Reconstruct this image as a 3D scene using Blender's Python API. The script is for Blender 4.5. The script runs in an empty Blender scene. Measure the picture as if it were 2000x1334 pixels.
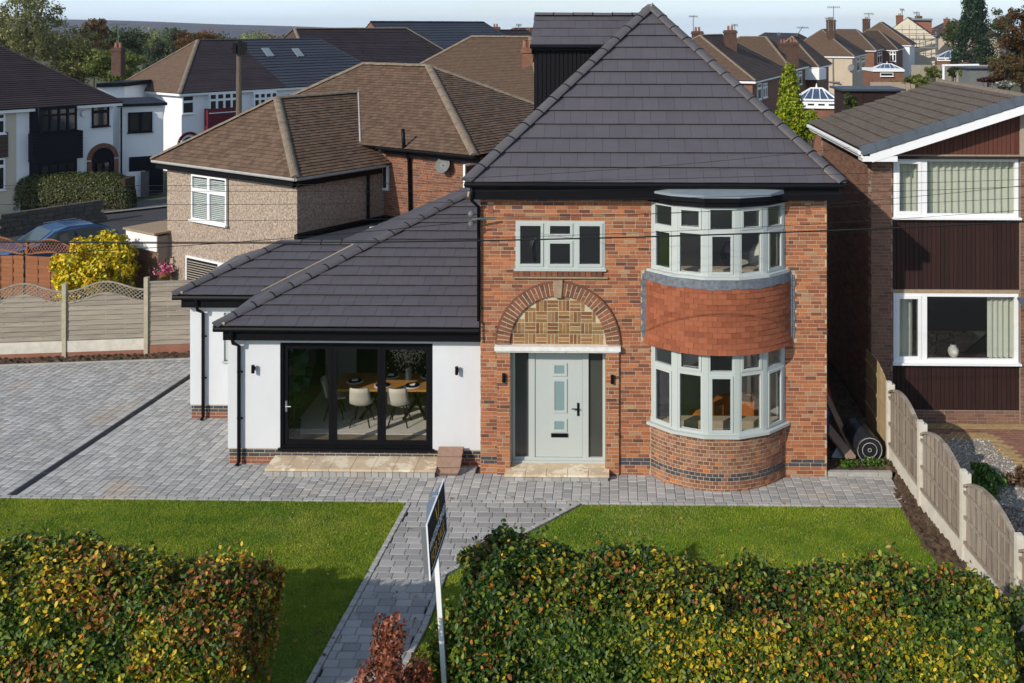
import bpy, math, random
import numpy as np
from mathutils import Vector, Matrix
random.seed(7); RS = np.random.RandomState(7)
SC = bpy.context.scene; COL = SC.collection
R = math.radians
# ---------------------------------------------------------------- camera, light, exposure
cam = bpy.data.cameras.new('camera'); camo = bpy.data.objects.new('camera', cam); COL.objects.link(camo)
camo.location = (0, 0, 9.0); camo.rotation_euler = (R(90), 0, R(1.2))
cam.sensor_width = 36; cam.lens = 35.28; cam.shift_x = -0.08; cam.shift_y = -0.3085
cam.clip_start = 0.1; cam.clip_end = 9000
SC.camera = camo
SUN_EL, SUN_AZ = 28.0, 40.0           # azimuth measured from -Y (towards the camera) round to -X
sd = Vector((-math.sin(R(SUN_AZ))*math.cos(R(SUN_EL)), -math.cos(R(SUN_AZ))*math.cos(R(SUN_EL)), math.sin(R(SUN_EL))))
W = bpy.data.worlds.new('World'); SC.world = W; W.use_nodes = True
nt = W.node_tree; nt.nodes.clear()
sky = nt.nodes.new('ShaderNodeTexSky'); sky.sky_type = 'NISHITA'; sky.sun_disc = False
sky.sun_elevation = R(SUN_EL); sky.sun_rotation = math.atan2(sd.x, sd.y)
sky.altitude = 100; sky.air_density = 1.0; sky.dust_density = 0.6; sky.ozone_density = 1.6
bgn = nt.nodes.new('ShaderNodeBackground'); bgn.inputs[1].default_value = 0.13
wo = nt.nodes.new('ShaderNodeOutputWorld')
tcs = nt.nodes.new('ShaderNodeTexCoord'); mps = nt.nodes.new('ShaderNodeMapping'); mps.inputs['Scale'].default_value = (1.2, 1.2, 9)
nzs = nt.nodes.new('ShaderNodeTexNoise'); nzs.inputs['Scale'].default_value = 2.2; nzs.inputs['Detail'].default_value = 7; nzs.inputs['Roughness'].default_value = 0.6
rps = nt.nodes.new('ShaderNodeValToRGB'); rps.color_ramp.elements[0].position = 0.32; rps.color_ramp.elements[1].position = 0.72
rps.color_ramp.elements[0].color = (.45,.45,.45,1); rps.color_ramp.elements[1].color = (.8,.8,.8,1)
mxs = nt.nodes.new('ShaderNodeMix'); mxs.data_type = 'RGBA'; mxs.inputs[7].default_value = (7.3, 9.2, 11.5, 1)   # thin high cloud
nt.links.new(tcs.outputs['Generated'], mps.inputs[0]); nt.links.new(mps.outputs[0], nzs.inputs['Vector']); nt.links.new(nzs.outputs[0], rps.inputs[0])
sxs = nt.nodes.new('ShaderNodeSeparateXYZ'); els = nt.nodes.new('ShaderNodeMapRange')      # the veil thins towards the zenith
els.inputs['From Min'].default_value = 0.0; els.inputs['From Max'].default_value = 0.6; els.inputs['To Min'].default_value = 1.0; els.inputs['To Max'].default_value = 0.22
mus = nt.nodes.new('ShaderNodeMath'); mus.operation = 'MULTIPLY'
nt.links.new(tcs.outputs['Generated'], sxs.inputs[0]); nt.links.new(sxs.outputs[2], els.inputs[0]); nt.links.new(els.outputs[0], mus.inputs[0]); nt.links.new(rps.outputs[0], mus.inputs[1])
nt.links.new(mus.outputs[0], mxs.inputs[0]); nt.links.new(sky.outputs[0], mxs.inputs[6]); nt.links.new(mxs.outputs[2], bgn.inputs[0]); nt.links.new(bgn.outputs[0], wo.inputs[0])
sl = bpy.data.lights.new('sun', 'SUN'); sl.energy = 4.3; sl.angle = R(0.53); sl.color = (1.0, 0.92, 0.8)
so = bpy.data.objects.new('sun', sl); COL.objects.link(so); so.location = (-20, -10, 30)
so.rotation_euler = sd.to_track_quat('Z', 'Y').to_euler()
SC.view_settings.view_transform = 'Standard'; SC.view_settings.look = 'None'
SC.view_settings.exposure = -0.12; SC.view_settings.gamma = 1; SC.view_settings.use_curve_mapping = False
SC.cycles.max_bounces = 8; SC.cycles.transparent_max_bounces = 24
# ---------------------------------------------------------------- mapping from sight lines to planes of the place
FL, PX, PY, TH, CH = 1960.0, 1160.0, 50.0, R(1.2), 9.0
cs, sn = math.cos(TH), math.sin(TH)
def onY(px, py, Y):
    k = (px-PX)/FL; X = Y*(k*cs-sn)/(cs+k*sn); d = -sn*X+cs*Y
    return Vector((X, Y, CH-(py-PY)*d/FL))
def onZ(px, py, Z=0.0):
    d = FL*(CH-Z)/(py-PY); r = (px-PX)/FL*d
    return Vector((cs*r-sn*d, sn*r+cs*d, Z))
def onD(px, py, d):
    r = (px-PX)/FL*d
    return Vector((cs*r-sn*d, sn*r+cs*d, CH-(py-PY)*d/FL))
# ---------------------------------------------------------------- mesh building
class MB:
    def __init__(s): s.v = []; s.f = []
    def add(s, vs, fs):
        n = len(s.v); s.v += [tuple(v) for v in vs]; s.f += [tuple(n+i for i in f) for f in fs]; return s
    def box(s, x0, x1, y0, y1, z0, z1):
        return s.add([(x0,y0,z0),(x1,y0,z0),(x1,y1,z0),(x0,y1,z0),(x0,y0,z1),(x1,y0,z1),(x1,y1,z1),(x0,y1,z1)], BF)
    def obox(s, o, a, b, c):                      # corner + three edge vectors (a x b = +c)
        o, a, b, c = Vector(o), Vector(a), Vector(b), Vector(c)
        return s.add([o, o+a, o+a+b, o+b, o+c, o+a+c, o+a+b+c, o+b+c], BF)
    def prism(s, poly, off):                      # planar polygon extruded by off
        n = len(poly); p = [Vector(q) for q in poly]; off = Vector(off)
        fs = [tuple(range(n))[::-1], tuple(range(n, 2*n))] + [(i, (i+1) % n, n+(i+1) % n, n+i) for i in range(n)]
        return s.add(p+[q+off for q in p], fs)
    def tube(s, pts, r, n=8, cap=True):
        pts = [Vector(p) for p in pts]; m = len(pts)
        rr = r if isinstance(r, (list, tuple)) else [r]*m
        vs = []; ref = None
        for i, p in enumerate(pts):
            t = (pts[min(i+1, m-1)]-pts[max(i-1, 0)]).normalized()
            if ref is None: ref = Vector((0,0,1)) if abs(t.z) < 0.9 else Vector((1,0,0))
            a = (ref-t*ref.dot(t)).normalized(); ref = a; b = t.cross(a)
            vs += [p+(a*math.cos(6.28318*k/n)+b*math.sin(6.28318*k/n))*rr[i] for k in range(n)]
        fs = [(i*n+k, i*n+(k+1) % n, (i+1)*n+(k+1) % n, (i+1)*n+k) for i in range(m-1) for k in range(n)]
        if cap: fs += [tuple(range(n))[::-1], tuple((m-1)*n+k for k in range(n))]
        return s.add(vs, fs)
    def lathe(s, o, prof, n=16, axis=None):       # prof: (radius, height)
        o = Vector(o); q = (Vector(axis) if axis else Vector((0,0,1))).to_track_quat('Z', 'Y')
        vs = []
        for r, h in prof:
            vs += [o+q @ Vector((r*math.cos(6.28318*k/n), r*math.sin(6.28318*k/n), h)) for k in range(n)]
        m = len(prof)
        fs = [(i*n+k, i*n+(k+1) % n, (i+1)*n+(k+1) % n, (i+1)*n+k) for i in range(m-1) for k in range(n)]
        fs += [tuple(range(n))[::-1], tuple((m-1)*n+k for k in range(n))]
        return s.add(vs, fs)
    def build(s, name, mat, parent=None, kind=None, smooth=False, origin=None):
        me = bpy.data.meshes.new(name)
        o = Vector(origin) if origin is not None else Vector((0,0,0))
        me.from_pydata([Vector(v)-o for v in s.v], [], s.f); me.update()
        if smooth: me.polygons.foreach_set('use_smooth', [True]*len(me.polygons))
        if mat: me.materials.append(mat)
        return link(name, me, parent, kind, origin)
BF = [(0,3,2,1),(4,5,6,7),(0,1,5,4),(1,2,6,5),(2,3,7,6),(3,0,4,7)]
def link(name, me, parent=None, kind=None, loc=None):
    ob = bpy.data.objects.new(name, me); COL.objects.link(ob)
    if parent is not None:
        ob.parent = parent
        ob.location = Vector(loc if loc is not None else (0,0,0)) - WL.get(parent.name, Vector((0,0,0)))
    elif loc is not None: ob.location = loc
    WL[ob.name] = Vector(loc if loc is not None else (0,0,0)) if parent is None or loc is not None else Vector((0,0,0))
    if kind: ob['kind'] = kind
    return ob
WL = {}                                             # world place of every parent (things are never rotated)
def thing(name, label, cat, loc=(0,0,0), group=None):
    o = bpy.data.objects.new(name, None); COL.objects.link(o); o.location = loc; o.empty_display_size = 0.2
    WL[o.name] = Vector(loc)
    return tag(o, label, cat, group)
def tag(o, label, cat, group=None):
    o['label'] = label; o['category'] = cat
    if group: o['group'] = group
    return o
def struct(o): o['kind'] = 'structure'; return o
def dup(root, loc, label=None, group=None):
    r = root.copy(); COL.objects.link(r); r.location = loc; WL[r.name] = Vector(loc)
    if label: r['label'] = label
    if group: r['group'] = group
    for ch in list(root.children):
        c = ch.copy(); COL.objects.link(c); c.parent = r
        for g in list(ch.children):
            d = g.copy(); COL.objects.link(d); d.parent = c
    return r
PM = {}
def emit(pieces, name, mat, parent, limit=300, rest=None, key=None):
    """pieces: (verts, faces). The nearest become parts, what is past the limit one stuff part."""
    P = []
    for vs, fs in pieces:
        vs = [Vector(v) for v in vs]; c = sum(vs, Vector())/len(vs)
        P.append(((c-Vector((0,0,9))).length if key is None else key(c), c, vs, fs))
    if len(P) > limit: P.sort(key=lambda t: t[0])
    for _, c, vs, fs in P[:limit]:
        k = (name, mat.name, tuple(round(x, 3) for v in vs for x in (v-c)))
        me = PM.get(k)
        if me is None:
            me = bpy.data.meshes.new(name); me.from_pydata([v-c for v in vs], [], fs); me.update(); me.materials.append(mat); PM[k] = me
        link(name, me, parent, None, c)
    if len(P) > limit:
        m = MB()
        for _, c, vs, fs in P[limit:]: m.add(vs, fs)
        m.build(rest or name+'_field', mat, parent, 'stuff')
def boxp(x0, x1, y0, y1, z0, z1):
    return ([(x0,y0,z0),(x1,y0,z0),(x1,y1,z0),(x0,y1,z0),(x0,y0,z1),(x1,y0,z1),(x1,y1,z1),(x0,y1,z1)], BF)
def oboxp(o, a, b, c):
    m = MB().obox(o, a, b, c); return (m.v, m.f)
def clip(poly, hp):
    """clip a 2D convex polygon by half planes (a,b,c): a*x+b*y<=c"""
    for a, b, c in hp:
        out = []; n = len(poly)
        for i in range(n):
            p, q = poly[i], poly[(i+1) % n]
            dp, dq = a*p[0]+b*p[1]-c, a*q[0]+b*q[1]-c
            if dp <= 0: out.append(p)
            if (dp < 0 < dq) or (dq < 0 < dp):
                t = dp/(dp-dq); out.append((p[0]+t*(q[0]-p[0]), p[1]+t*(q[1]-p[1])))
        poly = out
        if len(poly) < 3: return []
    return poly
def area2(p): return abs(sum(p[i][0]*p[(i+1) % len(p)][1]-p[(i+1) % len(p)][0]*p[i][1] for i in range(len(p))))/2
def halfplanes(poly):
    n = len(poly); ar = sum(poly[i][0]*poly[(i+1) % n][1]-poly[(i+1) % n][0]*poly[i][1] for i in range(n))
    pl = poly if ar > 0 else poly[::-1]; hp = []
    for i in range(n):
        (x0, y0), (x1, y1) = pl[i], pl[(i+1) % n]
        a, b = (y1-y0), -(x1-x0); L = math.hypot(a, b) or 1
        hp.append((a/L, b/L, (a*x0+b*y0)/L))
    return hp
# ---------------------------------------------------------------- materials
def nodes(name):
    m = bpy.data.materials.new(name); m.use_nodes = True; t = m.node_tree
    return m, t, t.nodes['Principled BSDF'], t.nodes, t.links
def rnd_fac(t):
    """a random number per object and per loose piece"""
    oi = t.nodes.new('ShaderNodeObjectInfo'); ge = t.nodes.new('ShaderNodeNewGeometry')
    ad = t.nodes.new('ShaderNodeMath'); ad.operation = 'ADD'; fr = t.nodes.new('ShaderNodeMath'); fr.operation = 'FRACT'
    t.links.new(oi.outputs['Random'], ad.inputs[0]); t.links.new(ge.outputs['Random Per Island'], ad.inputs[1])
    t.links.new(ad.outputs[0], fr.inputs[0]); return fr.outputs[0]
def ramp(t, fac, cols, interp='LINEAR'):
    r = t.nodes.new('ShaderNodeValToRGB'); r.color_ramp.interpolation = interp
    e = r.color_ramp.elements
    n = len(cols)
    cols = [c if len(c) == 2 else (i/(n-1), c) for i, c in enumerate(cols)]
    while len(e) < n: e.new(0.5)
    for i, (p, c) in enumerate(cols): e[i].position = p; e[i].color = (*c, 1)
    t.links.new(fac, r.inputs[0]); return r.outputs[0]
def noise(t, scale, detail=4, rough=0.6, obj=True, stretch=None):
    tc = t.nodes.new('ShaderNodeNewGeometry'); n = t.nodes.new('ShaderNodeTexNoise')
    n.inputs['Scale'].default_value = scale; n.inputs['Detail'].default_value = detail; n.inputs['Roughness'].default_value = rough
    src = tc.outputs['Position']
    if stretch:
        mp = t.nodes.new('ShaderNodeMapping'); mp.inputs['Scale'].default_value = stretch; t.links.new(src, mp.inputs[0]); src = mp.outputs[0]
    t.links.new(src, n.inputs['Vector']); return n.outputs[0]
def mixc(t, fac, a, b, mode='MIX'):
    m = t.nodes.new('ShaderNodeMix'); m.data_type = 'RGBA'; m.blend_type = mode
    for i, v in ((0, fac), (6, a), (7, b)):
        if isinstance(v, (int, float)): m.inputs[i].default_value = v
        elif isinstance(v, tuple): m.inputs[i].default_value = (*v, 1)
        else: t.links.new(v, m.inputs[i])
    return m.outputs[2]
def mat(name, cols, rough=0.8, var=None, nscale=8, nstr=0.35, dark=0.55, bump=0.0, bscale=60, metal=0, interp='LINEAR', stretch=None, spec=0.3, dirt=None):
    """cols: one colour, or a palette picked per piece; nstr: how strongly a noise mottles it"""
    m, t, b, N, L = nodes(name)
    if isinstance(cols[0], (int, float)): cols = [cols]
    if len(cols) > 1: c = ramp(t, rnd_fac(t), cols, interp)
    else:
        rg = N.new('ShaderNodeRGB'); rg.outputs[0].default_value = (*cols[0], 1); c = rg.outputs[0]
    if nstr > 0:
        nz = noise(t, nscale, 5, 0.65, stretch=stretch)
        mr = ramp(t, nz, [(0.3, (dark,)*3), (0.7, (1.25,)*3)])
        c = mixc(t, nstr, c, mixc(t, 1.0, c, mr, 'MULTIPLY'))
    if dirt:
        sc, col, lo, hi = dirt
        c = mixc(t, ramp(t, noise(t, sc, 6, 0.7), [(lo, (0,)*3), (hi, (1,)*3)]), c, col)
    L.new(c, b.inputs['Base Color'])
    b.inputs['Roughness'].default_value = rough; b.inputs['Metallic'].default_value = metal; b.inputs['Specular IOR Level'].default_value = spec
    if bump > 0:
        bn = N.new('ShaderNodeBump'); bn.inputs['Strength'].default_value = bump; bn.inputs['Distance'].default_value = 0.02
        L.new(noise(t, bscale, 4, 0.7, stretch=stretch), bn.inputs['Height']); L.new(bn.outputs[0], b.inputs['Normal'])
    return m
def glass(name, tint=(0.86, 0.9, 0.9), refl=1.0):
    m, t, b, N, L = nodes(name); N.remove(b); out = N['Material Output']
    tr = N.new('ShaderNodeBsdfTransparent'); tr.inputs[0].default_value = (*tint, 1)
    gl = N.new('ShaderNodeBsdfGlossy'); gl.inputs['Roughness'].default_value = 0.02
    fr = N.new('ShaderNodeLayerWeight'); fr.inputs[0].default_value = .5
    pw = N.new('ShaderNodeMath'); pw.operation = 'POWER'; pw.inputs[1].default_value = 5; L.new(fr.outputs[1], pw.inputs[0])
    mu = N.new('ShaderNodeMath'); mu.operation = 'MULTIPLY_ADD'; mu.inputs[1].default_value = .9*refl; mu.inputs[2].default_value = .045*refl; mu.use_clamp = True
    mx = N.new('ShaderNodeMixShader'); L.new(pw.outputs[0], mu.inputs[0]); L.new(mu.outputs[0], mx.inputs[0])
    L.new(tr.outputs[0], mx.inputs[1]); L.new(gl.outputs[0], mx.inputs[2]); L.new(mx.outputs[0], out.inputs[0])
    return m
def leafmat(name, trans=0.14, rough=0.5):
    m, t, b, N, L = nodes(name); out = N['Material Output']
    at = N.new('ShaderNodeAttribute'); at.attribute_name = 'Col'
    L.new(at.outputs[0], b.inputs['Base Color']); b.inputs['Roughness'].default_value = rough; b.inputs['Specular IOR Level'].default_value = 0.35
    tl = N.new('ShaderNodeBsdfTranslucent'); L.new(at.outputs[0], tl.inputs[0])
    mx = N.new('ShaderNodeMixShader'); mx.inputs[0].default_value = trans
    L.new(b.outputs[0], mx.inputs[1]); L.new(tl.outputs[0], mx.inputs[2]); L.new(mx.outputs[0], out.inputs[0])
    return m
M = {}
M['brick'] = mat('red_brick', [(0,(.12,.058,.045)),(.08,(.22,.082,.047)),(.3,(.32,.11,.054)),(.5,(.4,.14,.062)),(.72,(.47,.185,.08)),(.88,(.28,.098,.055)),(.95,(.42,.25,.14)),(1,(.35,.18,.1))], .85, nscale=25, nstr=.5, bump=.4, bscale=120)
M['brick_dark'] = mat('blue_brick', [(.045,.05,.065),(.08,.08,.09),(.06,.055,.06)], .6, nscale=30, nstr=.4)
M['brick_low'] = mat('plinth_brick', [(.24,.085,.055),(.3,.11,.07),(.2,.08,.055)], .8, nscale=30, nstr=.4, bump=.3)
M['brick_bay'] = mat('bay_brick', [(0,(.17,.08,.055)),(.3,(.24,.105,.066)),(.6,(.29,.135,.08)),(.93,(.31,.175,.115)),(.97,(.48,.16,.055)),(1,(.5,.17,.055))], .85, nscale=25, nstr=.5, bump=.4, bscale=120)
M['brick_arch'] = mat('arch_brick', [(.13,.062,.042),(.21,.085,.05),(.28,.11,.055),(.16,.075,.05)], .85, nscale=30, nstr=.5, bump=.4)
M['brick_buff'] = mat('buff_brick', [(.17,.07,.03),(.26,.125,.045),(.33,.18,.068),(.21,.092,.035),(.37,.23,.1)], .85, nscale=20, nstr=.5, bump=.3)
M['brick_brown'] = mat('brown_brick', [(.14,.075,.055),(.2,.105,.07),(.25,.13,.085),(.17,.09,.065)], .85, nscale=25, nstr=.5, bump=.3)
M['brick_nb'] = mat('neighbour_brick', [(.17,.075,.05),(.25,.105,.06),(.29,.125,.068),(.2,.085,.055),(.12,.06,.045)], .85, nscale=25, nstr=.5, bump=.3)
M['mortar'] = mat('lime_mortar', (.5,.385,.27), .95, nscale=30, nstr=.4, bump=.3)
M['mortar_grey'] = mat('grey_mortar', (.36,.29,.23), .95, nscale=30, nstr=.4)
M['cream_mortar'] = mat('cream_mortar', (.55,.47,.33), .95, nscale=30, nstr=.3)
M['slate'] = mat('flat_grey_roof_tile', [(.08,.073,.084),(.085,.078,.089),(.088,.081,.092),(.082,.075,.086)], .5, nscale=3, nstr=.3, dark=.85, spec=.45, bump=.08, bscale=200)
M['ridge'] = mat('grey_ridge_tile', [(.085,.08,.087),(.105,.099,.107)], .6, nscale=8, nstr=.4, dark=.7)
M['black'] = mat('black_plastic', (.006,.006,.008), .45, nstr=0, spec=.12)
M['blackboard'] = mat('black_cladding', (.009,.009,.012), .7, nstr=0, spec=.1)
M['render'] = mat('white_render', (.635,.65,.675), .9, nscale=1.6, nstr=.25, dark=.85, stretch=(1,1,.35), bump=.15, bscale=150)
M['sage'] = mat('pale_sage_upvc', (.455,.495,.48), .4, nstr=.08, nscale=3, dark=.8)
M['upvc'] = mat('white_upvc', (.8,.81,.82), .35, nstr=.05, dark=.85)
M['glass'] = glass('window_glass', (.96,.98,.98), 2.4)
M['glassdoor'] = glass('door_glass', (.98,.98,.97), 1.3)
M['greyglass'] = mat('grey_frosted_glass', (.06,.062,.06), .18, nstr=.2, nscale=2, spec=.6)
M['frost'] = mat('frosted_glass', (.2,.3,.31), .25, nstr=0, spec=.6)
M['lead'] = mat('lead_flashing', (.16,.18,.21), .55, nscale=14, nstr=.7, dark=.4, bump=.5, bscale=30)
M['bayroof'] = mat('grey_bay_roof', (.22,.265,.295), .5, nscale=4, nstr=.2)
M['hangtile'] = mat('terracotta_tile', [(.22,.064,.03),(.275,.085,.04),(.315,.1,.048),(.25,.075,.035)], .8, nscale=18, nstr=.35, dark=.65)
M['whitestone'] = mat('painted_stone', (.74,.73,.7), .8, nscale=9, nstr=.3, dirt=(14,(.45,.36,.28),.58,.68))
M['stone'] = mat('sandstone', (.34,.25,.165), .85, nscale=12, nstr=.5)
M['slab'] = mat('sandstone_slab', [(.55,.42,.28),(.62,.49,.33),(.58,.46,.32)], .85, nscale=3.5, nstr=.45, dark=.7, dirt=(2.6,(.78,.68,.52),.5,.56))
M['paver'] = mat('grey_paver', [(.29,.284,.278),(.34,.333,.324),(.4,.391,.378),(.44,.43,.413),(.31,.305,.302),(.37,.362,.347)], .85, nscale=.5, nstr=.35, dark=.75, dirt=(.45,(.43,.34,.25),.56,.76), bump=.25, bscale=60)
M['paverpath'] = mat('path_paver', [(.26,.255,.25),(.3,.295,.288),(.35,.343,.333),(.38,.372,.36)], .85, nscale=1.2, nstr=.3, dark=.75, bump=.25, bscale=60)
M['joint'] = mat('joint_sand', (.07,.065,.06), 1, nscale=20, nstr=.4)
M['kerbgrey'] = mat('concrete_kerb', (.38,.37,.35), .9, nscale=10, nstr=.4)
M['drain'] = mat('dark_drain', (.045,.047,.055), .6, nstr=.3)
M['soil'] = mat('soil', (.1,.065,.042), 1, nscale=9, nstr=.9, dark=.3, bump=1, bscale=25, dirt=(22,(.22,.17,.12),.6,.7))
M['ground'] = mat('ground', (.09,.095,.05), 1, nscale=.3, nstr=.7, dark=.5, bump=.5, bscale=6)
M['turf'] = mat('turf', (.13,.21,.014), 1, nscale=1.1, nstr=.7, dark=.55, bump=.6, bscale=40)
M['asphalt'] = mat('asphalt', (.055,.055,.06), .9, nscale=3, nstr=.4)
M['pavement'] = mat('pavement', (.12,.115,.11), .9, nscale=3, nstr=.4)
M['plaintile'] = mat('brown_plain_tile', [(.112,.07,.047),(.138,.087,.058),(.16,.103,.07),(.126,.08,.053),(.095,.06,.042)], .9, nscale=6, nstr=.3, dark=.6)
M['plaintile_far'] = mat('far_brown_tile', (.135,.087,.06), .9, nscale=4, nstr=.55, dark=.6)
M['plainridge'] = mat('weathered_ridge', (.22,.175,.13), .95, nscale=6, nstr=.7, dark=.5)
M['oldroof'] = mat('old_brown_roof', [(.07,.047,.038),(.085,.056,.045)], .9, nscale=.8, nstr=.5)
M['purpleroof'] = mat('dark_purple_roof', [(.036,.027,.031),(.045,.034,.037)], .8, nscale=.7, nstr=.5)
M['redroof'] = mat('red_brown_roof', [(.15,.072,.058),(.18,.085,.068)], .85, nscale=.6, nstr=.4)
M['greyroof'] = mat('dark_grey_roof', [(.045,.05,.066),(.055,.06,.078)], .55, nscale=.5, nstr=.3)
M['pebble'] = mat('pebbledash', (.46,.365,.29), .95, nscale=17, nstr=1, dark=.3, bump=1.0, bscale=30)
M['whitewall'] = mat('whitewashed_wall', (.82,.83,.84), .9, nscale=1, nstr=.12, dark=.8)
M['creamwall'] = mat('cream_wall', (.6,.53,.42), .9, nscale=1, nstr=.15)
M['tanwall'] = mat('tan_render', (.5,.41,.31), .9, nscale=1, nstr=.15)
M['chim'] = mat('sooty_brick', (.1,.06,.045), .95, nscale=4, nstr=.6, dark=.4)
M['farbrick'] = mat('far_brick', (.21,.1,.065), .9, nscale=3, nstr=.5)
M['darkglass'] = mat('dark_window', (.02,.022,.026), .06, nstr=0, spec=.6)
M['navy'] = mat('dark_navy_paint', (.006,.007,.014), .6, nstr=0, spec=.15)
M['maroon'] = mat('maroon_cladding', (.13,.012,.025), .6, nstr=.2)
M['fencewood'] = mat('weathered_fence_board', [(.27,.235,.19),(.35,.305,.245),(.31,.27,.215),(.24,.21,.17)], .9, nscale=6, nstr=.6, dark=.6, stretch=(.25,.25,4))
M['fencevert'] = mat('grey_fence_board', [(.2,.165,.13),(.34,.29,.235),(.26,.215,.17),(.38,.325,.26)], .9, nscale=7, nstr=.65, dark=.5, stretch=(3,3,.25))
M['brownfence'] = mat('brown_stained_fence', [(.26,.1,.045),(.3,.12,.055),(.22,.085,.04)], .8, nscale=6, nstr=.4, stretch=(.3,.3,3))
M['concrete'] = mat('pale_concrete', (.62,.58,.5), .9, nscale=5, nstr=.35, dirt=(6,(.4,.38,.28),.62,.8))
M['concpost'] = mat('mossy_concrete', (.4,.36,.26), .9, nscale=5, nstr=.4)
M['redbase'] = mat('red_base_board', (.3,.13,.085), .9, nscale=3, nstr=.5)
M['cladding'] = mat('dark_stained_wood', [(.022,.009,.008),(.034,.014,.011),(.027,.011,.009)], .7, nscale=5, nstr=.6, stretch=(4,4,.3))
M['claddingred'] = mat('red_stained_wood', [(.1,.034,.024),(.12,.042,.028)], .7, nscale=5, nstr=.5, stretch=(4,4,.3))
M['rtile'] = mat('brown_profiled_tile', [(.108,.09,.077),(.116,.097,.083)], .9, nscale=7, nstr=.6, dark=.5, dirt=(9,(.24,.21,.15),.62,.75))
M['verge'] = mat('slate_blue_verge', [(.085,.105,.13),(.1,.12,.15)], .7, nscale=5, nstr=.3)
M['curtain'] = mat('cream_curtain', (.6,.6,.5), .9, nscale=1, nstr=.1)
M['blind'] = mat('white_shutter', (.75,.77,.76), .5, nstr=0)
M['steel'] = mat('galvanised_steel', (.4,.42,.44), .4, metal=.8, nstr=0)
M['dish'] = mat('grey_dish', (.16,.17,.17), .6, nscale=8, nstr=.3)
M['bark'] = mat('bark', (.1,.075,.055), .95, nscale=8, nstr=.6)
M['twig'] = mat('twig', (.045,.028,.018), .95, nstr=.3)
M['bpole'] = mat('timber_pole', (.13,.105,.085), .9, nscale=5, nstr=.6, stretch=(3,3,.3))
M['wire'] = mat('black_cable', (.012,.012,.013), .6, nstr=0)
M['leaf'] = leafmat('leaf')
M['leaf_far'] = leafmat('tree_leaf', .4)
M['grassm'] = leafmat('grass_blade', .2, .7)
M['carpaint'] = mat('blue_car_paint', (.05,.12,.26), .2, metal=.2, nstr=0, spec=.6)
M['carglass'] = mat('car_glass', (.05,.07,.075), .05, nstr=0, spec=.8)
M['rubber'] = mat('tyre_rubber', (.02,.02,.02), .8, nstr=0)
M['whitepaint'] = mat('white_paint', (.8,.8,.8), .5, nstr=.1)
M['oak'] = mat('oak_top', (.45,.22,.06), .45, nscale=6, nstr=.4, stretch=(.3,4,4))
M['floor'] = mat('olive_floor', (.16,.13,.075), .6, nscale=2, nstr=.3)
M['rug'] = mat('pale_rug', (.55,.53,.48), .95, nscale=9, nstr=.3, dark=.7)
M['inwall'] = mat('room_wall', (.42,.41,.39), .9, nstr=0)
M['inmid'] = mat('grey_room_wall', (.62,.62,.62), .9, nstr=0)
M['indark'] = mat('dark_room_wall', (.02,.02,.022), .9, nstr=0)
M['chair'] = mat('cream_leather', (.58,.55,.48), .5, nstr=.1)
M['navyboard'] = mat('navy_sign_print', (.007,.01,.022), .6, nstr=0, spec=.1)
M['gold'] = mat('gold_print', (.6,.32,.05), .5, nstr=0)
M['whiteprint'] = mat('white_print', (.75,.76,.8), .5, nstr=0)
M['consglass'] = mat('blue_conservatory_glass', (.05,.08,.14), .1, nstr=0, spec=.7)
# ---------------------------------------------------------------- builders used by every house
Z = Vector((0,0,1))
def wall_boxes(m, x0, x1, z0, z1, holes, y0, y1):
    xs = sorted({x0, x1, *[min(max(h[k], x0), x1) for h in holes for k in (0, 1)]})
    for a, b in zip(xs, xs[1:]):
        if b-a < 1e-4: continue
        c = (a+b)/2; hs = sorted((h[2], h[3]) for h in holes if h[0] < c < h[1]); z = z0
        for h0, h1 in hs:
            if h0 > z: m.box(a, b, y0, y1, z, min(h0, z1))
            z = max(z, h1)
        if z < z1: m.box(a, b, y0, y1, z, z1)
    return m
def brick_rects(w, z0, z1, holes, inside=None, L=.225, H=.075, j=.014, hdr=.12):
    """bricks of a wall of width w as (s0, s1, z0, z1); holes in the same coordinates; inside(s0,s1,za,zb) trims or drops"""
    out = []; k0 = int(round(z0/H)); k = k0
    rr = random.Random(int(w*1000)+k0)
    while k*H < z1-.02:
        za, zb = k*H+j/2, min((k+1)*H-j/2, z1)
        s = -(L/2 if k % 2 else 0) - (L/4 if k % 4 > 1 else 0)
        while s < w:
            l = L/2 if rr.random() < hdr else L
            a, b = max(s, 0)+j/2, min(s+l, w)-j/2; s += l
            segs = [(a, b)]
            for h in holes:
                if h[2] < zb-.012 and h[3] > za+.012:
                    ns = []
                    for p, q in segs:
                        if h[1] <= p or h[0] >= q: ns.append((p, q)); continue
                        if h[0]-p > .03: ns.append((p, h[0]-.005))
                        if q-h[1] > .03: ns.append((h[1]+.005, q))
                    segs = ns
            for p, q in segs:
                if q-p < .025: continue
                if inside:
                    r = inside(p, q, za, zb)
                    if r: out.append((*r, za, zb))
                else: out.append((p, q, za, zb))
        k += 1
    return out
def brick_pieces(o, u, n, rects, proud=.006, depth=.05):
    o, u, n = Vector(o), Vector(u).normalized(), Vector(n).normalized(); P = []
    for s0, s1, za, zb in rects:
        pr = proud+random.uniform(-.002, .004)
        P.append(oboxp(o+u*s0+n*pr+Z*za, u*(s1-s0), -n*(depth+pr), Z*(zb-za)))
    return P
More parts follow.
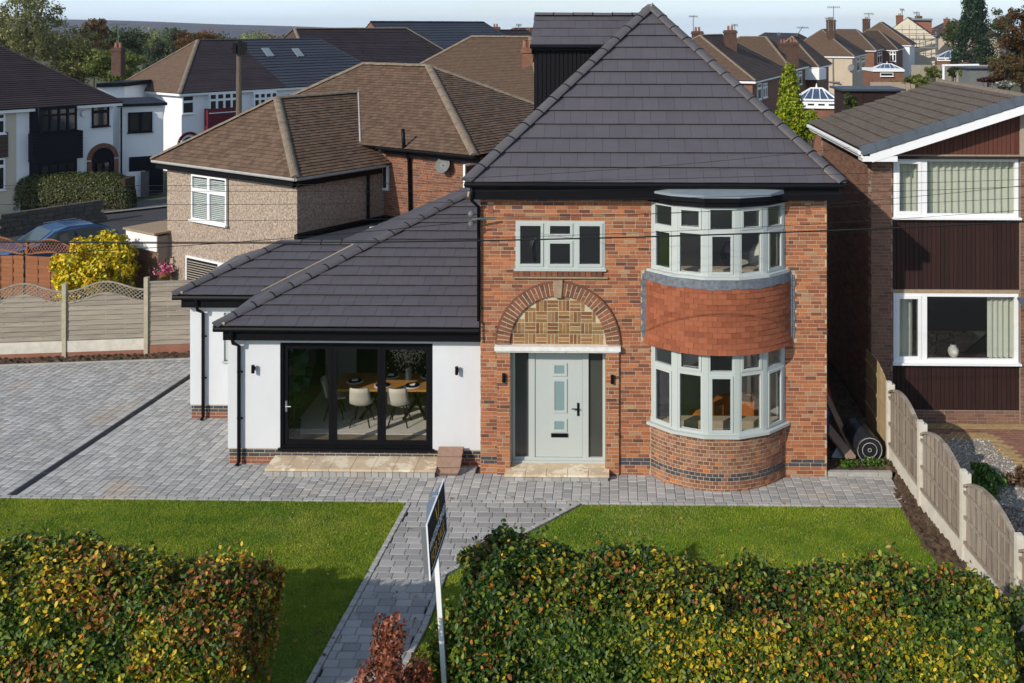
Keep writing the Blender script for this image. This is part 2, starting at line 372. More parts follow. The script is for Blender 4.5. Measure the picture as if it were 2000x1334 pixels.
def window(parent, o, u, n, w, h, cells, fm, gm, name='window_frame', fw=.05, depth=.07, sill=None, panes=True, out=.0):
    """o: lower left corner on the wall face; cells: (x0, x1, z0, z1, sash) in metres"""
    o, u, n = Vector(o), Vector(u).normalized(), Vector(n).normalized(); m = MB(); gl = []
    o = o+n*out
    def ring(x0, x1, z0, z1, t, y, d):
        for a, b, c, e in ((x0, x1, z0, z0+t), (x0, x1, z1-t, z1), (x0, x0+t, z0+t, z1-t), (x1-t, x1, z0+t, z1-t)):
            m.obox(o+u*a+Z*c+n*y, u*(b-a), -n*d, Z*(e-c))
    for x0, x1, z0, z1, sash in cells:
        ring(x0, x1, z0, z1, fw, 0, depth); t = fw
        if sash:
            ring(x0+fw*.75, x1-fw*.75, z0+fw*.75, z1-fw*.75, fw*.95, .018, depth*.5); t = fw*1.7
        gl.append((x0+t-.004, x1-t+.004, z0+t-.004, z1-t+.004))
    if sill: m.obox(o+u*(-sill[0])+n*sill[1]-Z*sill[2], u*(w+2*sill[0]), -n*(sill[1]+.03), Z*sill[2])
    fr = m.build(name, fm, parent)
    if panes:
        for x0, x1, z0, z1 in gl:
            MB().obox(o+u*x0+Z*z0-n*(depth*.55), u*(x1-x0), -n*.008, Z*(z1-z0)).build('pane', gm, fr)
    return fr
def roof_tiles(parent, poly, gauge, width, th, name, mt, limit=300, rest=None, gap=.004, shift=True, minw=.0, jit=.003, profile=False, deck=True):
    """poly: coplanar convex polygon whose first edge is the eave (left to right seen from outside)"""
    p = [Vector(q) for q in poly]; u = (p[1]-p[0]).normalized(); n = Vector((0,0,0))
    for i in range(len(p)): n += p[i].cross(p[(i+1) % len(p)])
    n.normalize()
    if n.z < 0: n = -n
    v = n.cross(u); q2 = [((a-p[0]).dot(u), (a-p[0]).dot(v)) for a in p]
    if sum(b for a, b in q2) < 0: v = -v; q2 = [(a, -b) for a, b in q2]
    hp = halfplanes(q2); vm = max(b for a, b in q2); x0 = min(a for a, b in q2); x1 = max(a for a, b in q2)
    P = []; r = 0; y = -.03
    while y < vm:
        w = width if width else (x1-x0+1)
        s = x0-(w/2 if (r % 2 and shift and width) else 0)-(random.uniform(0, w*.1) if width else 0)
        while s < x1:
            c = clip([(s+gap/2, max(y, -.03)), (s+w-gap/2, max(y, -.03)), (s+w-gap/2, y+gauge+.012), (s+gap/2, y+gauge+.012)], [(a, b, cc+.03) for a, b, cc in hp])
            if len(c) >= 3 and area2(c) > .0015:
                jj = random.uniform(-jit, jit); tl = random.uniform(-jit, jit)
                f = lambda a, b: th*(1-.8*max(0, min(1, (b-y)/gauge)))+jj+tl*(a-s)/w
                if profile and width and len(c) == 4 and abs(c[1][0]-c[0][0]) > .6*w:
                    mb = MB(); na = 12; a0, a1 = c[0][0], c[1][0]
                    vs = []
                    for (bb, ca, cb) in ((c[0][1], c[0][0], c[1][0]), (c[2][1], c[3][0], c[2][0])):
                        for i in range(na+1):
                            a = ca+(cb-ca)*i/na; hh = f(a, bb)+profile*(.5+.5*math.cos(i/na*2*math.pi*2))
                            vs.append(p[0]+u*a+v*bb+n*hh)
                    for i in range(na+1): vs.append(vs[i]-n*.014)
                    fs = [(i, i+1, na+2+i, na+1+i) for i in range(na)]+[(2*na+2+i, 2*na+3+i, i+1, i) for i in range(na)]
                    P.append((vs, fs))
                else:
                    k = len(c)
                    vs = [p[0]+u*a+v*b+n*(f(a, b)-(.013 if th > .02 else th*.5)) for a, b in c]+[p[0]+u*a+v*b+n*f(a, b) for a, b in c]
                    P.append((vs, [tuple(range(k))[::-1], tuple(range(k, 2*k))]+[(i, (i+1) % k, k+(i+1) % k, k+i) for i in range(k)]))
            s += w
        y += gauge; r += 1
    if deck: MB().prism([a-n*.006 for a in p], -n*.07).build('roof_deck', M['blackboard'], parent)
    emit(P, name, mt, parent, limit, rest)
    return n
def ridge(parent, a, b, r, L, mt, name='ridge_tile', limit=300, up=None, lift=0, clips=False):
    a, b = Vector(a), Vector(b); d = b-a; ln = d.length; d.normalize(); k = max(1, round(ln/L)); L = ln/k
    side = d.cross(Z).normalized(); nn = side.cross(d).normalized(); P = []
    for i in range(k):
        s = a+d*(L*i); vs = []; jl = random.uniform(-.004, .006)+lift
        for (q, rr) in ((s, r*1.0+.004), (s+d*(L+.01), r)):
            for t in (-1.15, -.8, -.4, 0, .4, .8, 1.15):
                vs.append(q+side*math.sin(t)*rr*1.15+nn*(math.cos(t)*rr-r*.55+jl))
        fs = [(j, j+1, 8+j, 7+j) for j in range(6)]+[tuple(range(7)), tuple(range(7, 14))[::-1]]
        P.append((vs, fs))
    emit(P, name, mt, parent, limit)
    if clips:
        P = []
        for i in range(1, k):
            q = a+d*(L*i-.012); m = MB(); m.tube([q+side*math.sin(t)*(r*1.15+.007)+nn*(math.cos(t)*(r+.006)-r*.55+lift) for t in (-1.2, -.8, -.4, 0, .4, .8, 1.2)], .012, 4); P.append((m.v, m.f))
        emit(P, 'ridge_clip', M['black'], parent)
def gutter(parent, a, b, mt, r=.055, name='gutter'):
    MB().tube([a, b], r, 8).build(name, mt, parent)
def hip_roof(c, ux, w, d, pitch, zE, over):
    """plan rectangle: c front-left corner, ux along the front, depth runs to the back; returns corners + ridge"""
# ---------------------------------------------------------------- the ground
g = MB(); g.add([(-700,-60,-.06),(700,-60,-.06),(700,330,-.06),(-700,330,-.06),(900,700,-70),(-900,700,-70)], [(0,1,2,3),(3,2,4,5)])
struct(g.build('ground', M['ground']))
def hill_z(x, y): return 0
hm = MB(); NX = 90
prof = [0, .22, .5, .76, .93, 1.0, .98]
for j, tt in enumerate(prof):
    for i in range(NX+1):
        a = -1+2*i/NX; X = a*2600-300; Yd = 1500+j*130
        top = 24-21*max(0, min(1, (X+1200)/600))-25*max(0, min(1, (X+600)/700))+.9*math.sin(X/170)+.8*math.sin(X/61)
        hm.v.append((X, Yd, -75+(top+75)*tt+(2.0*math.sin(X/37+j*2)+1.4*math.sin(X/19-j))*(tt*(1-tt)*4)))
for j in range(len(prof)-1):
    for i in range(NX): q = j*(NX+1)+i; hm.f.append((q, q+1, q+NX+2, q+NX+1))
M['moor'] = mat('heather_moor', (.06,.05,.085), 1, nscale=.012, nstr=.9, dark=.5, dirt=(.02,(.06,.075,.04),.5,.62))
struct(hm.build('hills', M['moor'], smooth=True))
g = MB().add([(-900,480,-.05),(900,480,-.05),(900,2400,-.05),(-900,2400,-.05)], [(0,1,2,3)])
struct(MB().add([(-4000,600,-72),(4000,600,-72),(4000,4200,-72),(-4000,4200,-72)], [(0,1,2,3)]).build('far_fields', M['ground']))
# ---------------------------------------------------------------- driveway and path in single pavers
YK = 18.83                                             # the edge of the lawns
def warp(a, b):                                       # rows fan slightly towards the left boundary
    k = .1*max(0, min(1, (-3-a)/8.0)); return a+k*(b-YK)
fl0, fl1 = onZ(0, 716), onZ(368, 703)                   # soil strip in front of the left fence
def fenceY(x): return fl0.y+(fl1.y-fl0.y)*(x-fl0.x)/(fl1.x-fl0.x)
def paver(c4, z=.0, h=.05, ins=.012, mt=None):
    """four corners, chamfered top"""
    c = sum((Vector((x, y, 0)) for x, y in c4), Vector())/4; vs = []
    dz = random.uniform(-.003, .003); tx, ty = random.uniform(-.012, .012), random.uniform(-.012, .012)
    for (k, zz) in ((1, z), (1, z+h-.008), (1-ins/.085, z+h)):
        for x, y in c4:
            X, Y = c.x+(x-c.x)*k, c.y+(y-c.y)*k
            vs.append((X, Y, zz+dz+(X-c.x)*tx+(Y-c.y)*ty))
    fs = [(8,9,10,11)]+[(i, (i+1) % 4, 4+(i+1) % 4, 4+i) for i in range(4)]+[(4+i, 4+(i+1) % 4, 8+(i+1) % 4, 8+i) for i in range(4)]
    return vs, fs
drive = struct(MB().prism([(-20,YK,-.03),(5.52,YK,-.03),(5.52,20.3,-.03),(-2.6,20.3,-.03),(-2.6,27.3,-.03),(-20,27.3,-.03)], (0,0,.02)).build('driveway', M['joint']))
P = []; a = -19.0; rr = random.Random(3)
drd = (-11.507, 18.895), (-10.851, 25.344)
def on_drain(x, y):
    t = (y-drd[0][1])/(drd[1][1]-drd[0][1]); return abs(x-(drd[0][0]+t*(drd[1][0]-drd[0][0])))
pw = .18
while a < 5.45:
    b = YK+.1-rr.uniform(0, .15)
    while b < 27.2:
        l = rr.choice((.15, .2, .2, .25))
        b0, b1 = max(b, YK+.1), b+l; b += l
        if b1-b0 < .05: continue
        c4 = [(warp(a+.003, b0+.003), b0+.003), (warp(a+pw-.003, b0+.003), b0+.003), (warp(a+pw-.003, b1-.003), b1-.003), (warp(a+.003, b1-.003), b1-.003)]
        cx, cy = warp(a+pw/2, (b0+b1)/2), (b0+b1)/2
        if cy > fenceY(cx)-.02: continue
        if cx > -2.75 and cy > 20.12 or cx > 5.45: continue
        if cx > -9.62 and cy > 22.8: continue
        if cx > -7.85 and cy > 20.42: continue
        if on_drain(cx, cy) < .14: continue
        if (cx-2.05)**2+(cy-20.99)**2 < 1.58**2: continue
        P.append(paver(c4, -.015, .05))
    a += pw
x = -18.9                                              # the edging course along the lawns
while x < 5.4:
    P.append(paver([(x+.003, YK), (x+.197, YK), (x+.197, YK+.096), (x+.003, YK+.096)], -.012, .052)); x += .2
emit(P, 'paver', M['paver'], drive, 300, 'paver_field')
dvec = Vector((drd[1][0]-drd[0][0], drd[1][1]-drd[0][1], 0)); dl = dvec.length; dvec.normalize(); dn = Vector((dvec.y, -dvec.x, 0))
ch = tag(bpy.data.objects.new('drain_channel', None), 'dark linear drain channel running across the grey paved driveway', 'drain'); COL.objects.link(ch); WL[ch.name] = Vector()
s = -.0
while s < dl+1.2:
    q = Vector((drd[0][0], drd[0][1], 0))+dvec*s
    MB().obox(q-dn*.11+Z*-.03, dn*.22, dvec*.99, Z*.058).build('channel_unit', M['drain'], ch)
    gm = MB()
    for i in range(24): gm.obox(q-dn*.07+dvec*(.03+i*.04)+Z*.028, dn*.14, dvec*.018, Z*.004)
    gm.build('grate', M['black'], ch, 'stuff'); s += 1.0
path_l0, path_l1 = onZ(795, 983), onZ(600, 1334)
def pathL(y): return path_l0.x+(path_l1.x-path_l0.x)*(y-path_l0.y)/(path_l1.y-path_l0.y)
def pathR(y):
    pts = [(18.83, -.63), (18.165, -1.17), (16.355, -2.75), (14.957, -2.80), (13.4, -2.98), (10, -3.3)]
    for (y0, x0), (y1, x1) in zip(pts, pts[1:]):
        if y1 <= y <= y0: return x0+(x1-x0)*(y-y0)/(y1-y0)
    return -.63
path = struct(MB().prism([(pathL(9.5),9.5,-.03),(-3.3,9.5,-.03),(-2.8,14.957,-.03),(-2.75,16.355,-.03),(-1.17,18.165,-.03),(-.63,YK-.004,-.03),(pathL(YK),YK-.004,-.03)], (0,0,.02)).build('path', M['joint']))
P = []; y = YK-.19; r = 0
while y > 9.6:
    x = -5-(.13 if r % 2 else 0)-.05*(r % 3)
    while x < 0:
        xa, xb = max(x+.003, pathL(y+.07)+.1), min(x+.257, pathR(y+.07)-.1)
        if xb-xa > .045: P.append(paver([(xa, y+.003), (xb, y+.003), (xb, y+.185), (xa, y+.185)], -.015, .05))
        x += .26
    y -= .188; r += 1
emit(P, 'paver', M['paverpath'], path, 300, 'paver_field')
P = []
def edging(p, q, w=.09, L=.2):
    p, q = Vector((*p, 0)), Vector((*q, 0)); d = q-p; n = max(1, int(d.length/L)); s = d/n; t = Vector((-s.y, s.x, 0)).normalized()*w
    for i in range(n):
        a = p+s*(i+.02); b = p+s*(i+.98); P.append(paver([(a.x, a.y), (b.x, b.y), (b.x+t.x, b.y+t.y), (a.x+t.x, a.y+t.y)], -.005, .052))
edging((pathL(9.6), 9.6), (pathL(18.8), 18.8), -.09)
RP = [(-.63, 18.82), (-1.17, 18.165), (-2.75, 16.355), (-2.80, 14.957), (-2.98, 13.4), (-3.3, 10)]
for p, q in zip(RP, RP[1:]): edging(p, q, -.09)
ed = emit(P, 'edging_block', M['kerbgrey'], path, 300)
# lawns: a sheet with blades on it
LL = [(-22, 9), (pathL(9)-.01, 9), (pathL(YK)-.01, YK-.01), (-22, YK-.01)]
LR = [(-.6, YK-.02), (-1.15, 18.15), (-2.73, 16.34), (-2.78, 14.95), (-2.96, 13.4), (-3.28, 9), (6.6, 9), (5.6, 15.8), (5.42, 17), (5.33, YK-.02)]
def sheet(poly, z): return MB().prism([(x, y, z-.03) for x, y in poly], (0,0,.03))
lawnl = struct(sheet(LL, .012).build('lawn', M['turf'])); lawnr = struct(sheet(LR, .012).build('lawn', M['turf']))
struct(MB().add([(-60,6.6,.0),(60,6.6,.0),(60,8.95,.02),(-60,8.95,.02)], [(0,1,2,3)]).build('pavement', M['pavement'])); struct(MB().add([(-60,-9,-.04),(60,-9,-.04),(60,6.45,-.04),(-60,6.45,-.04)], [(0,1,2,3)]).build('road', M['asphalt'])); struct(MB().box(-60,60,6.45,6.6,-.12,.01).build('kerb', M['kerbgrey']))
def cards(name, V, F_idx, Cc, mt, parent=None, kind=None):
    me = bpy.data.meshes.new(name); nv = len(V); nf, k = F_idx.shape
    me.vertices.add(nv); me.vertices.foreach_set('co', V.astype(np.float32).ravel())
    me.loops.add(nf*k); me.loops.foreach_set('vertex_index', F_idx.astype(np.int32).ravel())
    me.polygons.add(nf); me.polygons.foreach_set('loop_start', np.arange(0, nf*k, k, dtype=np.int32))
    me.update(calc_edges=True)
    ca = me.color_attributes.new('Col', 'FLOAT_COLOR', 'POINT')
    ca.data.foreach_set('color', np.concatenate([Cc, np.ones((nv, 1))], 1).astype(np.float32).ravel())
    me.materials.append(mt); me.validate()
    return link(name, me, parent, kind)
def vnoise(p, s, seed=0):
    """cheap smooth value noise on numpy points (N,3)"""
    q = p*s+seed*17.31; i = np.floor(q).astype(np.int64); f = q-i; f = f*f*(3-2*f); out = 0
    for dx in (0, 1):
        for dy in (0, 1):
            for dz in (0, 1):
                h = (i[:, 0]+dx)*374761393+(i[:, 1]+dy)*668265263+(i[:, 2]+dz)*2147483647
                h = (h ^ (h >> 13))*1274126177; h = ((h ^ (h >> 16)) & 0xffff)/65535.0
                out = out+h*(f[:, 0] if dx else 1-f[:, 0])*(f[:, 1] if dy else 1-f[:, 1])*(f[:, 2] if dz else 1-f[:, 2])
    return out
def inpoly(x, y, poly):
    r = np.zeros(len(x), bool); n = len(poly)
    for i in range(n):
        x0, y0 = poly[i]; x1, y1 = poly[(i+1) % n]
        c = ((y0 > y) != (y1 > y)) & (x < (x1-x0)*(y-y0)/((y1-y0) or 1e-9)+x0); r ^= c
    return r
def grass(name, poly, n, box, parent, hh=(.012, .032)):
    x = RS.uniform(box[0], box[1], n); y = RS.uniform(box[2], box[3], n); k = inpoly(x, y, poly); x, y = x[k], y[k]; n = len(x)
    p = np.stack([x, y, np.zeros(n)], 1); a = RS.uniform(0, 6.28, n); h = RS.uniform(*hh, n)*(.7+.6*vnoise(p, 1.3))
    w = RS.uniform(.004, .008, n); lean = RS.uniform(.0, .03, n)
    d = np.stack([np.cos(a), np.sin(a), np.zeros(n)], 1); e = np.stack([-d[:, 1], d[:, 0], np.zeros(n)], 1)
    p[:, 2] = .012
    V = np.stack([p-d*w[:, None], p+d*w[:, None], p+e*lean[:, None]+np.array([0,0,1])*h[:, None]], 1).reshape(-1, 3)
    t = np.clip(1.1*(vnoise(p, .7, 2)-.5)+.9*(vnoise(p*np.array([1,1.6,1]), 2.4, 5)-.5)+.5*(vnoise(p, 7, 8)-.5)+.5+RS.uniform(-.1, .1, n), 0, 1)[:, None]
    c = np.array([.12,.225,.009])*(1-t)+np.array([.32,.38,.025])*t
    dry = (RS.rand(n) < .06+.25*np.clip(vnoise(p, .9, 9)-.62, 0, 1)*3)[:, None]; c = np.where(dry, np.array([.42,.38,.13]), c)
    cards(name, V, np.arange(3*n).reshape(-1, 3), np.repeat(c, 3, 0), M['grassm'], parent, 'stuff')
grass('grass', LL, 520000, (-13.5, -3.7, 12.8, 18.9), lawnl)
grass('grass', LR, 230000, (-3, 5.7, 13.6, 18.9), lawnr)
soil = MB()
def bumpy(poly, z, step, amp, name, mt, kind='structure'):
    xs = [p[0] for p in poly]; ys = [p[1] for p in poly]; m = MB(); idx = {}
    nx = int((max(xs)-min(xs))/step)+1; ny = int((max(ys)-min(ys))/step)+1
    X = np.array([[min(xs)+i*step, min(ys)+j*step] for j in range(ny+1) for i in range(nx+1)]); ins = inpoly(X[:, 0], X[:, 1], poly)
    for q, (x, y) in enumerate(X): m.v.append((x, y, z+random.random()*amp if ins[q] else z-.06))
    for j in range(ny):
        for i in range(nx):
            q = j*(nx+1)+i; ids = (q, q+1, q+nx+2, q+nx+1)
            if any(ins[k] for k in ids): m.f.append(ids)
    o = m.build(name, mt); o['kind'] = kind; return o
bumpy([(fl0.x-3, fenceY(fl0.x-3)), (fl1.x+3, fenceY(fl1.x+3)), (fl1.x+3, fenceY(fl1.x+3)+.55), (fl0.x-3, fenceY(fl0.x-3)+.55)], .02, .07, .1, 'soil_border', M['soil'])
bumpy([(5.3,19.3),(5.9,21),(6.0,19),(6.2,17.4),(6.4,15.5),(6.6,13),(5.6,13),(5.35,17),(5.28,18.8)], .01, .06, .09, 'soil_border', M['soil'])
bumpy([(4.25,20.2),(5.72,20.2),(5.75,27),(4.25,27)], .03, .08, .1, 'side_passage', M['soil'])
P = [boxp(x, x+l-.008, 20.06, 20.16, .0, .12) for x, l in ((4.235,.4),(4.635,.6),(5.235,.28))]
kb = thing('kerb_edging', 'low grey concrete kerb between paved strip and dark side passage', 'kerb', (4.8, 20.1, 0)); emit(P, 'kerb_block', M['kerbgrey'], kb)
fk = thing('kerb_edging', 'thin pale edging kerb along the soil under the grey fence', 'kerb', (-13, 26.3, 0)); P = []
x = -18.5
while x < -9.9: P.append(oboxp((x, fenceY(x)-.05, 0), (.905, (fl1.y-fl0.y)/(fl1.x-fl0.x)*.905, 0), (0,.05,0), (0,0,.06))); x += .915
emit(P, 'kerb_block', M['kerbgrey'], fk)
# ---------------------------------------------------------------- the brick house
YW = 20.05; XL, XR = -2.69, 4.21
house = thing('brick_house', 'orange brick house with curved bay windows, arched doorway and dark pyramid roof', 'house', (.76, 24, 0))
FR = Vector((0,-1,0)); UX = Vector((1,0,0))
BCX, BCY, BR = 2.05, 20.99, 1.64
wo0, wo1 = onY(1007, 524, YW), onY(1181, 432, YW)
DX0, DX1 = onY(997, 700, YW).x, onY(1183, 700, YW).x; DZ0, DZ1 = .2, 2.52
AXC = (DX0+DX1)/2; AR0, AR1, AZ = .965, 1.225, 2.64
holes = [(wo0.x, wo1.x, wo0.z, wo1.z), (DX0, DX1, DZ0-.2, DZ1), (.74, 3.36, 4.14, 5.5), (.74, 3.36, 1.12, 2.76)]
m = wall_boxes(MB(), XL, XR, 0, 5.66, holes, YW+.001, YW+.27)
m.box(XL, XL+.27, YW+.27, 29.5, 0, 5.66); m.box(XR-.27, XR, YW+.27, 29.5, 0, 5.66); m.box(XL, XR, 29.5, 29.75, 0, 5.66)
wall = m.build('wall', M['mortar'], house)
dh = [(h[0]-XL, h[1]-XL, h[2], h[3]) for h in holes]
pil = [(DX0-.27-XL, DX0-XL, 0, AZ), (DX1-XL, DX1+.27-XL, 0, AZ), (.70-XL, 3.40-XL, 0, 1.15), (.52-XL, 3.58-XL, 2.7, 4.12)]
lintel_h = [(onY(967,680,YW).x-XL, onY(1212,680,YW).x-XL, 2.50, 2.62)]
brs = [(-2.55-XL, -2.43-XL, 5.25, 5.42), (3.78-XL, 3.9-XL, 5.25, 5.42)]
ac = AXC-XL
def arch_in(p, q, za, zb):
    zm = (za+zb)/2-AZ
    if zm < -.05 or zm > AR1: return (p, q)
    hw = math.sqrt(max(AR1**2-zm**2, 0))-.02
    if p > ac-hw and q < ac+hw: return None
    if p < ac-hw < q: return (p, ac-hw) if ac-hw-p > .03 else None
    if p < ac+hw < q: return (ac+hw, q) if q-ac-hw > .03 else None
    return (p, q)
rects = brick_rects(XR-XL, 0, 5.62, dh+pil+lintel_h+brs, arch_in)
dark = [r for r in rects if .22 < r[2] < .36 and random.random() < .85]; ds = set(dark)
P = brick_pieces((XL, YW, 0), UX, FR, [r for r in rects if r not in ds])
full = lambda c: -10*(.3 < c.z < 5)+(c-Vector((0,0,9))).length
emit(P, 'brick', M['brick'], wall, 300, 'brick_field')
emit(brick_pieces((XL, YW, 0), UX, FR, dark), 'dark_brick', M['brick_dark'], wall)
for bx in (-2.49, 3.84):                               # two terracotta airbricks
    mm = MB().box(bx-.055, bx+.055, YW-.02, YW+.02, 5.255, 5.33); mm.box(bx-.055, bx+.055, YW-.004, YW+.02, 5.335, 5.415)
    mm.build('airbrick', M['brick_low'], wall)
# side walls carry plain brick courses too
P = []
for xx, nn in ((XL, -1), (XR, 1)):
    o = (xx, 29.75, 0) if nn < 0 else (xx, YW, 0); uu = (0,-1,0) if nn < 0 else (0,1,0)
    P += brick_pieces(o, uu, (nn,0,0), brick_rects(9.7, 0, 5.62, []))
m = MB()
for vs, fs in P: m.add(vs, fs)
m.build('side_brick_field', M['brick'], wall, 'stuff')
# pilasters, voussoirs, tympanum, lintel
P = []
for x0 in (DX0-.27, DX1):
    P += brick_pieces((x0, YW, 0), UX, FR, brick_rects(.27, 0, 2.52, [], hdr=.3), .055, .09)
emit(P, 'pier_brick', M['brick'], wall)
MB().box(DX0-.265, DX0-.004, YW-.05, YW-.001, 0, 2.52).box(DX1+.004, DX1+.265, YW-.05, YW-.001, 0, 2.52).build('pier_core', M['mortar'], wall)
P = []; NV = 40
for i in range(NV):
    a0, a1 = math.pi*(i+.11)/NV, math.pi*(i+.89)/NV
    if abs((a0+a1)/2-math.pi/2) < .085: continue
    for r0, r1 in (((AR0, AR0+.125), (AR0+.135, AR1)) if i % 2 else ((AR0, AR1),)):
        q = [(r0*math.cos(a), r0*math.sin(a)) for a in (a0, a1)]+[(r1*math.cos(a), r1*math.sin(a)) for a in (a1, a0)]
        mm = MB().prism([(AXC+x, YW-.055+random.uniform(-.004, .004), AZ+z) for x, z in q], (0,.09,0)); P.append((mm.v, mm.f))
emit(P, 'voussoir', M['brick_arch'], wall)
ring = MB(); n = 48
for i in range(n):
    a0, a1 = math.pi*i/n, math.pi*(i+1)/n
    ring.prism([(AXC+r*math.cos(a), YW-.05, AZ+r*math.sin(a)) for r, a in ((AR0+.005, a0), (AR0+.005, a1), (AR1-.005, a1), (AR1-.005, a0))], (0,.0495,0))
ring.build('arch_core', M['mortar'], wall)
MB().prism([(AXC-.07, YW-.085, AZ+AR0-.03), (AXC+.07, YW-.085, AZ+AR0-.03), (AXC+.095, YW-.085, AZ+AR1+.06), (AXC-.095, YW-.085, AZ+AR1+.06)], (0,.08,0)).build('keystone', M['stone'], wall)
drip = MB(); drip.tube([(AXC+(AR1+.012)*math.cos(math.pi*i/32), YW-.035, AZ+(AR1+.012)*math.sin(math.pi*i/32)) for i in range(33)], .024, 6); drip.build('arch_moulding', M['brick_arch'], wall)
MB().prism([(AXC+AR0*.99*math.cos(math.pi*i/24), YW-.004, AZ+AR0*.99*math.sin(math.pi*i/24)) for i in range(25)], (0,.003,0)).build('tympanum_back', M['cream_mortar'], wall)
P = []; S = .225; zz = AZ-.02; row = 0
while zz < AZ+AR0:
    xx = AXC-1.0125-.1; c = 0
    while xx < AXC+1.1:
        for k in range(3):
            q = ((xx, xx+S-.016, zz+k*.075, zz+k*.075+.059) if (c+row) % 2 else (xx+k*.075, xx+k*.075+.059, zz, zz+S-.016))
            mid = ((q[0]+q[1])/2-AXC, (q[2]+q[3])/2-AZ)
            cor = [(x-AXC, z-AZ) for x in q[:2] for z in q[2:]]
            if max(math.hypot(*t) for t in cor) < AR0+.06 and mid[1] > -.01: P.append(boxp(q[0], q[1], YW-.012+random.uniform(-.003,.003), YW-.004, max(q[2], AZ+.0), q[3]))
        xx += S; c += 1
    zz += S; row += 1
emit(P, 'tympanum_brick', M['brick_buff'], wall)
lx0, lx1 = onY(967, 680, YW).x, onY(1212, 680, YW).x
MB().box(lx0, lx1, YW-.13, YW+.26, 2.525, 2.615).box(lx0+.03, lx1-.03, YW-.10, YW-.02, 2.49, 2.524).build('lintel', M['whitestone'], house)
# front door with sidelights, set back in the porch
DY = YW+.26; do = Vector((DX0+.01, DY, DZ0)); DW = DX1-DX0-.02; DH = DZ1-DZ0-.03
dl0, dl1 = DW*.205, DW*.79
fr = window(house, do, UX, FR, DW, DH, [(0, dl0, 0, DH, False), (dl1, DW, 0, DH, False)], M['sage'], M['greyglass'], 'door_frame', fw=.055, depth=.09, sill=(0, .05, .04))
MB().box(do.x+dl0, do.x+dl0+.07, DY, DY+.09, DZ0, DZ0+DH).box(do.x+dl1-.07, do.x+dl1, DY, DY+.09, DZ0, DZ0+DH).box(do.x+dl0+.07, do.x+dl1-.07, DY, DY+.09, DZ0+DH-.06, DZ0+DH).box(do.x+dl0+.07, do.x+dl1-.07, DY, DY+.09, DZ0, DZ0+.05).build('door_jamb', M['sage'], house)
dx0, dx1 = do.x+dl0+.075, do.x+dl1-.075; door = MB().box(dx0, dx1, DY+.02, DY+.065, DZ0+.055, DZ0+DH-.065).build('door', M['sage'], house)
dc = dx0+(dx1-dx0)*.52
for y0, y1, w in ((706, 722, .2), (737, 793, .2), (814, 830, .2)):
    z0, z1 = onY(0, y1, DY).z, onY(0, y0, DY).z; m = MB()
    for a, b, c, d in ((dc-w/2-.05, dc+w/2+.05, z0-.05, z0), (dc-w/2-.05, dc+w/2+.05, z1, z1+.05), (dc-w/2-.05, dc-w/2, z0, z1), (dc+w/2, dc+w/2+.05, z0, z1)): m.box(a, b, DY-.0, DY+.02, c, d)
    m.build('glazing_bead', M['sage'], door); MB().box(dc-w/2, dc+w/2, DY+.012, DY+.02, z0, z1).build('pane', M['frost'], door)
zl = onY(0, 841, DY).z; MB().box(dc-.17, dc+.17, DY, DY+.02, zl-.04, zl+.035).box(dc-.15, dc+.15, DY-.008, DY, zl-.012, zl+.02).build('letterbox', M['black'], door)
hx = dx1-.08; hz = onY(0, 790, DY).z; MB().box(hx-.022, hx+.022, DY+.004, DY+.02, hz-.14, hz+.12).tube([(hx, DY+.005, hz+.02), (hx, DY-.05, hz+.02), (hx-.13, DY-.05, hz+.02)], .012, 8).build('handle', M['black'], door)
# step of sandstone slabs on small grey blocks
def step(parent, x0, x1, y0, y1, h, nsl, nbl):
    P = []; w = (x1-x0)/nsl
    for i in range(nsl): P.append(boxp(x0+i*w+.004, x0+(i+1)*w-.004, y0-.03, y1, h-.045, h+random.uniform(0, .004)))
    st = MB().box(x0+.04, x1-.04, y0+.012, y1-.01, 0, h-.046).build('step', M['mortar'], parent)
    emit(P, 'slab', M['slab'], st)
    P = []; w = (x1-x0-.04)/nbl
    for i in range(nbl): P.append(boxp(x0+.02+i*w+.005, x0+.02+(i+1)*w-.007, y0, y0+.06, .015, h-.055))
    for i in range(4): P.append(boxp(x1-.07, x1-.02, y0+.07+i*.15, y0+.21+i*.15, .015, h-.055)); P.append(boxp(x0+.02, x0+.07, y0+.07+i*.15, y0+.21+i*.15, .015, h-.055))
    emit(P, 'step_block', M['paver'], st)
sx0, sx1 = onY(985, 930, 19.75).x, onY(1190, 930, 19.75).x
step(house, sx0, sx1, 19.74, YW-.02, .165, 5, 11)
MB().box(DX0+.01, DX1-.01, YW-.015, DY+.1, .05, .16).build('porch_floor', M['slab'], house)
# upper left window
ww, wh = wo1.x-wo0.x, wo1.z-wo0.z; a, b = ww*.335, ww*.665
window(house, (wo0.x, YW-.01, wo0.z), UX, FR, ww, wh, [(0, a, 0, wh, True), (a, b, 0, wh*.63, True), (a, b, wh*.63, wh, True), (b, ww, 0, wh, True)], M['sage'], M['glass'], fw=.055, sill=(.03, .05, .04))
P = [boxp(wo0.x-.05+i*.112, wo0.x-.05+i*.112+.103, YW-.05, YW+.03, wo0.z-.15, wo0.z-.045) for i in range(int((ww+.1)/.112))]
emit(P, 'sill_brick', M['brick_arch'], wall); MB().box(wo0.x-.06, wo1.x+.06, YW-.065, YW+.01, wo0.z-.185, wo0.z-.155).build('sill', M['stone'], wall)
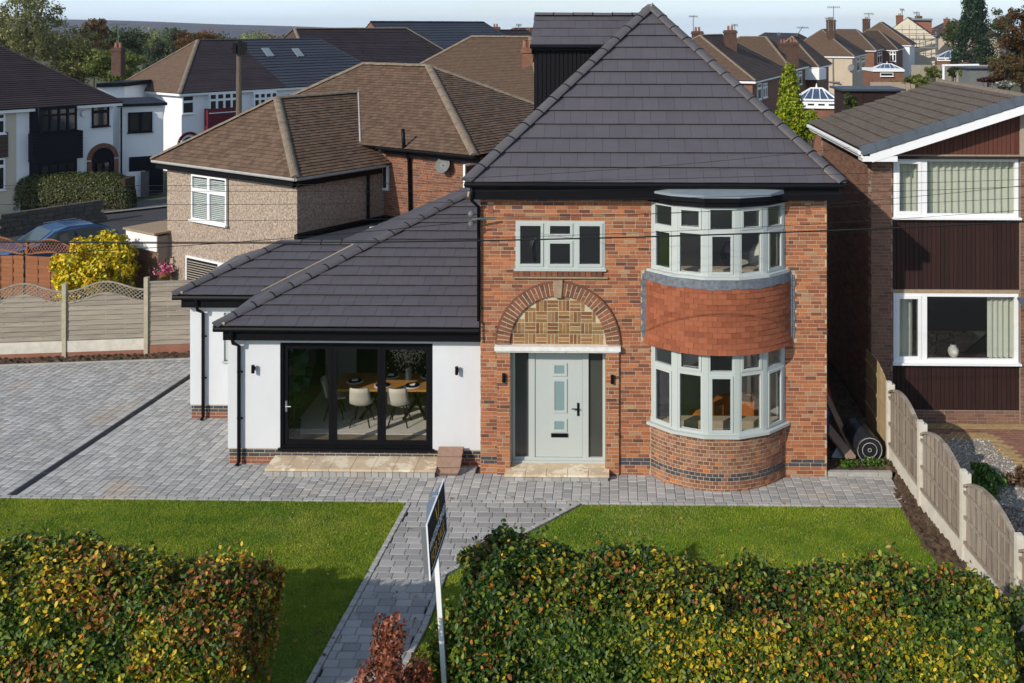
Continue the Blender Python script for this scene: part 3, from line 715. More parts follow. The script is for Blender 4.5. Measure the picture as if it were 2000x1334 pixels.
# ---- the bay: curved brick base, two storeys of faceted windows, hung tiles between, small flat roof
def bp(a, r, z): return Vector((BCX+r*math.sin(a), BCY-r*math.cos(a), z))
AM = R(54.5)
bay = MB()
def arcwall(m, r0, r1, z0, z1, n=28, am=AM):
    for i in range(n):
        a0, a1 = -am+2*am*i/n, -am+2*am*(i+1)/n
        m.prism([bp(a0, r0, z0), bp(a1, r0, z0), bp(a1, r1, z0), bp(a0, r1, z0)], (0,0,z1-z0))
    return m
bay = arcwall(MB(), BR-.006, BR-.2, 0, 1.06).build('bay', M['mortar'], house)
P, Pd = [], []; nb = 27; k = 0
while k*.075 < 1.05:
    for i in range(-1, nb):
        s0, s1 = (i+(.5 if k % 2 else 0))/nb, (i+1+(.5 if k % 2 else 0))/nb
        s0, s1 = max(s0, 0), min(s1, 1)
        if s1-s0 < .01: continue
        a0, a1 = -AM+2*AM*s0+.0045, -AM+2*AM*s1-.0045; pr = random.uniform(-.003, .004)
        mm = MB().prism([bp(a0, BR+pr, k*.075+.007), bp(a1, BR+pr, k*.075+.007), bp(a1, BR-.06, k*.075+.007), bp(a0, BR-.06, k*.075+.007)], (0,0,min(.061, 1.05-k*.075-.007)))
        (Pd if k in (3, 4) and random.random() < .9 else P).append((mm.v, mm.f))
    k += 1
emit(Pd, 'dark_brick', M['brick_dark'], bay); emit(P, 'bay_brick', M['brick_bay'], bay, 300, 'bay_brick_field')
def baywin(z0, z1, zt, rw, sillz):
    A = R(54)
    for i in range(5):
        a0, a1 = -A+2*A*i/5, -A+2*A*(i+1)/5; p, q = bp(a0, rw, z0), bp(a1, rw, z0); u = (q-p); w = u.length; u.normalize(); n = Vector((u.y, -u.x, 0))
        h = z1-z0; t = zt-z0
        cells = [(.045, w-.045, 0, t, True), (.045, w-.045, t, h, False)] if i % 2 == 0 else [(.045, w-.045, 0, t, False), (.045, w-.045, t, h, True)]
        f = window(bay, p, u, n, w, h, cells, M['sage'], M['glass'], fw=.05, depth=.075)
        for s in (0, w): pass
    pm = MB()
    for i in range(6):
        a = -A+2*A*i/5; c = bp(a, rw-.035, z0); t = Vector((math.cos(a), math.sin(a), 0)); n = Vector((math.sin(a), -math.cos(a), 0))
        pm.obox(c-t*.052+n*.03, t*.104, -n*.075, Z*(z1-z0))
    pm.build('corner_post', M['sage'], bay)
    sm = MB()
    for i in range(5):
        a0, a1 = -A*1.03+2*A*1.03*i/5, -A*1.03+2*A*1.03*(i+1)/5
        sm.prism([bp(a0, rw+.09, sillz), bp(a1, rw+.09, sillz), bp(a1, rw-.12, sillz), bp(a0, rw-.12, sillz)], (0,0,z0-sillz-.001))
    sm.build('sill', M['sage'], bay)
baywin(1.115, 2.76, 2.28, BR-.005, 1.06)
baywin(4.165, 5.5, 5.02, BR-.005, 4.11)
# hung tiles
HZ0, HZ1, HR = 2.69, 3.97, BR+.085
def hr(z): return HR+.035*max(0, (2.95-z)/.25)
AH = math.acos((BCY-YW+.01)/(HR+.02))
arcwall(MB(), HR-.01, HR-.14, HZ0+.02, HZ1+.1, am=AH).build('bay_apron', M['blackboard'], bay)
P = []; rows = 12; ga = (HZ1-HZ0)/rows; nt_ = 19
for k in range(rows):
    z0 = HZ0+k*ga; z1 = z0+ga+.01
    for i in range(-1, nt_):
        o = .5 if k % 2 else 0
        s0, s1 = max((i+o)/nt_, 0), min((i+1+o)/nt_, 1)
        if s1-s0 < .012: continue
        a0, a1 = -AH+2*AH*s0+.0012, -AH+2*AH*s1-.0012; pr = random.uniform(-.002, .005)
        ro, ri = hr(z0)+.02+pr, hr(z1)+.008+pr
        vs = [bp(a0, ro, z0), bp(a1, ro, z0), bp(a1, ri, z1), bp(a0, ri, z1), bp(a0, ro-.016, z0), bp(a1, ro-.016, z0), bp(a1, ri-.012, z1), bp(a0, ri-.012, z1)]
        P.append((vs, [(0,1,2,3),(0,4,5,1),(1,5,6,2),(3,2,6,7),(0,3,7,4)]))
emit(P, 'hanging_tile', M['hangtile'], bay, 300)
lm = MB()
n = 40
for i in range(n):
    a0, a1 = -AH+2*AH*i/n, -AH+2*AH*(i+1)/n; e0, e1 = [.012*math.sin(i*1.7)+.01*math.sin(i*.6), .012*math.sin((i+1)*1.7)+.01*math.sin((i+1)*.6)]
    lm.add([bp(a0, HR+.026, HZ1-.03+e0), bp(a1, HR+.026, HZ1-.03+e1), bp(a1, HR+.012, 4.115), bp(a0, HR+.012, 4.115), bp(a0, HR-.1, HZ1-.02), bp(a1, HR-.1, HZ1-.02), bp(a1, BR-.08, 4.115), bp(a0, BR-.08, 4.115)], [(0,1,2,3),(0,4,5,1),(3,2,6,7)])
lm.build('lead_flashing', M['lead'], bay)
for sgn in (-1, 1):
    pe = bp(AH*sgn, HR, 0); m = MB()
    for k in range(11): m.box(min(pe.x, pe.x+sgn*(.06+.03*(k % 2))), max(pe.x, pe.x+sgn*(.06+.03*(k % 2))), YW-.03, YW-.012, HZ0+.1+k*.115, HZ0+.1+(k+1)*.115-.006)
    m.box(pe.x-.02, pe.x+.02, YW-.05, YW-.031, HZ0+.05, HZ1+.1); m.build('step_flashing', M['lead'], bay)
rf = MB(); A = R(56); RO = BR+.1
top = [(a, RO) for a in [-A+2*A*i/5 for i in range(6)]]
def bayring(z, dr=0): return [bp(a, RO+dr, z) for a, r in top]
fa = bayring(5.5, -.05); m = MB()
for z0, z1, dr, mt in ((5.5, 5.60, -.05, 0), (5.6, 5.685, 0, 0)):
    q = bayring(z0, dr); q = [Vector((p.x, min(p.y, YW-.005), z0)) for p in q]; m.prism(q[::-1], (0,0,z1-z0))
m.build('bay_fascia', M['black'], bay)
lo = [Vector((p.x, min(p.y, YW-.006), 5.69)) for p in bayring(5.69, .02)]; m = MB()
hi = [Vector((p.x, YW-.2 if p.y < YW-.25 else p.y, 5.80)) for p in lo]
for i in range(5): m.prism([lo[i], lo[i+1], lo[i+1]+Z*.045, lo[i]+Z*.045], (0,.02,0)); m.add([lo[i]+Z*.045, lo[i+1]+Z*.045, hi[i+1], hi[i]], [(0,1,2,3)])
m.build('bay_roof', M['bayroof'], bay)
# floors, ceilings and inner walls so that windows look into rooms
m = MB().box(XL+.27, XR-.27, YW+.27, 29.5, 2.72, 2.9).box(XL+.27, XR-.27, YW+.27, 29.5, 5.55, 5.66).box(XL+.27, XR-.27, YW+.27, 29.5, .02, .1)
m.box(.25, .35, YW+.27, 29.5, .1, 2.72).box(.25, .35, YW+.27, 29.5, 2.9, 5.55).box(XL+.27, XR-.27, 23.6, 23.7, .1, 2.72).box(XL+.27, XR-.27, 23.9, 24, 2.9, 5.55)
m.prism([bp(-AM+2*AM*i/10, BR-.2, 2.765) for i in range(11)], (0,0,.1)); m.prism([bp(-AM+2*AM*i/10, BR-.2, 5.505) for i in range(11)], (0,0,.06))
m.build('inner_wall', M['inmid'], house)
# ---- roof
ERY = 19.76; EL_, ER_ = onY(911, 357, ERY), onY(1646, 356, ERY); ez = (EL_.z+ER_.z)/2; xl, xr = EL_.x, ER_.x; hw = (xr-xl)/2; xc = (xl+xr)/2
apex = onD(1270, 15, ERY+hw); apex = Vector((apex.x, ERY+hw, apex.z)); az = apex.z; RB = 27.5
roofp = thing_roof = MB().prism([(xl+.1, ERY+.12, ez-.03), (xr-.1, ERY+.12, ez-.03), (xr-.1, 29.9, ez-.03), (xl+.1, 29.9, ez-.03)], (0,0,-.02)).build('roof', M['blackboard'], house)
e0, e1 = Vector((xl, ERY, ez)), Vector((xr, ERY, ez)); apx = Vector((apex.x, apex.y, az))
roof_tiles(roofp, [e0, e1, apx], .378, .335, .05, 'roof_tile', M['slate'], 300, gap=.004, jit=.002)
bl, br_ = Vector((xl, 30, ez)), Vector((xr, 30, ez)); rb = Vector((apex.x, RB, az))
roof_tiles(roofp, [bl, e0, apx, rb], .378, 0, .026, 'left_tile_field', M['slate'], 0, 'left_tile_field')
roof_tiles(roofp, [e1, br_, rb, apx], .378, 0, .026, 'right_tile_field', M['slate'], 0, 'right_tile_field')
roof_tiles(roofp, [br_, bl, rb], .378, 0, .026, 'rear_tile_field', M['slate'], 0, 'rear_tile_field')
ridge(roofp, e0, apx, .14, .44, M['ridge'], 'hip_tile', lift=.035, clips=True); ridge(roofp, e1, apx, .14, .44, M['ridge'], 'hip_tile', lift=.035, clips=True); ridge(roofp, apx, rb, .105, .44, M['ridge'], lift=.03)
M['pointing'] = mat('sand_pointing', (.4,.32,.23), .95, nscale=20, nstr=.4)
MB().tube([apx+Vector((-.05,-.16,-.05)), apx+Vector((.02,-.1,.03)), apx+Vector((.05,-.02,.1))], [.02,.03,.025], 6).build('mortar_pointing', M['pointing'], roofp)
for t0, t1, e in ((.0, .05, e1), (.0, .02, e0)):
    d = apx-e; MB().tube([e+d*t0+Vector((-.12 if e is e1 else .1,.0,.05)), e+d*t1+Vector((-.13 if e is e1 else .1,.0,.055))], .022, 6).build('mortar_pointing', M['pointing'], roofp)
fz0 = onY(0, 386, ERY+.08).z
m = MB().box(xl+.06, xr-.06, ERY+.06, ERY+.08, fz0, ez-.04).box(xl+.06, xl+.08, ERY+.08, 29.9, fz0, ez-.04).box(xr-.08, xr-.06, ERY+.08, 29.9, fz0, ez-.04)
m.build('fascia', M['black'], roofp); MB().box(xl+.08, xr-.08, ERY+.08, YW+.02, fz0+.005, fz0+.02).box(xl+.08, XL-.001, YW+.02, 29.9, fz0+.005, fz0+.02).box(XR+.001, xr-.08, YW+.02, 29.9, fz0+.005, fz0+.02).build('soffit', M['black'], roofp)
gutter(roofp, (xl-.03, ERY-.0, ez-.055), (xr+.03, ERY-.0, ez-.055), M['black'], .06); gutter(roofp, (xl, ERY, ez-.06), (xl, 29.9, ez-.06), M['black']); gutter(roofp, (xr, ERY, ez-.06), (xr, 29.9, ez-.06), M['black'])
# downpipe on the left corner, cable, wall lamps
dpx = XL+.0
MB().tube([(xl+.1, ERY+.02, ez-.1), (xl+.1, ERY+.05, fz0-.02), (dpx-.03, YW-.06, fz0-.18), (dpx-.03, YW-.06, 3.1)], .036, 8).build('downpipe', M['black'], house, smooth=True)
MB().box(dpx-.02, dpx+.015, YW-.09, YW-.075, 2.7, 3.1).build('cable_clip', M['black'], house)
for px_, yy in ((984, 738), (1196, 741)):
    c = onY(px_, yy, YW-.09); MB().tube([c-Z*.085, c+Z*.085], .034, 12).box(c.x-.02, c.x+.02, c.y, YW-.05, c.z-.03, c.z+.03).build('wall_lamp', M['black'], house)
# ---- dormer on the left slope
dy = 23.35; d0 = onY(1043, 90, dy); d1 = .9; zc = onY(0, 97, dy).z; zr = onY(0, 31, dy+.95).z; ze = onY(0, 86, dy-.15).z
dorm = MB().box(d0.x+.02, d1, dy+.02, 28.5, 6.2, zc).build('dormer', M['blackboard'], roofp)
P = []; x = d0.x
while x < d1-.1: P.append(boxp(x, x+.085, dy-.012, dy+.02, 6.25, zc-.001)); x += .1
emit(P, 'cladding_board', M['blackboard'], dorm)
roof_tiles(dorm, [(d0.x-.04, dy-.15, ze), (d1, dy-.15, ze), (d1, dy+.95, zr), (d0.x-.04, dy+.95, zr)], .36, .335, .024, 'dormer_tile', M['slate'], 60)
roof_tiles(dorm, [(d1, 28.6, ze-.3), (d0.x-.04, 28.6, ze-.3), (d0.x-.04, dy+.95, zr), (d1, dy+.95, zr)], .4, 0, .024, 'rear_tile_field', M['slate'], 0)
ridge(dorm, (d0.x-.06, dy+.95, zr), (d1, dy+.95, zr), .1, .44, M['ridge'], lift=.03, clips=True)
MB().box(d0.x-.05, d1, dy-.14, dy-.12, zc, ze-.02).box(d0.x-.05, d0.x-.03, dy-.12, 28.4, zc-.1, ze-.02).box(d0.x-.03, d1, dy-.12, dy+.02, zc+.004, zc+.02).build('dormer_fascia', M['black'], dorm)
gutter(dorm, (d0.x-.08, dy-.17, ze-.05), (d1, dy-.17, ze-.05), M['black'], .05)
# ---------------------------------------------------------------- white rendered extension
ext = thing('rendered_extension', 'low white rendered extension with black folding doors and grey hipped roof', 'building', (-5.5, 22, 0))
YE = 20.4; EX0, EX1 = onZ(444, 912).x+.0, XL-.002; EX0 = -7.93
RX0, RY = -9.7, 22.72
b0, b1 = onY(547, 880, YE), onY(845, 671, YE); BZ0, BZ1 = .345, b1.z
hl = [(b0.x, b1.x, BZ0, BZ1)]
rwin = (onY(437, 0, RY).x, onY(470, 0, RY).x, 1.35, 2.45)
m = wall_boxes(MB(), EX0, EX1, .345, 2.84, hl, YE, YE+.28)
wall_boxes(m, RX0, EX0-.001, .345, 2.84, [rwin], RY, RY+.28); m.box(EX0, EX0+.28, YE+.28, RY+.28, .345, 2.84)
m.box(RX0, RX0+.28, RY+.28, 26.2, .345, 2.84); m.box(RX0, EX1, 26.2, 26.4, .345, 2.84)
ew = m.build('wall', M['render'], ext)
m = MB().box(EX0+.02, EX1, YE+.022, YE+.27, 0, .345).box(RX0+.02, EX0-.001, RY+.022, RY+.27, 0, .345).box(EX0+.022, EX0+.27, YE+.27, RY+.02, 0, .344).box(RX0+.022, RX0+.27, RY+.27, 26.2, 0, .344)
pl = m.build('plinth', M['cream_mortar'], ext); P, Pd = [], []
for o, u, n, w in (((EX0+.02, YE+.022, 0), UX, FR, EX1-EX0-.02), ((RX0+.02, RY+.022, 0), UX, FR, EX0-RX0-.02), ((RX0+.022, 26.2, 0), Vector((0,-1,0)), Vector((-1,0,0)), 3.45), ((EX0+.022, RY, 0), Vector((0,-1,0)), Vector((-1,0,0)), RY-YE-.02)):
    rs = [(s0, s1, a+.022, b+.022) for s0, s1, a, b in brick_rects(w, 0, .32, [], hdr=0)]
    Pd += brick_pieces(o, u, n, [r for r in rs if r[2] > .16]); P += brick_pieces(o, u, n, [r for r in rs if r[2] <= .16])
emit(P, 'brick', M['brick_low'], pl); emit(Pd, 'dark_brick', M['brick_dark'], pl)
# folding doors
bw, bh = b1.x-b0.x, BZ1-BZ0; m = MB()
by = YE+.06
for a, b, c, d in ((0, bw, 0, .06), (0, bw, bh-.06, bh), (0, .06, .06, bh-.06), (bw-.06, bw, .06, bh-.06)): m.box(b0.x+a, b0.x+b, by-.03, by+.09, BZ0+c, BZ0+d)
m.box(b0.x-.03, b1.x+.03, YE-.06, by-.03, BZ0-.03, BZ0+.02)
bf = m.build('folding_door_frame', M['black'], ext); pw_ = (bw-.12)/3
for i in range(3):
    x0 = b0.x+.06+i*pw_; x1 = x0+pw_; m = MB(); z0, z1 = BZ0+.06, BZ0+bh-.06; t = .085
    for a, b, c, d in ((x0, x1, z0, z0+t), (x0, x1, z1-t, z1), (x0, x0+t, z0+t, z1-t), (x1-t, x1, z0+t, z1-t)): m.box(a+.002, b-.002, by, by+.06, c, d)
    dp = m.build('door_panel', M['black'], ext)
    MB().box(x0+t-.005, x1-t+.005, by+.025, by+.035, z0+t-.005, z1-t+.005).build('pane', M['glassdoor'], dp)
    if i == 0: MB().tube([(x0+.05, by-.01, 1.2), (x0+.05, by-.05, 1.2), (x0+.16, by-.05, 1.2)], .012, 8).box(x0+.03, x0+.07, by-.012, by, 1.08, 1.3).build('handle', M['steel'], dp)
ww = window(ext, (rwin[0], RY+.04, rwin[2]), UX, FR, rwin[1]-rwin[0], rwin[3]-rwin[2], [(0, rwin[1]-rwin[0], 0, rwin[3]-rwin[2], True)], M['sage'], M['glass'], sill=(.03, .09, .04))
step(ext, onY(517, 930, 19.8).x, onY(851, 930, 19.8).x, 19.82, YE+.015, .2, 8, 24)
# roofs
g0 = onY(420, 637, 20.13); ez2 = g0.z; gx = g0.x; GY = 20.13; gt = 4.4; zt = ez2+gt*math.tan(R(23.3))
gxr = XL-.004
hipT = Vector((gx+gt, GY+gt, zt)); er = MB().prism([(gx+.1, GY+.15, ez2-.04), (gxr, GY+.15, ez2-.04), (gxr, 26.3, ez2-.04), (gx+.1, 26.3, ez2-.04)], (0,0,-.02)).build('roof', M['blackboard'], ext)
roof_tiles(er, [(gx, GY, ez2), (gxr, GY, ez2), (gxr, GY+gt, zt), hipT], .333, .335, .045, 'roof_tile', M['slate'], 230, jit=.002, gap=.004)
r0 = onY(340, 577, 22.45); RXe = r0.x; RYe = 22.45; rt = 1.85; rz = ez2+rt*math.tan(R(22.6))
roof_tiles(er, [(gx, 26.6, ez2), (gx, GY, ez2), hipT, (gx+gt, 26.6, zt)], .333, 0, .024, 'west_tile_field', M['slate'], 0)
rh = Vector((RXe+rt, RYe+rt, rz)); rv = (gx+rt, RYe+rt, rz)
roof_tiles(er, [(RXe, RYe, ez2), (gx, RYe, ez2), (gx+rt+.05, RYe+rt, rz), rh], .333, .335, .045, 'rear_roof_tile', M['slate'], 70, jit=.003, gap=.005)
roof_tiles(er, [(RXe, RYe+2*rt, ez2), (RXe, RYe, ez2), rh], .333, 0, .024, 'side_tile_field', M['slate'], 0)
roof_tiles(er, [(gx+rt, RYe+2*rt, ez2), (RXe, RYe+2*rt, ez2), rh, (gx+rt, RYe+rt, rz)], .333, 0, .024, 'back_tile_field', M['slate'], 0)
ridge(er, (gx, GY, ez2), hipT, .13, .44, M['ridge'], 'hip_tile', lift=.035, clips=True); ridge(er, (RXe, RYe, ez2), rh, .13, .44, M['ridge'], 'hip_tile', lift=.035, clips=True)
ridge(er, rh, (gx+rt+.1, RYe+rt, rz), .12, .44, M['ridge'], lift=.03, clips=True); ridge(er, hipT, (gxr-.02, GY+gt, zt), .105, .44, M['ridge'], lift=.03)
pv = [Vector((gx, GY, ez2)).lerp(hipT, t) for t in (.2, .3, .42)]
pv = [Vector((gx+rt*t, RYe+rt*t, ez2+(rz-ez2)*t+.035)) for t in (.05, .3, .5, .75, .95)]
MB().tube(pv, [.018,.024,.02,.026,.035], 6).build('mortar_pointing', M['pointing'], er)
for q0, q1 in ((rh+Vector((-.02,-.14,-.02)), rh+Vector((.0,-.05,.06))), (Vector((gx+.1, GY, ez2+.06)), Vector((gx+.2, GY, ez2+.05))), (Vector((RXe+.1, RYe, ez2+.06)), Vector((RXe+.2, RYe, ez2+.05))), (hipT+Vector((.1,-.1,0)), hipT+Vector((.12,-.05,.12)))): MB().tube([q0, q1], .03, 6).build('mortar_pointing', M['pointing'], er)
m = MB().box(gx+.14, gxr, GY+.05, GY+.07, ez2-.3, ez2-.05).box(gx+.14, gx+.16, GY+.07, RYe+.3, ez2-.3, ez2-.05).box(RXe+.14, gx+.13, RYe+.05, RYe+.07, ez2-.3, ez2-.05).box(RXe+.14, RXe+.16, RYe+.07, 26.2, ez2-.3, ez2-.05)
m.box(gx+.16, gxr, GY+.07, YE+.005, ez2-.295, ez2-.28).box(gx+.16, EX0-.001, YE+.005, RYe+.3, ez2-.295, ez2-.28).box(RXe+.16, gx+.13, RYe+.07, RY+.005, ez2-.295, ez2-.28).box(RXe+.16, RX0-.001, RY+.005, 26.2, ez2-.295, ez2-.28)
m.build('fascia', M['black'], er)
gutter(er, (gx-.03, GY, ez2-.06), (gxr, GY, ez2-.06), M['black'], .06); gutter(er, (gx, GY, ez2-.065), (gx, RYe, ez2-.065), M['black'], .055); gutter(er, (RXe-.03, RYe, ez2-.06), (gx, RYe, ez2-.06), M['black'], .06); gutter(er, (RXe, RYe, ez2-.065), (RXe, 26.2, ez2-.065), M['black'], .055)
for px_, yq, yw in ((467, GY, YE), (397, RYe, RY)):
    x = onY(px_, 700, yw-.06).x; xs = x-.07
    MB().tube([(xs, yq, ez2-.1), (xs, yq+.03, ez2-.28), (xs+.01, yq+.05, ez2-.36), (x, yw-.07, ez2-.46), (x, yw-.07, .1), (x-.02, yw-.14, .04)], .038, 8).box(x-.06, x+.06, yw-.03, yw-.001, 1.9, 1.93).box(x-.06, x+.06, yw-.03, yw-.001, .95, .98).build('downpipe', M['black'], ext)
for px_, yy in ((494, 721), (892, 724)):
    c = onY(px_, yy, YE-.09); MB().tube([c-Z*.08, c+Z*.08], .034, 12).box(c.x-.02, c.x+.02, c.y, YE-.001, c.z-.03, c.z+.03).build('wall_lamp', M['black'], ext)
# room behind the folding doors
IX0, IX1, IY1, FZ = EX0+.28, EX1-.1, 25.6, .32
m = MB().box(IX0-.02, IX1, YE+.28, 26.2, .28, FZ); m.build('room_floor', M['floor'], ext)
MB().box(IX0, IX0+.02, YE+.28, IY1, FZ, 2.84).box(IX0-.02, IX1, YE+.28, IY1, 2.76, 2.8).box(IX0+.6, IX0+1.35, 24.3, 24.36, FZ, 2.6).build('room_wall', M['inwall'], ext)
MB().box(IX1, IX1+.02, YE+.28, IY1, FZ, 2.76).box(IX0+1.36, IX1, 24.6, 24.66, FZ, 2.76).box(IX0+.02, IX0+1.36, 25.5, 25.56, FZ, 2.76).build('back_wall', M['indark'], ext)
# ---------------------------------------------------------------- leaves
def leaf_cloud(name, p, nrm, size, col, parent=None, kind=None, wid=.6, fold=.25, jitter=.7, simple=False, droop=0.0, mt=None):
    n = len(p); nr = nrm+RS.normal(0, jitter, (n, 3)); nr /= np.linalg.norm(nr, axis=1)[:, None]+1e-9
    d = RS.normal(0, 1, (n, 3)); d[:, 2] -= .5+droop; d -= nr*np.sum(d*nr, 1)[:, None]; d /= np.linalg.norm(d, axis=1)[:, None]+1e-9
    e = np.cross(nr, d); s = size[:, None]; w = s*wid*.5
    if simple:
        V = np.stack([p-d*s*.5, p+e*w, p+d*s*.5, p-e*w], 1).reshape(-1, 3); F = np.arange(4*n).reshape(-1, 4); k = 4
    else:
        f = nr*s*fold*.3
        V = np.stack([p-d*s*.5, p-d*s*.18+e*w+f, p+d*s*.2+e*w*.85+f, p+d*s*.55-f*.6, p+d*s*.2-e*w*.85+f, p-d*s*.18-e*w+f], 1).reshape(-1, 3)
        b = np.arange(n)[:, None]*6; F = np.concatenate([b+np.array([[0,3,2,1]]), b+np.array([[0,5,4,3]])], 0); k = 6
    return cards(name, V, F, np.repeat(col, k, 0), mt or M['leaf'], parent, kind)
def palette(n, cols, wts, w_extra=None):
    c = np.array(cols); w = np.array(wts, float)
    if w_extra is None: idx = RS.choice(len(c), n, p=w/w.sum())
    else:
        W = w[None, :]*w_extra; W /= W.sum(1)[:, None]; idx = (W.cumsum(1) > RS.rand(n)[:, None]).argmax(1)
    return c[idx]*RS.uniform(.7, 1.3, (n, 1))
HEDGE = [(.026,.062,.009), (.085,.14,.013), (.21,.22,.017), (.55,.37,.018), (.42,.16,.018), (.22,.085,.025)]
def hedge(name, label, x0, x1, y0, y1, h, n, skew=0, seed=0, wy=1.0, wb=1.0, endr=False, rise=0):
    t = thing(name, label, 'hedge', ((x0+x1)/2, (y0+y1)/2, 0), 'beech hedges along the front of the garden')
    u = RS.rand(n); A = [(x1-x0)*h*1.15, (x1-x0)*(y1-y0)*1.3, (y1-y0)*h, (y1-y0)*h, (x1-x0)*h*.4]; A = np.array(A); A = A/A.sum()
    f = RS.choice(5, n, p=A); a, b = RS.rand(n), RS.rand(n)
    X = x0+(x1-x0)*a; Y = y0+(y1-y0)*b; Zz = h*np.sqrt(b); N = np.zeros((n, 3))
    for k, (fx, nn) in enumerate((((X, np.full(n, y0), Zz), (0,-1,.25)), ((X, Y, np.full(n, h)), (0,-.2,1)), ((np.full(n, x1), y0+(y1-y0)*a, Zz), (1,0,.3)), ((np.full(n, x0), y0+(y1-y0)*a, Zz), (-1,0,.3)), ((X, np.full(n, y1), Zz), (0,1,.3)))):
        m = f == k
        if k == 0: Pm = np.stack(fx, 1)
        else: Pm[m] = np.stack(fx, 1)[m]
        N[m] = nn
    p = Pm
    cx, cy = (x0+x1)/2, (y0+y1)/2                       # rounded shoulders
    ty = np.abs(p[:, 1]-cy)/((y1-y0)/2); tx = np.clip((np.abs(p[:, 0]-cx)-((x1-x0)/2-.5))/.5, 0, 1)
    top = p[:, 2] > h*.8
    p[:, 2] -= np.where(top, .16*ty**3+.18*tx**2, 0)
    lift = (vnoise(p*np.array([1,.4,0]), .9, seed+41)-.5)*.4+rise*np.clip((x0+1.5-p[:, 0])/1.2, 0, 1)
    p[:, 2] += lift*np.clip(p[:, 2]/h, 0, 1); q = p.copy()
    bulge = (vnoise(q, 1.3, seed)-.5)*.36+(vnoise(q, 3.1, seed+3)-.5)*.34+(vnoise(q, 6, seed+7)-.5)*.12
    p = p+N*bulge[:, None]-N*(RS.rand(n)**1.6*.32)[:, None]+RS.normal(0, .018, (n, 3))
    sprig = (RS.rand(n) < .05) & (f == 1); p[sprig, 2] += RS.uniform(.02, .2, sprig.sum())
    yl = np.clip((vnoise(q, 1.0, seed+11)-.46)*4, 0, 1)+.8*np.clip((vnoise(q, 2.4, seed+19)-.56)*6, 0, 1)
    br = np.clip((vnoise(q, 1.6, seed+23)-.54)*6, 0, 1)+.5*np.clip((q[:, 2]-h*.82)/h*5, 0, 1)*(vnoise(q, 2, seed+31) > .45)
    if endr: br = br+2.0*np.clip((q[:, 0]-(x1-.35))/.35, 0, 1)
    dk = 1+2.5*rise*np.clip((x0+1.6-q[:, 0])/1.4, 0, 1)*3
    we = np.stack([dk, np.ones(n), .6+1.2*yl, .03+1.7*yl**1.5*wy, .015+1.3*br*wb+.15*yl, .02+1.6*br*wb], 1)
    c = palette(n, HEDGE, [1.3, 1.4, .75, .45, .25, .4], we)
    leaf_cloud('foliage', p, N, RS.uniform(.04, .086, n), c, t, 'stuff', jitter=.85)
    k2 = RS.rand(n) < .22; p2 = p[k2]-N[k2]*RS.uniform(.16, .4, (k2.sum(), 1)); keep = p2[:, 2] > .05      # leaves further in, coloured darker for the shade there
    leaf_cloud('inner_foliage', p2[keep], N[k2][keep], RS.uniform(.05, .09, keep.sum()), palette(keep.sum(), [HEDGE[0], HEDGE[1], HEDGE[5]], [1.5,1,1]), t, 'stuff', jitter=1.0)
    core = MB(); nx, nz = 26, 7
    for side, yy in ((0, y0+.42), (1, y1-.42)):
        for i in range(nx+1):
            for j in range(nz+1): core.v.append((x0+.4+(x1-x0-.8)*i/nx, yy+random.uniform(-.08, .08), (h-.5+random.uniform(-.08, .08))*j/nz))
    o2 = (nx+1)*(nz+1)
    for i in range(nx):
        for j in range(nz):
            a = i*(nz+1)+j; core.f.append((a, a+nz+1, a+nz+2, a+1)); core.f.append((o2+a, o2+a+1, o2+a+nz+2, o2+a+nz+1))
        a = i*(nz+1)+nz; core.f.append((a, a+nz+1, o2+a+nz+1, o2+a))
    for i in (0, nx): a = i*(nz+1); core.f.append((a, a+nz, o2+a+nz, o2+a))
    core.build('inner_growth', M['twig'], t)  # solid core coloured dark for the shade deep in the hedge
    tw = MB(); 
    for i in range(160):
        x, y = random.uniform(x0+.1, x1-.1), random.uniform(y0+.1, y1-.1); hh = h-.1+random.uniform(0, .22)
        tw.tube([(x, y, h-.5), (x+random.uniform(-.1,.1), y+random.uniform(-.1,.1), hh)], .004, 3, False)
    tw.build('twig_growth', M['twig'], t, 'stuff')
    return t
hedge('hedge', 'autumn beech hedge beside the left lawn, brown at its path end', -12.5, -4.62, 12.35, 13.55, 1.98, 98000, seed=1, wy=1.7, wb=2.2, endr=True)
hedge('hedge', 'green and yellow beech hedge in front of the right lawn', -1.95, 4.8, 12.3, 13.6, 1.9, 115000, seed=5, wy=.75, wb=.75, rise=.3)
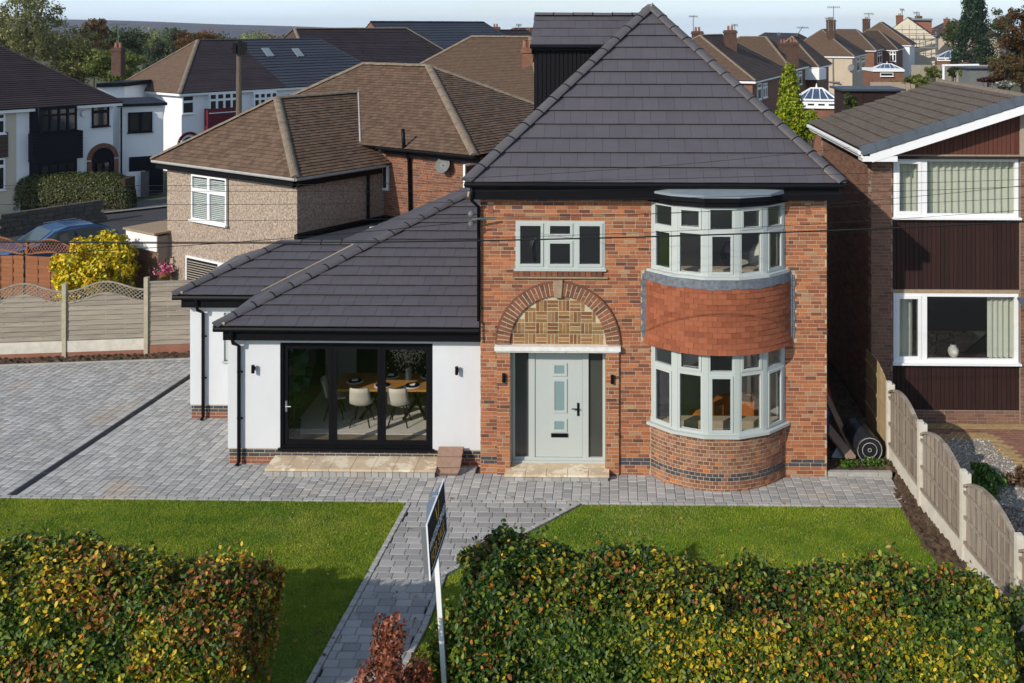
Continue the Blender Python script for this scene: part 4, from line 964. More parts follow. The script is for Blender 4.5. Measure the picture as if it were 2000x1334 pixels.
def bush(name, label, cat, c, rad, n, size, cols, wts, stems=6, clump=26, cr=.33, group=None, droop=0, simple=False, sm='bark', zb=0, part='foliage'):
    t = thing(name, label, cat, (c[0], c[1], zb), group)
    ce = RS.normal(0, 1, (clump, 3)); ce /= np.linalg.norm(ce, axis=1)[:, None]; ce *= (RS.rand(clump)**.33)[:, None]*.82
    i = RS.randint(0, clump, n); dv = RS.normal(0, 1, (n, 3)); dv /= np.linalg.norm(dv, axis=1)[:, None]
    p = ce[i]+dv*(cr*RS.rand(n)**.45)[:, None]; nr = dv+p*.8; nr /= np.linalg.norm(nr, axis=1)[:, None]
    p = np.array(c)+p*np.array(rad); keep = p[:, 2] > zb+.02
    p, nr = p[keep], nr[keep]; col = palette(len(p), cols, wts, None)
    col *= (.75+.5*vnoise(p, 1.2/max(rad), 4))[:, None]
    leaf_cloud(part, p, nr, RS.uniform(*size, len(p)), col, t, 'stuff', droop=droop, simple=simple)
    m = MB()
    for k in range(stems):
        q = Vector(ce[k % clump])*.8; e = Vector((c[0]+q.x*rad[0], c[1]+q.y*rad[1], c[2]+q.z*rad[2])); b = Vector((c[0]+random.uniform(-.1,.1)*rad[0], c[1]+random.uniform(-.1,.1)*rad[1], zb-.05))
        r0 = max(.012, rad[2]*.02); m.tube([b, b.lerp(e, .5)+Vector((random.uniform(-.1,.1), random.uniform(-.1,.1), .1))*rad[0], e], [r0, r0*.7, r0*.3], 5, False)
    m.build('stem' if rad[2] < 2.5 else 'trunk', M[sm], t, 'stuff' if stems > 1 else None)
    return t
# brown shrub and a spray of leaves at the bottom of the picture
cb = onD(772, 1310, 12.1)
bush('brown_shrub', 'small copper brown shrub at the foot of the path by the sale sign', 'shrub', (cb.x-.05, cb.y, .85), (.52,.45,1.12), 10000, (.035,.075), [(.27,.08,.035),(.17,.05,.026),(.36,.12,.05),(.1,.04,.025)], [2,2,1,1], stems=14, clump=30, cr=.3, sm='twig')
cb = onD(845, 1300, 12.4)
bush('green_shrub', 'thin green shrub growing round the foot of the white sign post', 'shrub', (-2.12, 12.9, .7), (.4,.4,.85), 3000, (.04,.08), HEDGE[:4], [1,2,1,.25], stems=9, clump=24, cr=.3, sm='twig')
cb = onD(1992, 1180, 12.6)
bush('leafy_shrub', 'loose pale green shrub rising past the fence at the hedge corner', 'shrub', (cb.x+.12, cb.y, 1.15), (.5,.6,1.15), 4200, (.05,.09), [(.05,.1,.02),(.1,.14,.03),(.22,.2,.04),(.16,.07,.03)], [2,2,.7,.4], stems=9, clump=34, cr=.25, sm='twig')
# ---------------------------------------------------------------- for sale sign
def text(body, size, mt, parent, loc, name, rot, sx=1.0, ext=.002):
    c = bpy.data.curves.new(name, 'FONT'); c.body = body; c.size = size; c.extrude = ext; c.align_x = 'LEFT'
    tmp = bpy.data.objects.new(name+'_curve', c); me = bpy.data.meshes.new_from_object(tmp); bpy.data.objects.remove(tmp); bpy.data.curves.remove(c); me.materials.clear(); me.materials.append(mt)
    o = bpy.data.objects.new(name, me); COL.objects.link(o); o.parent = parent; o.location = Vector(loc)-WL[parent.name]; o.rotation_euler = rot; o.scale = (sx, 1, 1)
    return o
sp = onD(866, 1260, 12.62); sgx, sgy = sp.x+.06, sp.y
sign = thing('sale_sign', 'navy estate agent board on a leaning white post beside the path', 'sign', (sgx, sgy, 0))
zt_, zb_ = 3.03, 2.38; ya, yb = sgy-.62, sgy+.55
MB().box(sgx-.03, sgx+.03, sgy-.03, sgy+.03, -.3, 3.0).build('post', M['whitepaint'], sign)
MB().box(sgx+.032, sgx+.040, ya, yb, zb_, zt_).build('board', M['navyboard'], sign)
MB().prism([(sgx+.027, ya, zt_), (sgx+.027, yb, zt_), (sgx-.03, sgy+.1, zt_), (sgx-.06, sgy-.1, zt_)], (0,0,.01)).build('board_cap', M['steel'], sign)
m = MB()
for a, b, c, d in ((ya-.012, ya, zb_-.012, zt_+.012), (yb, yb+.012, zb_-.012, zt_+.012), (ya, yb, zt_, zt_+.012), (ya, yb, zb_-.012, zb_)): m.box(sgx+.028, sgx+.046, a, b, c, d)
m.build('board_rim', M['whiteprint'], sign)
MB().box(sgx-.07, sgx+.03, sgy+.1, sgy+.2, zt_-.0, zt_+.02).box(sgx-.04, sgx+.03, ya+.02, ya+.05, zb_+.05, zt_-.05).build('bracket', M['steel'], sign)
ro = (R(90), 0, R(90))
tx = sgx+.0415
text('WHITEHORNES', .15, M['whiteprint'], sign, (tx, ya+.07, zb_+.275), 'lettering', ro, 1.02)
text('FOR SALE', .19, M['gold'], sign, (tx, ya+.12, zb_+.1), 'lettering', ro, 1.1)
MB().box(tx, tx+.002, ya+.1, yb-.12, zb_+.045, zb_+.06).build('rule_line', M['whiteprint'], sign)
q = MB(); yc = (ya+yb)/2+.05
for s in (-1, 1): q.prism([(tx, yc+s*.01, zb_+.42), (tx, yc+s*.05, zb_+.42), (tx, yc+s*.13, zt_-.05), (tx, yc+s*.09, zt_-.05)], (.002,0,0))
q.build('emblem', M['gold'], sign)
sign.rotation_euler = (0, R(-3.6), 0)
# ---------------------------------------------------------------- furniture behind the folding doors
FZ = .32
tb = thing('dining_table', 'oak dining table on crossed black legs behind the folding doors', 'table', (-5.05, 22.25, FZ))
MB().box(-6.15, -3.5, 21.72, 22.75, FZ+.72, FZ+.765).build('tabletop', M['oak'], tb)
for sx in (-5.35, -4.4):
    for s in (-1, 1): MB().tube([(sx-.25*s, 21.95, FZ+.02), (sx+.25*s, 22.5, FZ+.72)], .035, 6).build('leg', M['black'], tb)
def dchair(x, y, rz, label):
    t = thing('dining_chair', label, 'chair', (0,0,0), 'cream dining chairs round the oak table')
    m = MB()
    na, nb_ = 9, 7                                     # a curved shell: seat turning up into the back
    for j in range(nb_+1):
        tt = j/nb_
        for i in range(na+1):
            a = -1+2*i/na
            if tt < .5: yy = .24-tt*.9; zz = .45+.02*(tt-.2)**2
            else: yy = -.21-(tt-.5)*.22; zz = .45+(tt-.5)*.86
            w = .22+.015*math.sin(tt*3.1); curl = .07*(abs(a)**2.2)*(1 if tt > .4 else .5)
            m.v.append((a*w*(1-.25*max(0, tt-.75)), yy+(curl*1.1 if tt > .5 else 0), zz+(curl if tt <= .5 else 0)))
    for j in range(nb_):
        for i in range(na): q = j*(na+1)+i; m.f.append((q, q+1, q+na+2, q+na+1))
    o = m.build('shell', M['chair'], t, smooth=True); so_ = o.modifiers.new('solid', 'SOLIDIFY'); so_.thickness = .035
    for s in (-1, 1):
        for f in (-1, 1): MB().tube([(.1*s, .08*f, .44), (.22*s, .22*f, 0)], [.02, .014], 6).build('leg', M['black'], t)
    t.location = (x, y, FZ); t.rotation_euler = (0, 0, rz)
    return t
for x, y, rz, lb in ((-5.5, 21.72, 0, 'cream dining chair behind the middle door panel, its back to the garden'), (-4.68, 21.72, 0, 'cream dining chair behind the right door panel, back to the garden'),
                     (-6.2, 22.1, -1.4, 'cream dining chair at the near end of the table by the plant'), (-3.72, 21.9, .5, 'cream dining chair half hidden by the right edge of the doors')):
    dchair(x, y, rz, lb)
for i, (x, y, lb) in enumerate(((-5.78, 22.2, 'black plate with white napkin at the table end near the plant'), (-5.1, 21.95, 'black plate with napkin before the middle chair'), (-4.45, 21.95, 'black plate with napkin before the right chair'), (-5.05, 22.55, 'black plate behind the middle door panel at the far side of table'), (-4.2, 22.55, 'black plate at the far side of table behind the vase'), (-3.75, 22.2, 'black plate at the end of table by the right door edge'))):
    t = thing('place_setting', lb, 'plate', (x, y, FZ+.767), 'place settings on the oak table')
    MB().lathe((x, y, FZ+.767), [(.19, 0), (.19, .008)], 18).build('charger', M['whitepaint'], t); MB().lathe((x, y, FZ+.776), [(.1, 0), (.16, .014), (.155, .018)], 18).build('plate', M['black'], t)
    MB().box(x-.06, x+.06, y-.04, y+.05, FZ+.795, FZ+.815).build('napkin', M['whitepaint'], t)
vx, vy = -4.62, 22.35
vt = thing('flower_vase', 'glass vase of white blossom standing on the oak table', 'vase', (vx, vy, FZ+.767)); MB().lathe((vx, vy, FZ+.767), [(.06,0),(.075,.05),(.07,.25),(.08,.28)], 12).build('vase', M['frost'], vt)
n = 700; p = np.array([vx, vy, FZ+1.4])+RS.normal(0, 1, (n, 3))*np.array([.2,.12,.17]); leaf_cloud('blossom', p, np.zeros((n, 3))+[0,-1,.3], RS.uniform(.02,.05,n), palette(n, [(.75,.73,.65),(.6,.6,.5)], [3,1]), vt, 'stuff')
m = MB()
for k in range(12): m.tube([(vx, vy, FZ+.8), (vx+random.uniform(-.3,.3), vy+random.uniform(-.15,.15), FZ+1.3+random.uniform(0,.3))], .006, 4, False)
m.build('stem', M['twig'], vt, 'stuff')
rgt = tag(MB().box(-6.95, -3.1, 21.2, 24.2, FZ+.001, FZ+.016).build('rug', M['rug']), 'pale patterned rug under the oak dining table', 'rug')
px_ = -6.82; pt = thing('potted_plant', 'tall dark green fig plant inside the left door panel', 'plant', (px_, 21.15, FZ)); MB().lathe((px_, 21.15, FZ), [(.13,0),(.17,.3),(.15,.3)], 14).build('pot', M['indark'], pt)
MB().tube([(px_, 21.15, FZ+.2), (px_+.05, 21.15, FZ+1.1), (px_, 21.2, FZ+1.9)], .018, 6).build('stem', M['bark'], pt)
n = 46; p = np.stack([px_+RS.uniform(-.2,.25,n), 21.15+RS.uniform(-.2,.25,n), FZ+RS.uniform(.55,2.0,n)], 1); leaf_cloud('leaf_growth', p, np.tile([.3,-.8,.6], (n,1)), RS.uniform(.2,.36,n), palette(n, [(.012,.055,.018),(.02,.075,.02)], [1,1]), pt, 'stuff', wid=.7)
# rooms in the bays
bd = thing('bed', 'pale bed with white pillows behind the upper bay window', 'bed', (2.1, 21.6, 2.9)); MB().box(1.2, 2.9, 20.9, 22.9, 3.3, 3.85).build('mattress', M['curtain'], bd)
MB().lathe((2.9, 20.75, 4.0), [(.1,0),(.2,.1),(.22,.35),(.1,.55)], 12, axis=(.3,0,1)).build('pillow', M['chair'], bd, smooth=True)
MB().lathe((2.45, 20.8, 3.95), [(.1,0),(.2,.1),(.2,.4),(.05,.6)], 12, axis=(-.2,0,1)).build('cushion', M['navy'], bd, smooth=True)
M['orange'] = mat('orange_fabric', (.42,.13,.03), .9, nscale=8, nstr=.3)
ac_ = thing('armchair', 'round orange armchair behind the lower bay window', 'armchair', (2.55, 20.85, .12)); m = MB()
for k in range(13):
    a0 = R(-30)+R(240)*k/13; a1 = R(-30)+R(240)*(k+1)/13
    m.prism([(2.55+r*math.cos(a), 20.9+r*math.sin(a), .45) for r, a in ((.36,a0),(.36,a1),(.52,a1),(.52,a0))], (0,0,.74))
m.build('back', M['orange'], ac_); MB().lathe((2.55, 20.9, .12), [(.45,0),(.5,.2),(.48,.4),(.35,.45)], 18).build('seat', M['orange'], ac_, smooth=True)
MB().lathe((1.75, 21.0, .12), [(.2,0),(.24,.6),(.2,.8),(.05,.85)], 14).build('side_arm', M['orange'], ac_, smooth=True)
# ---------------------------------------------------------------- tiles leaning on the extension, things in the side passage
lt = thing('leaning_tile', 'brown ribbed clay tile leaning on the wall beside the doorstep', 'roof tile', (-3.3, 20.1, .04)); m = MB()
xa, xb = onY(852, 920, 20.0).x, onY(902, 920, 20.0).x
M['claytile'] = mat('brown_clay_tile', (.3,.19,.14), .85, nscale=14, nstr=.5)
for k in range(5):
    t0, t1 = k/5, (k+1)/5; y0, y1 = 19.9+.42*t0, 19.9+.42*t1; z0, z1 = .06+.36*t0, .06+.36*t1; dx = .035 if k == 0 else 0; up = .05*math.sin(t0*2)
    MB().prism([(xa+dx-.03*(1-t0)*0, y0, z0), (xb-dx-.03, y0, z0), (xb-.03+.03*t1, y1-.006, z1), (xa, y1-.006, z1)], (-.0,-.03-.0,.045+.012*(k % 2))).build('rib', M['claytile'], lt)
brl = thing('black_drum', 'black plastic drum lying on its side by the fence post', 'drum', onZ(1700, 880)); bx, by_ = 5.15, 20.75
MB().lathe((5.22, 20.72, .3), [(.2,-.02),(.26,-.02),(.275,0),(.275,.1),(.265,.12),(.265,.62),(.275,.64),(.27,.86),(.2,.9)], 24, axis=(-.12,1,.06)).build('shell', mat('drum_plastic', (.02,.021,.028), .35, nstr=.3), brl, smooth=False)
m = MB()
for r in (.25, .15, .035): m.tube([Vector((5.22, 20.685, .3))+Vector((r*math.cos(a*.3927), -.012, r*math.sin(a*.3927))) for a in range(17)], .008, 5)
m.build('end_ring', M['kerbgrey'], brl)
pk = mat('scaffold_plank', (.34,.25,.18), .9, nscale=6, nstr=.4)
tag(MB().obox((4.72, 20.55, .16), (.2, .06, 0), (-.32, 1.3, .22), (0,0,.05)).build('timber_plank', pk), 'short cut plank lying in front of the black drum', 'plank')
tag(MB().obox((4.9, 20.9, .08), (.12, .03, 0), (-.35, 2.6, .9), (0,0,.06)).build('timber_board', pk), 'long board sloping back into the dark passage', 'board')
tag(MB().tube([(5.0, 22.6, .1), (4.75, 23.6, 1.3)], .03, 6).build('red_pole', mat('red_paint', (.4,.05,.03), .6, nstr=.2)), 'red pole leaning deep in the dark passage', 'pole')
tag(MB().tube([(4.35, 22.0, 2.5), (4.95, 23.2, .2)], .02, 6).build('metal_tube', M['steel']), 'thin metal tube leaning on the brick house in the passage', 'tube')
tag(MB().prism([(4.45,20.7,.13),(4.75,20.75,.1),(4.62,20.95,.22)], (.02,.05,.03)).build('plastic_sheet', M['bayroof']), 'crumpled grey plastic sheet at the passage corner', 'sheet')
tag(MB().lathe((4.4, 21.5, .05), [(.16,0),(.18,.7),(.12,.85),(.05,.9)], 12).build('blue_sack', mat('blue_plastic', (.02,.05,.2), .5, nstr=.2)), 'blue plastic sack against the brick house in the passage', 'sack')
n = 500
for (x, y, lb) in ((4.72, 20.42, 'small green weed at the passage corner by the plank'), (5.25, 20.5, 'low green weed in front of the black drum')):
    t = thing('weed', lb, 'weed', (x, y, .05), 'weeds in the side passage'); n = 350; p = np.array([x, y, .1])+RS.normal(0, 1, (n, 3))*np.array([.11,.06,.05]); leaf_cloud('foliage', p, np.tile([0,0,1.], (n,1)), RS.uniform(.03,.06,n), palette(n, [(.05,.13,.015),(.09,.18,.02)], [1,1]), t, 'stuff')
# ---------------------------------------------------------------- fence on the right: concrete posts, arched boarded panels
fpx = [onD(1736, 900, 20.75), onD(1798, 993, 18.72), onD(1882, 1102, 16.8), onD(1990, 1200, 14.86), onD(2115, 1380, 12.95)]
fpx = [Vector((p.x, p.y, 0)) for p in fpx]; FT = [1.64, 1.63, 1.56, 1.47, 1.42]
rf_ = thing('boarded_fence', 'weathered fence of arched boarded panels between pale concrete posts', 'fence', fpx[2])
for p, h in zip(fpx, FT):
    m = MB().box(p.x-.05, p.x+.05, p.y-.055, p.y+.055, -.2, h-.03); m.prism([(p.x-.05,p.y-.055,h-.03),(p.x+.05,p.y-.055,h-.03),(p.x+.05,p.y+.055,h-.03),(p.x-.05,p.y+.055,h-.03)], (0,0,.03)); m.box(p.x+.05, p.x+.11, p.y-.055, p.y+.055, -.2, h-.05)
    m.build('post', M['concrete'], rf_)
for i in range(len(fpx)-1):
    a, b = fpx[i], fpx[i+1]; d = b-a; L = d.length-.11; d.normalize(); s = a+d*.055; sd_ = Vector((d.y, -d.x, 0)); sd_ = sd_ if sd_.x < 0 else -sd_
    hh = (FT[i]+FT[i+1])/2; nbd = 19; w = L/nbd; P = []
    MB().obox(s-sd_*-.0+Z*-.1+sd_*.02, d*L, -sd_*.05, Z*.42).build('gravel_board', M['concrete'], rf_)
    def top(t): return hh-.2+.26*math.sin(math.pi*t)**.8
    for k in range(nbd):
        t0, t1 = k/nbd, (k+1)/nbd; p0, p1 = s+d*(k*w+.008), s+d*((k+1)*w+.002); off = sd_*(-.016+(.016 if k % 2 else 0))
        mm = MB(); zb0 = .33
        if i == 1: zb0 = .33+.03*t0
        mm.prism([p0+off+Z*zb0, p1+off+Z*zb0, p1+off+Z*(top(t1)), p0+off+Z*(top(t0))], -sd_*.012); P.append((mm.v, mm.f))
    emit(P, 'board', M['fencevert'], rf_)
    for zz in (.36, .78, hh-.32): MB().obox(s+sd_*.03+Z*zz, d*L, -sd_*.03, Z*.05).build('rail', M['fencevert'], rf_)
    m = MB()
    for k in range(12):
        t0, t1 = k/12, (k+1)/12; m.add([s+d*(L*t0)+sd_*.035+Z*(top(t0)-.02), s+d*(L*t1)+sd_*.035+Z*(top(t1)-.02), s+d*(L*t1)+sd_*.035+Z*(top(t1)+.025), s+d*(L*t0)+sd_*.035+Z*(top(t0)+.025), s+d*(L*t0)-sd_*.035+Z*(top(t0)-.02), s+d*(L*t1)-sd_*.035+Z*(top(t1)-.02), s+d*(L*t1)-sd_*.035+Z*(top(t1)+.025), s+d*(L*t0)-sd_*.035+Z*(top(t0)+.025)], [(0,1,2,3),(3,2,6,7),(4,7,6,5),(0,4,5,1)])
    m.build('top_rail', M['fencevert'], rf_)
M['newfence'] = mat('yellowish_fence_board', [(.42,.32,.18),(.36,.27,.15),(.46,.36,.2)], .9, nscale=6, nstr=.4, stretch=(3,3,.3))
nf = thing('boarded_fence', 'yellowish fence panel running back beside the brown brick side wall', 'fence', (5.6, 21.8, 0)); P = []
a = Vector((fpx[0].x-.02, fpx[0].y+.06, 0)); b = Vector((5.66, 22.75, 0)); d = (b-a); L = d.length; d.normalize()
for k in range(17):
    t0, t1 = k/17, (k+1)/17; f = lambda t: 1.58+.2*math.sin(min(1, t*1.1)*math.pi*.8)
    mm = MB().prism([a+d*(L*t0+.003)+Z*.1, a+d*(L*t1+.006)+Z*.1, a+d*(L*t1+.006)+Z*f(t1), a+d*(L*t0+.003)+Z*f(t0)], (.014 if k % 2 else .02,0,0)); P.append((mm.v, mm.f))
emit(P, 'board', M['newfence'], nf)
for zz in (.5, 1.0, 1.45): MB().obox(a+Z*zz+Vector((-.03,0,0)), d*L, Vector((.028,0,0)), Z*.06).build('rail', M['newfence'], nf)
# ---------------------------------------------------------------- grey fence on the left, woven slats, trellis tops
lf = thing('slatted_fence', 'weathered grey woven fence with curved trellis tops and concrete posts', 'fence', (-14, 26.6, 0))
def fl(px_, py_): p = onZ(px_, py_); return Vector((p.x, fenceY(p.x)+.55, 0))
fa_ = [Vector((-16.75, 0, 0)), Vector((-14.88, 0, 0)), Vector((-12.95, 0, 0)), Vector((-11.0, 0, 0)), Vector((-9.2,0,0))]
p0 = onD(105, 600, 26.6).x; p1 = onD(274, 600, 27.0).x; fa_ = [Vector((x, fenceY(x)+.5, 0)) for x in (p0-(p1-p0), p0, p1, 2*p1-p0, 3*p1-2*p0)]
for k, p in enumerate(fa_):
    h = (2.0, 2.02, 2.13, 2.1, 2.1)[k]
    m = MB().box(p.x-.055, p.x+.055, p.y-.06, p.y+.06, -.1, h-.04); m.prism([(p.x-.055,p.y-.06,h-.04),(p.x+.055,p.y-.06,h-.04),(p.x+.055,p.y+.06,h-.04),(p.x-.055,p.y+.06,h-.04)], (0,0,.05)); m.build('post', M['concpost'], lf)
for i in range(4):
    a, b = fa_[i], fa_[i+1]; d = b-a; L = d.length-.11; d.normalize(); s = a+d*.055; nn = Vector((d.y, -d.x, 0)); tre = i < 2
    MB().obox(s+nn*.03-Z*.05, d*L, -nn*.05, Z*(.22 if tre else .33)).build('base_board', M['redbase'], lf)
    z0 = .18 if tre else .29
    if tre: MB().obox(s+nn*.035+Z*.175, d*L, -nn*.05, Z*.3).build('gravel_board', M['concrete'], lf); z0 = .5
    cur = (lambda t: 1.5+.24*(.5-.5*math.cos(2*math.pi*t))) if tre else (lambda t: 2.0)
    nr_ = 11 if tre else 13; hgt = .132; P = []; nbt = 4
    for r in range(nr_):
        za, zb = z0+r*hgt, z0+(r+1)*hgt+.006
        segs = [(0, 1)]
        zc_ = za+.02
        if tre:
            if zc_ > 1.74: continue
            if zb > 1.45:
                tt = [t/40 for t in range(41) if cur(t/40) > za+.01]
                if not tt: continue
                segs = [(min(tt), max(tt))]
        for t0, t1 in segs:
            pts = [t0]+[q/nbt for q in range(1, nbt) if t0 < q/nbt < t1]+[t1]; N_ = 0; fr_, bk, ts = [], [], []
            for q in range(len(pts)-1):
                for e in (0, .25, .5, .75, 1):
                    t = pts[q]+(pts[q+1]-pts[q])*e; off = .009*(1 if (q+r+i) % 2 else -1)*math.sin(math.pi*e)
                    if e == 0 and q: continue
                    ts.append(t); fr_.append(s+d*(L*t)+nn*(off+.006)); bk.append(s+d*(L*t)+nn*(off-.006))
            mm = MB(); k = len(fr_); tl = .014
            for zz, w in ((za, tl), (zb-.018, 0)): mm.v += [tuple(p+nn*w+Z*(min(zz, max(za+.005, cur(t)-.0)) if tre else zz)) for p, t in zip(fr_, ts)]+[tuple(p+nn*w+Z*(min(zz, max(za+.005, cur(t))) if tre else zz)) for p, t in zip(bk, ts)]
            for q in range(k-1):
                mm.f += [(q, q+1, 2*k+q+1, 2*k+q), (k+q+1, k+q, 3*k+q, 3*k+q+1), (2*k+q, 2*k+q+1, 3*k+q+1, 3*k+q), (q+1, q, k+q, k+q+1)]
            P.append((mm.v, mm.f))
    emit(P, 'slat', M['fencewood'], lf)
    for q in range(1, nbt): MB().obox(s+d*(L*q/nbt-.018)+nn*.012+Z*z0, d*.036, -nn*.024, Z*(min(cur(q/nbt), 2.0)-z0-.02)).build('batten', M['fencewood'], lf)
    for e in (0, 1): MB().obox(s+d*((L-.035)*e)+nn*.022+Z*z0, d*.035, -nn*.044, Z*(cur(0)-z0)).build('batten', M['fencewood'], lf)
    if tre:
        for lo_ in (0, .31):
            m = MB(); K = 24
            for q in range(K):
                t0, t1 = q/K, (q+1)/K; A_ = [s+d*(L*t)+nn*w+Z*(cur(t)+lo_+e) for t in (t0, t1) for w in (.022, -.022) for e in (-.02, .02)]
                m.add(A_, [(0,4,5,1),(1,5,7,3),(2,3,7,6),(0,2,6,4)])
            m.build('curved_rail', M['fencewood'], lf)
        P = []
        for sg, off in ((1, .006), (-1, -.006)):
            for q in range(-4, 22):
                t = q/17; A_ = []; t2 = t+sg*.165; f0, f1 = 0, 1
                if t2 > 1: f1 = (1-t)/(t2-t)
                if t2 < 0: f1 = t/(t-t2)
                if t < 0: f0 = -t/(t2-t)
                if t > 1: f0 = (t-1)/(t-t2)
                if f1-f0 < .12 or t < -.16 or t > 1.16: continue
                pa = s+d*(L*t)+Z*(cur(t)+.01); pb = s+d*(L*t2)+Z*(cur(t2)+.3); pa, pb = pa.lerp(pb, f0), pa.lerp(pb, f1); dd = (pb-pa); w = Vector((-dd.normalized().z*d.x, -dd.normalized().z*d.y, sg*abs(dd.normalized().dot(d))))*.009
                P.append(oboxp(pa-w+nn*(off+.004), dd, -nn*.008, w*2))
        emit(P, 'lattice_strip', M['fencewood'], lf)
    else: MB().obox(s+nn*.03+Z*1.985, d*L, -nn*.06, Z*.04).build('cap_rail', M['fencewood'], lf)
# fallen leaves on the lawns and along the path
n = 260; x, y = RS.uniform(-9, 5.6, n), RS.uniform(13.8, 19.8, n); y = np.where(RS.rand(n) < .45, 13.8+(y-13.8)*.45, y); p = np.stack([x, y, np.full(n, .055)], 1)
leaf_cloud('fallen_leaves', p, np.tile([0,0,1.], (n,1)), RS.uniform(.04,.085,n), palette(n, [(.3,.13,.04),(.42,.3,.06),(.2,.09,.04),(.45,.33,.2)], [2,1.4,2,.6]), None, 'stuff', jitter=.25)
# ---------------------------------------------------------------- brown brick house on the right
nb = thing('brick_house', 'brown brick house with dark stained timber panels and wide white windows beside the passage', 'house', (7.5, 25, 0))
NX0, NY, NXw, NX1 = 5.79, 22.8, 6.27, 9.13
NB = 28.3; NEZ = 6.22; NRX = 9.15; NRZ = 7.4; slope = (NRZ-NEZ)/(NRX-5.5)
def nroof(x): return NEZ+(x-5.5)*slope
uw = (onY(1741, 424, NY).z, onY(1741, 309, NY).z); lw = (onY(1741, 708, NY).z, onY(1741, 573, NY).z)
m = MB()
for a, b in ((NX0, NXw), (NX1, 13.2)): m.prism([(a, NY+.012, 0), (b, NY+.012, 0), (b, NY+.012, nroof(min(b, 18.2-b))-.1), (a, NY+.012, nroof(a)-.1)], (0,.25,0))
m.box(NX0+.012, NX0+.26, NY+.262, NB, 0, nroof(NX0)-.1).box(NXw, NX1, NY+.06, NY+.25, .0, .3).box(NX0, 14, NB-.2, NB, 0, 6)
m.box(NXw, NX1, NY+.1, NY+.25, .3, lw[0]-.03).box(NXw, NX1, NY+.1, NY+.25, lw[1]+.1, uw[0]-.03)
m.prism([(NXw, NY+.1, uw[1]+.1), (NX1, NY+.1, uw[1]+.1), (NX1, NY+.1, nroof(NX1)-.1), (NXw, NY+.1, nroof(NXw)-.1)], (0,.15,0))
nw = m.build('wall', M['mortar_grey'], nb)
P = brick_pieces((NX0, NY, 0), UX, FR, brick_rects(NXw-NX0, 0, 6.1, []), .0, .06)+brick_pieces((NX1, NY, 0), UX, FR, brick_rects(4.0, 0, 5.9, []), .0, .06)+brick_pieces((NXw, NY+.05, 0), UX, FR, brick_rects(NX1-NXw, 0, .29, []), .0, .06)
emit(P, 'brick', M['brick_brown'], nw, 290, 'brick_field')
P = brick_pieces((NX0, NB, 0), Vector((0,-1,0)), Vector((-1,0,0)), brick_rects(NB-NY, 0, 6.1, []), .0, .06)
emit(P, 'side_brick', M['brick_brown'], nw, 0, 'side_brick_field')
ux0 = NXw+.03; uwid = NX1-NXw-.06; sp_ = onY(1805, 400, NY).x-ux0
for z0, z1 in (uw, lw):
    window(nb, (ux0, NY+.03, z0), UX, FR, uwid, z1-z0, [(0, sp_, 0, z1-z0, True), (sp_, uwid, 0, z1-z0, False)], M['upvc'], M['glass'], fw=.075, depth=.1, sill=(.04, .1, .045))
    MB().box(ux0-.02, ux0+uwid+.02, NY+.02, NY+.1, z1+.004, z1+.08).build('lintel', M['stone'], nb)
def planks(z0, f1, mt, name='plank'):
    P = []; x = NXw+.012; w = .0985
    while x < NX1-.02:
        x1 = min(x+w-.01, NX1-.005); yy = NY+.055+random.uniform(0, .004); mm = MB().prism([(x, yy, z0), (x1, yy, z0), (x1, yy, f1(x1)), (x, yy, f1(x))], (0,.02,0)); P.append((mm.v, mm.f)); x += w
    emit(P, name, mt, nb)
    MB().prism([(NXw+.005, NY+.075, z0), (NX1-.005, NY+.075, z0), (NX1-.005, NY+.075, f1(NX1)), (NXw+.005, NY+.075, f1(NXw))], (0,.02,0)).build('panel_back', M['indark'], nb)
planks(.31, lambda x: lw[0]-.05, M['cladding']); planks(lw[1]+.085, lambda x: uw[0]-.05, M['cladding']); planks(uw[1]+.085, lambda x: nroof(x)-.02, M['claddingred'])
nr = MB().box(5.6, 14, NY-.1, NB, 6.0, 6.05).build('roof', M['indark'], nb)
fy = 22.42
roof_tiles(nr, [(5.5, NB+.1, NEZ), (5.5, fy, NEZ), (NRX, fy, NRZ), (NRX, NB+.1, NRZ)], .325, .31, .05, 'roof_tile', M['rtile'], 300, profile=.045, shift=False, jit=.002, gap=0)
roof_tiles(nr, [(13.2, fy, NEZ), (13.2, NB+.1, NEZ), (NRX, NB+.1, NRZ), (NRX, fy, NRZ)], .325, 0, .03, 'far_tile_field', M['rtile'], 0)
ridge(nr, (NRX, NB+.12, NRZ), (NRX, fy, NRZ), .13, .33, M['plainridge'], lift=.03)
sd2 = Vector((NRX-5.5, 0, NRZ-NEZ)); L = sd2.length; sd2.normalize(); up2 = Vector((-sd2.z, 0, sd2.x)); P = []
k = 0
while k*.32 < L:
    o = Vector((5.46, fy-.06, NEZ+.0))+sd2*(k*.32)-up2*(.11+.0); P.append(oboxp(o+up2*random.uniform(0,.004), sd2*.335+up2*-.012, Vector((0,.16,0)), up2*.185)); k += 1
emit(P, 'verge_tile', M['verge'], nr)
bd_ = MB().obox(Vector((5.62, fy-.03, NEZ+.03))-up2*.30, sd2*(L+.05), (0,.03,0), up2*.19); bd_.box(5.5, 6.27, fy-.02, NY-.002, NEZ-.24, NEZ-.12).obox((6.27, fy, NEZ-.235+.77*slope), Vector((3.6, 0, 3.6*slope)), (0,.38,0), (0,0,.02))
bd_.build('bargeboard', M['upvc'], nr); MB().box(5.47, 5.5, fy-.0, NB+.1, NEZ-.16, NEZ-.02).tube([(5.44, fy, NEZ-.05), (5.44, NB+.1, NEZ-.05)], .05, 6).build('gutter', M['upvc'], nr)
m = MB().prism([(9.05, NY-.7, 2.62), (9.9, NY-.7, 2.5), (9.9, NY-.02, 2.72), (9.05, NY-.02, 2.84)], (0,0,.05)); m.build('canopy_roof', M['verge'], nb)
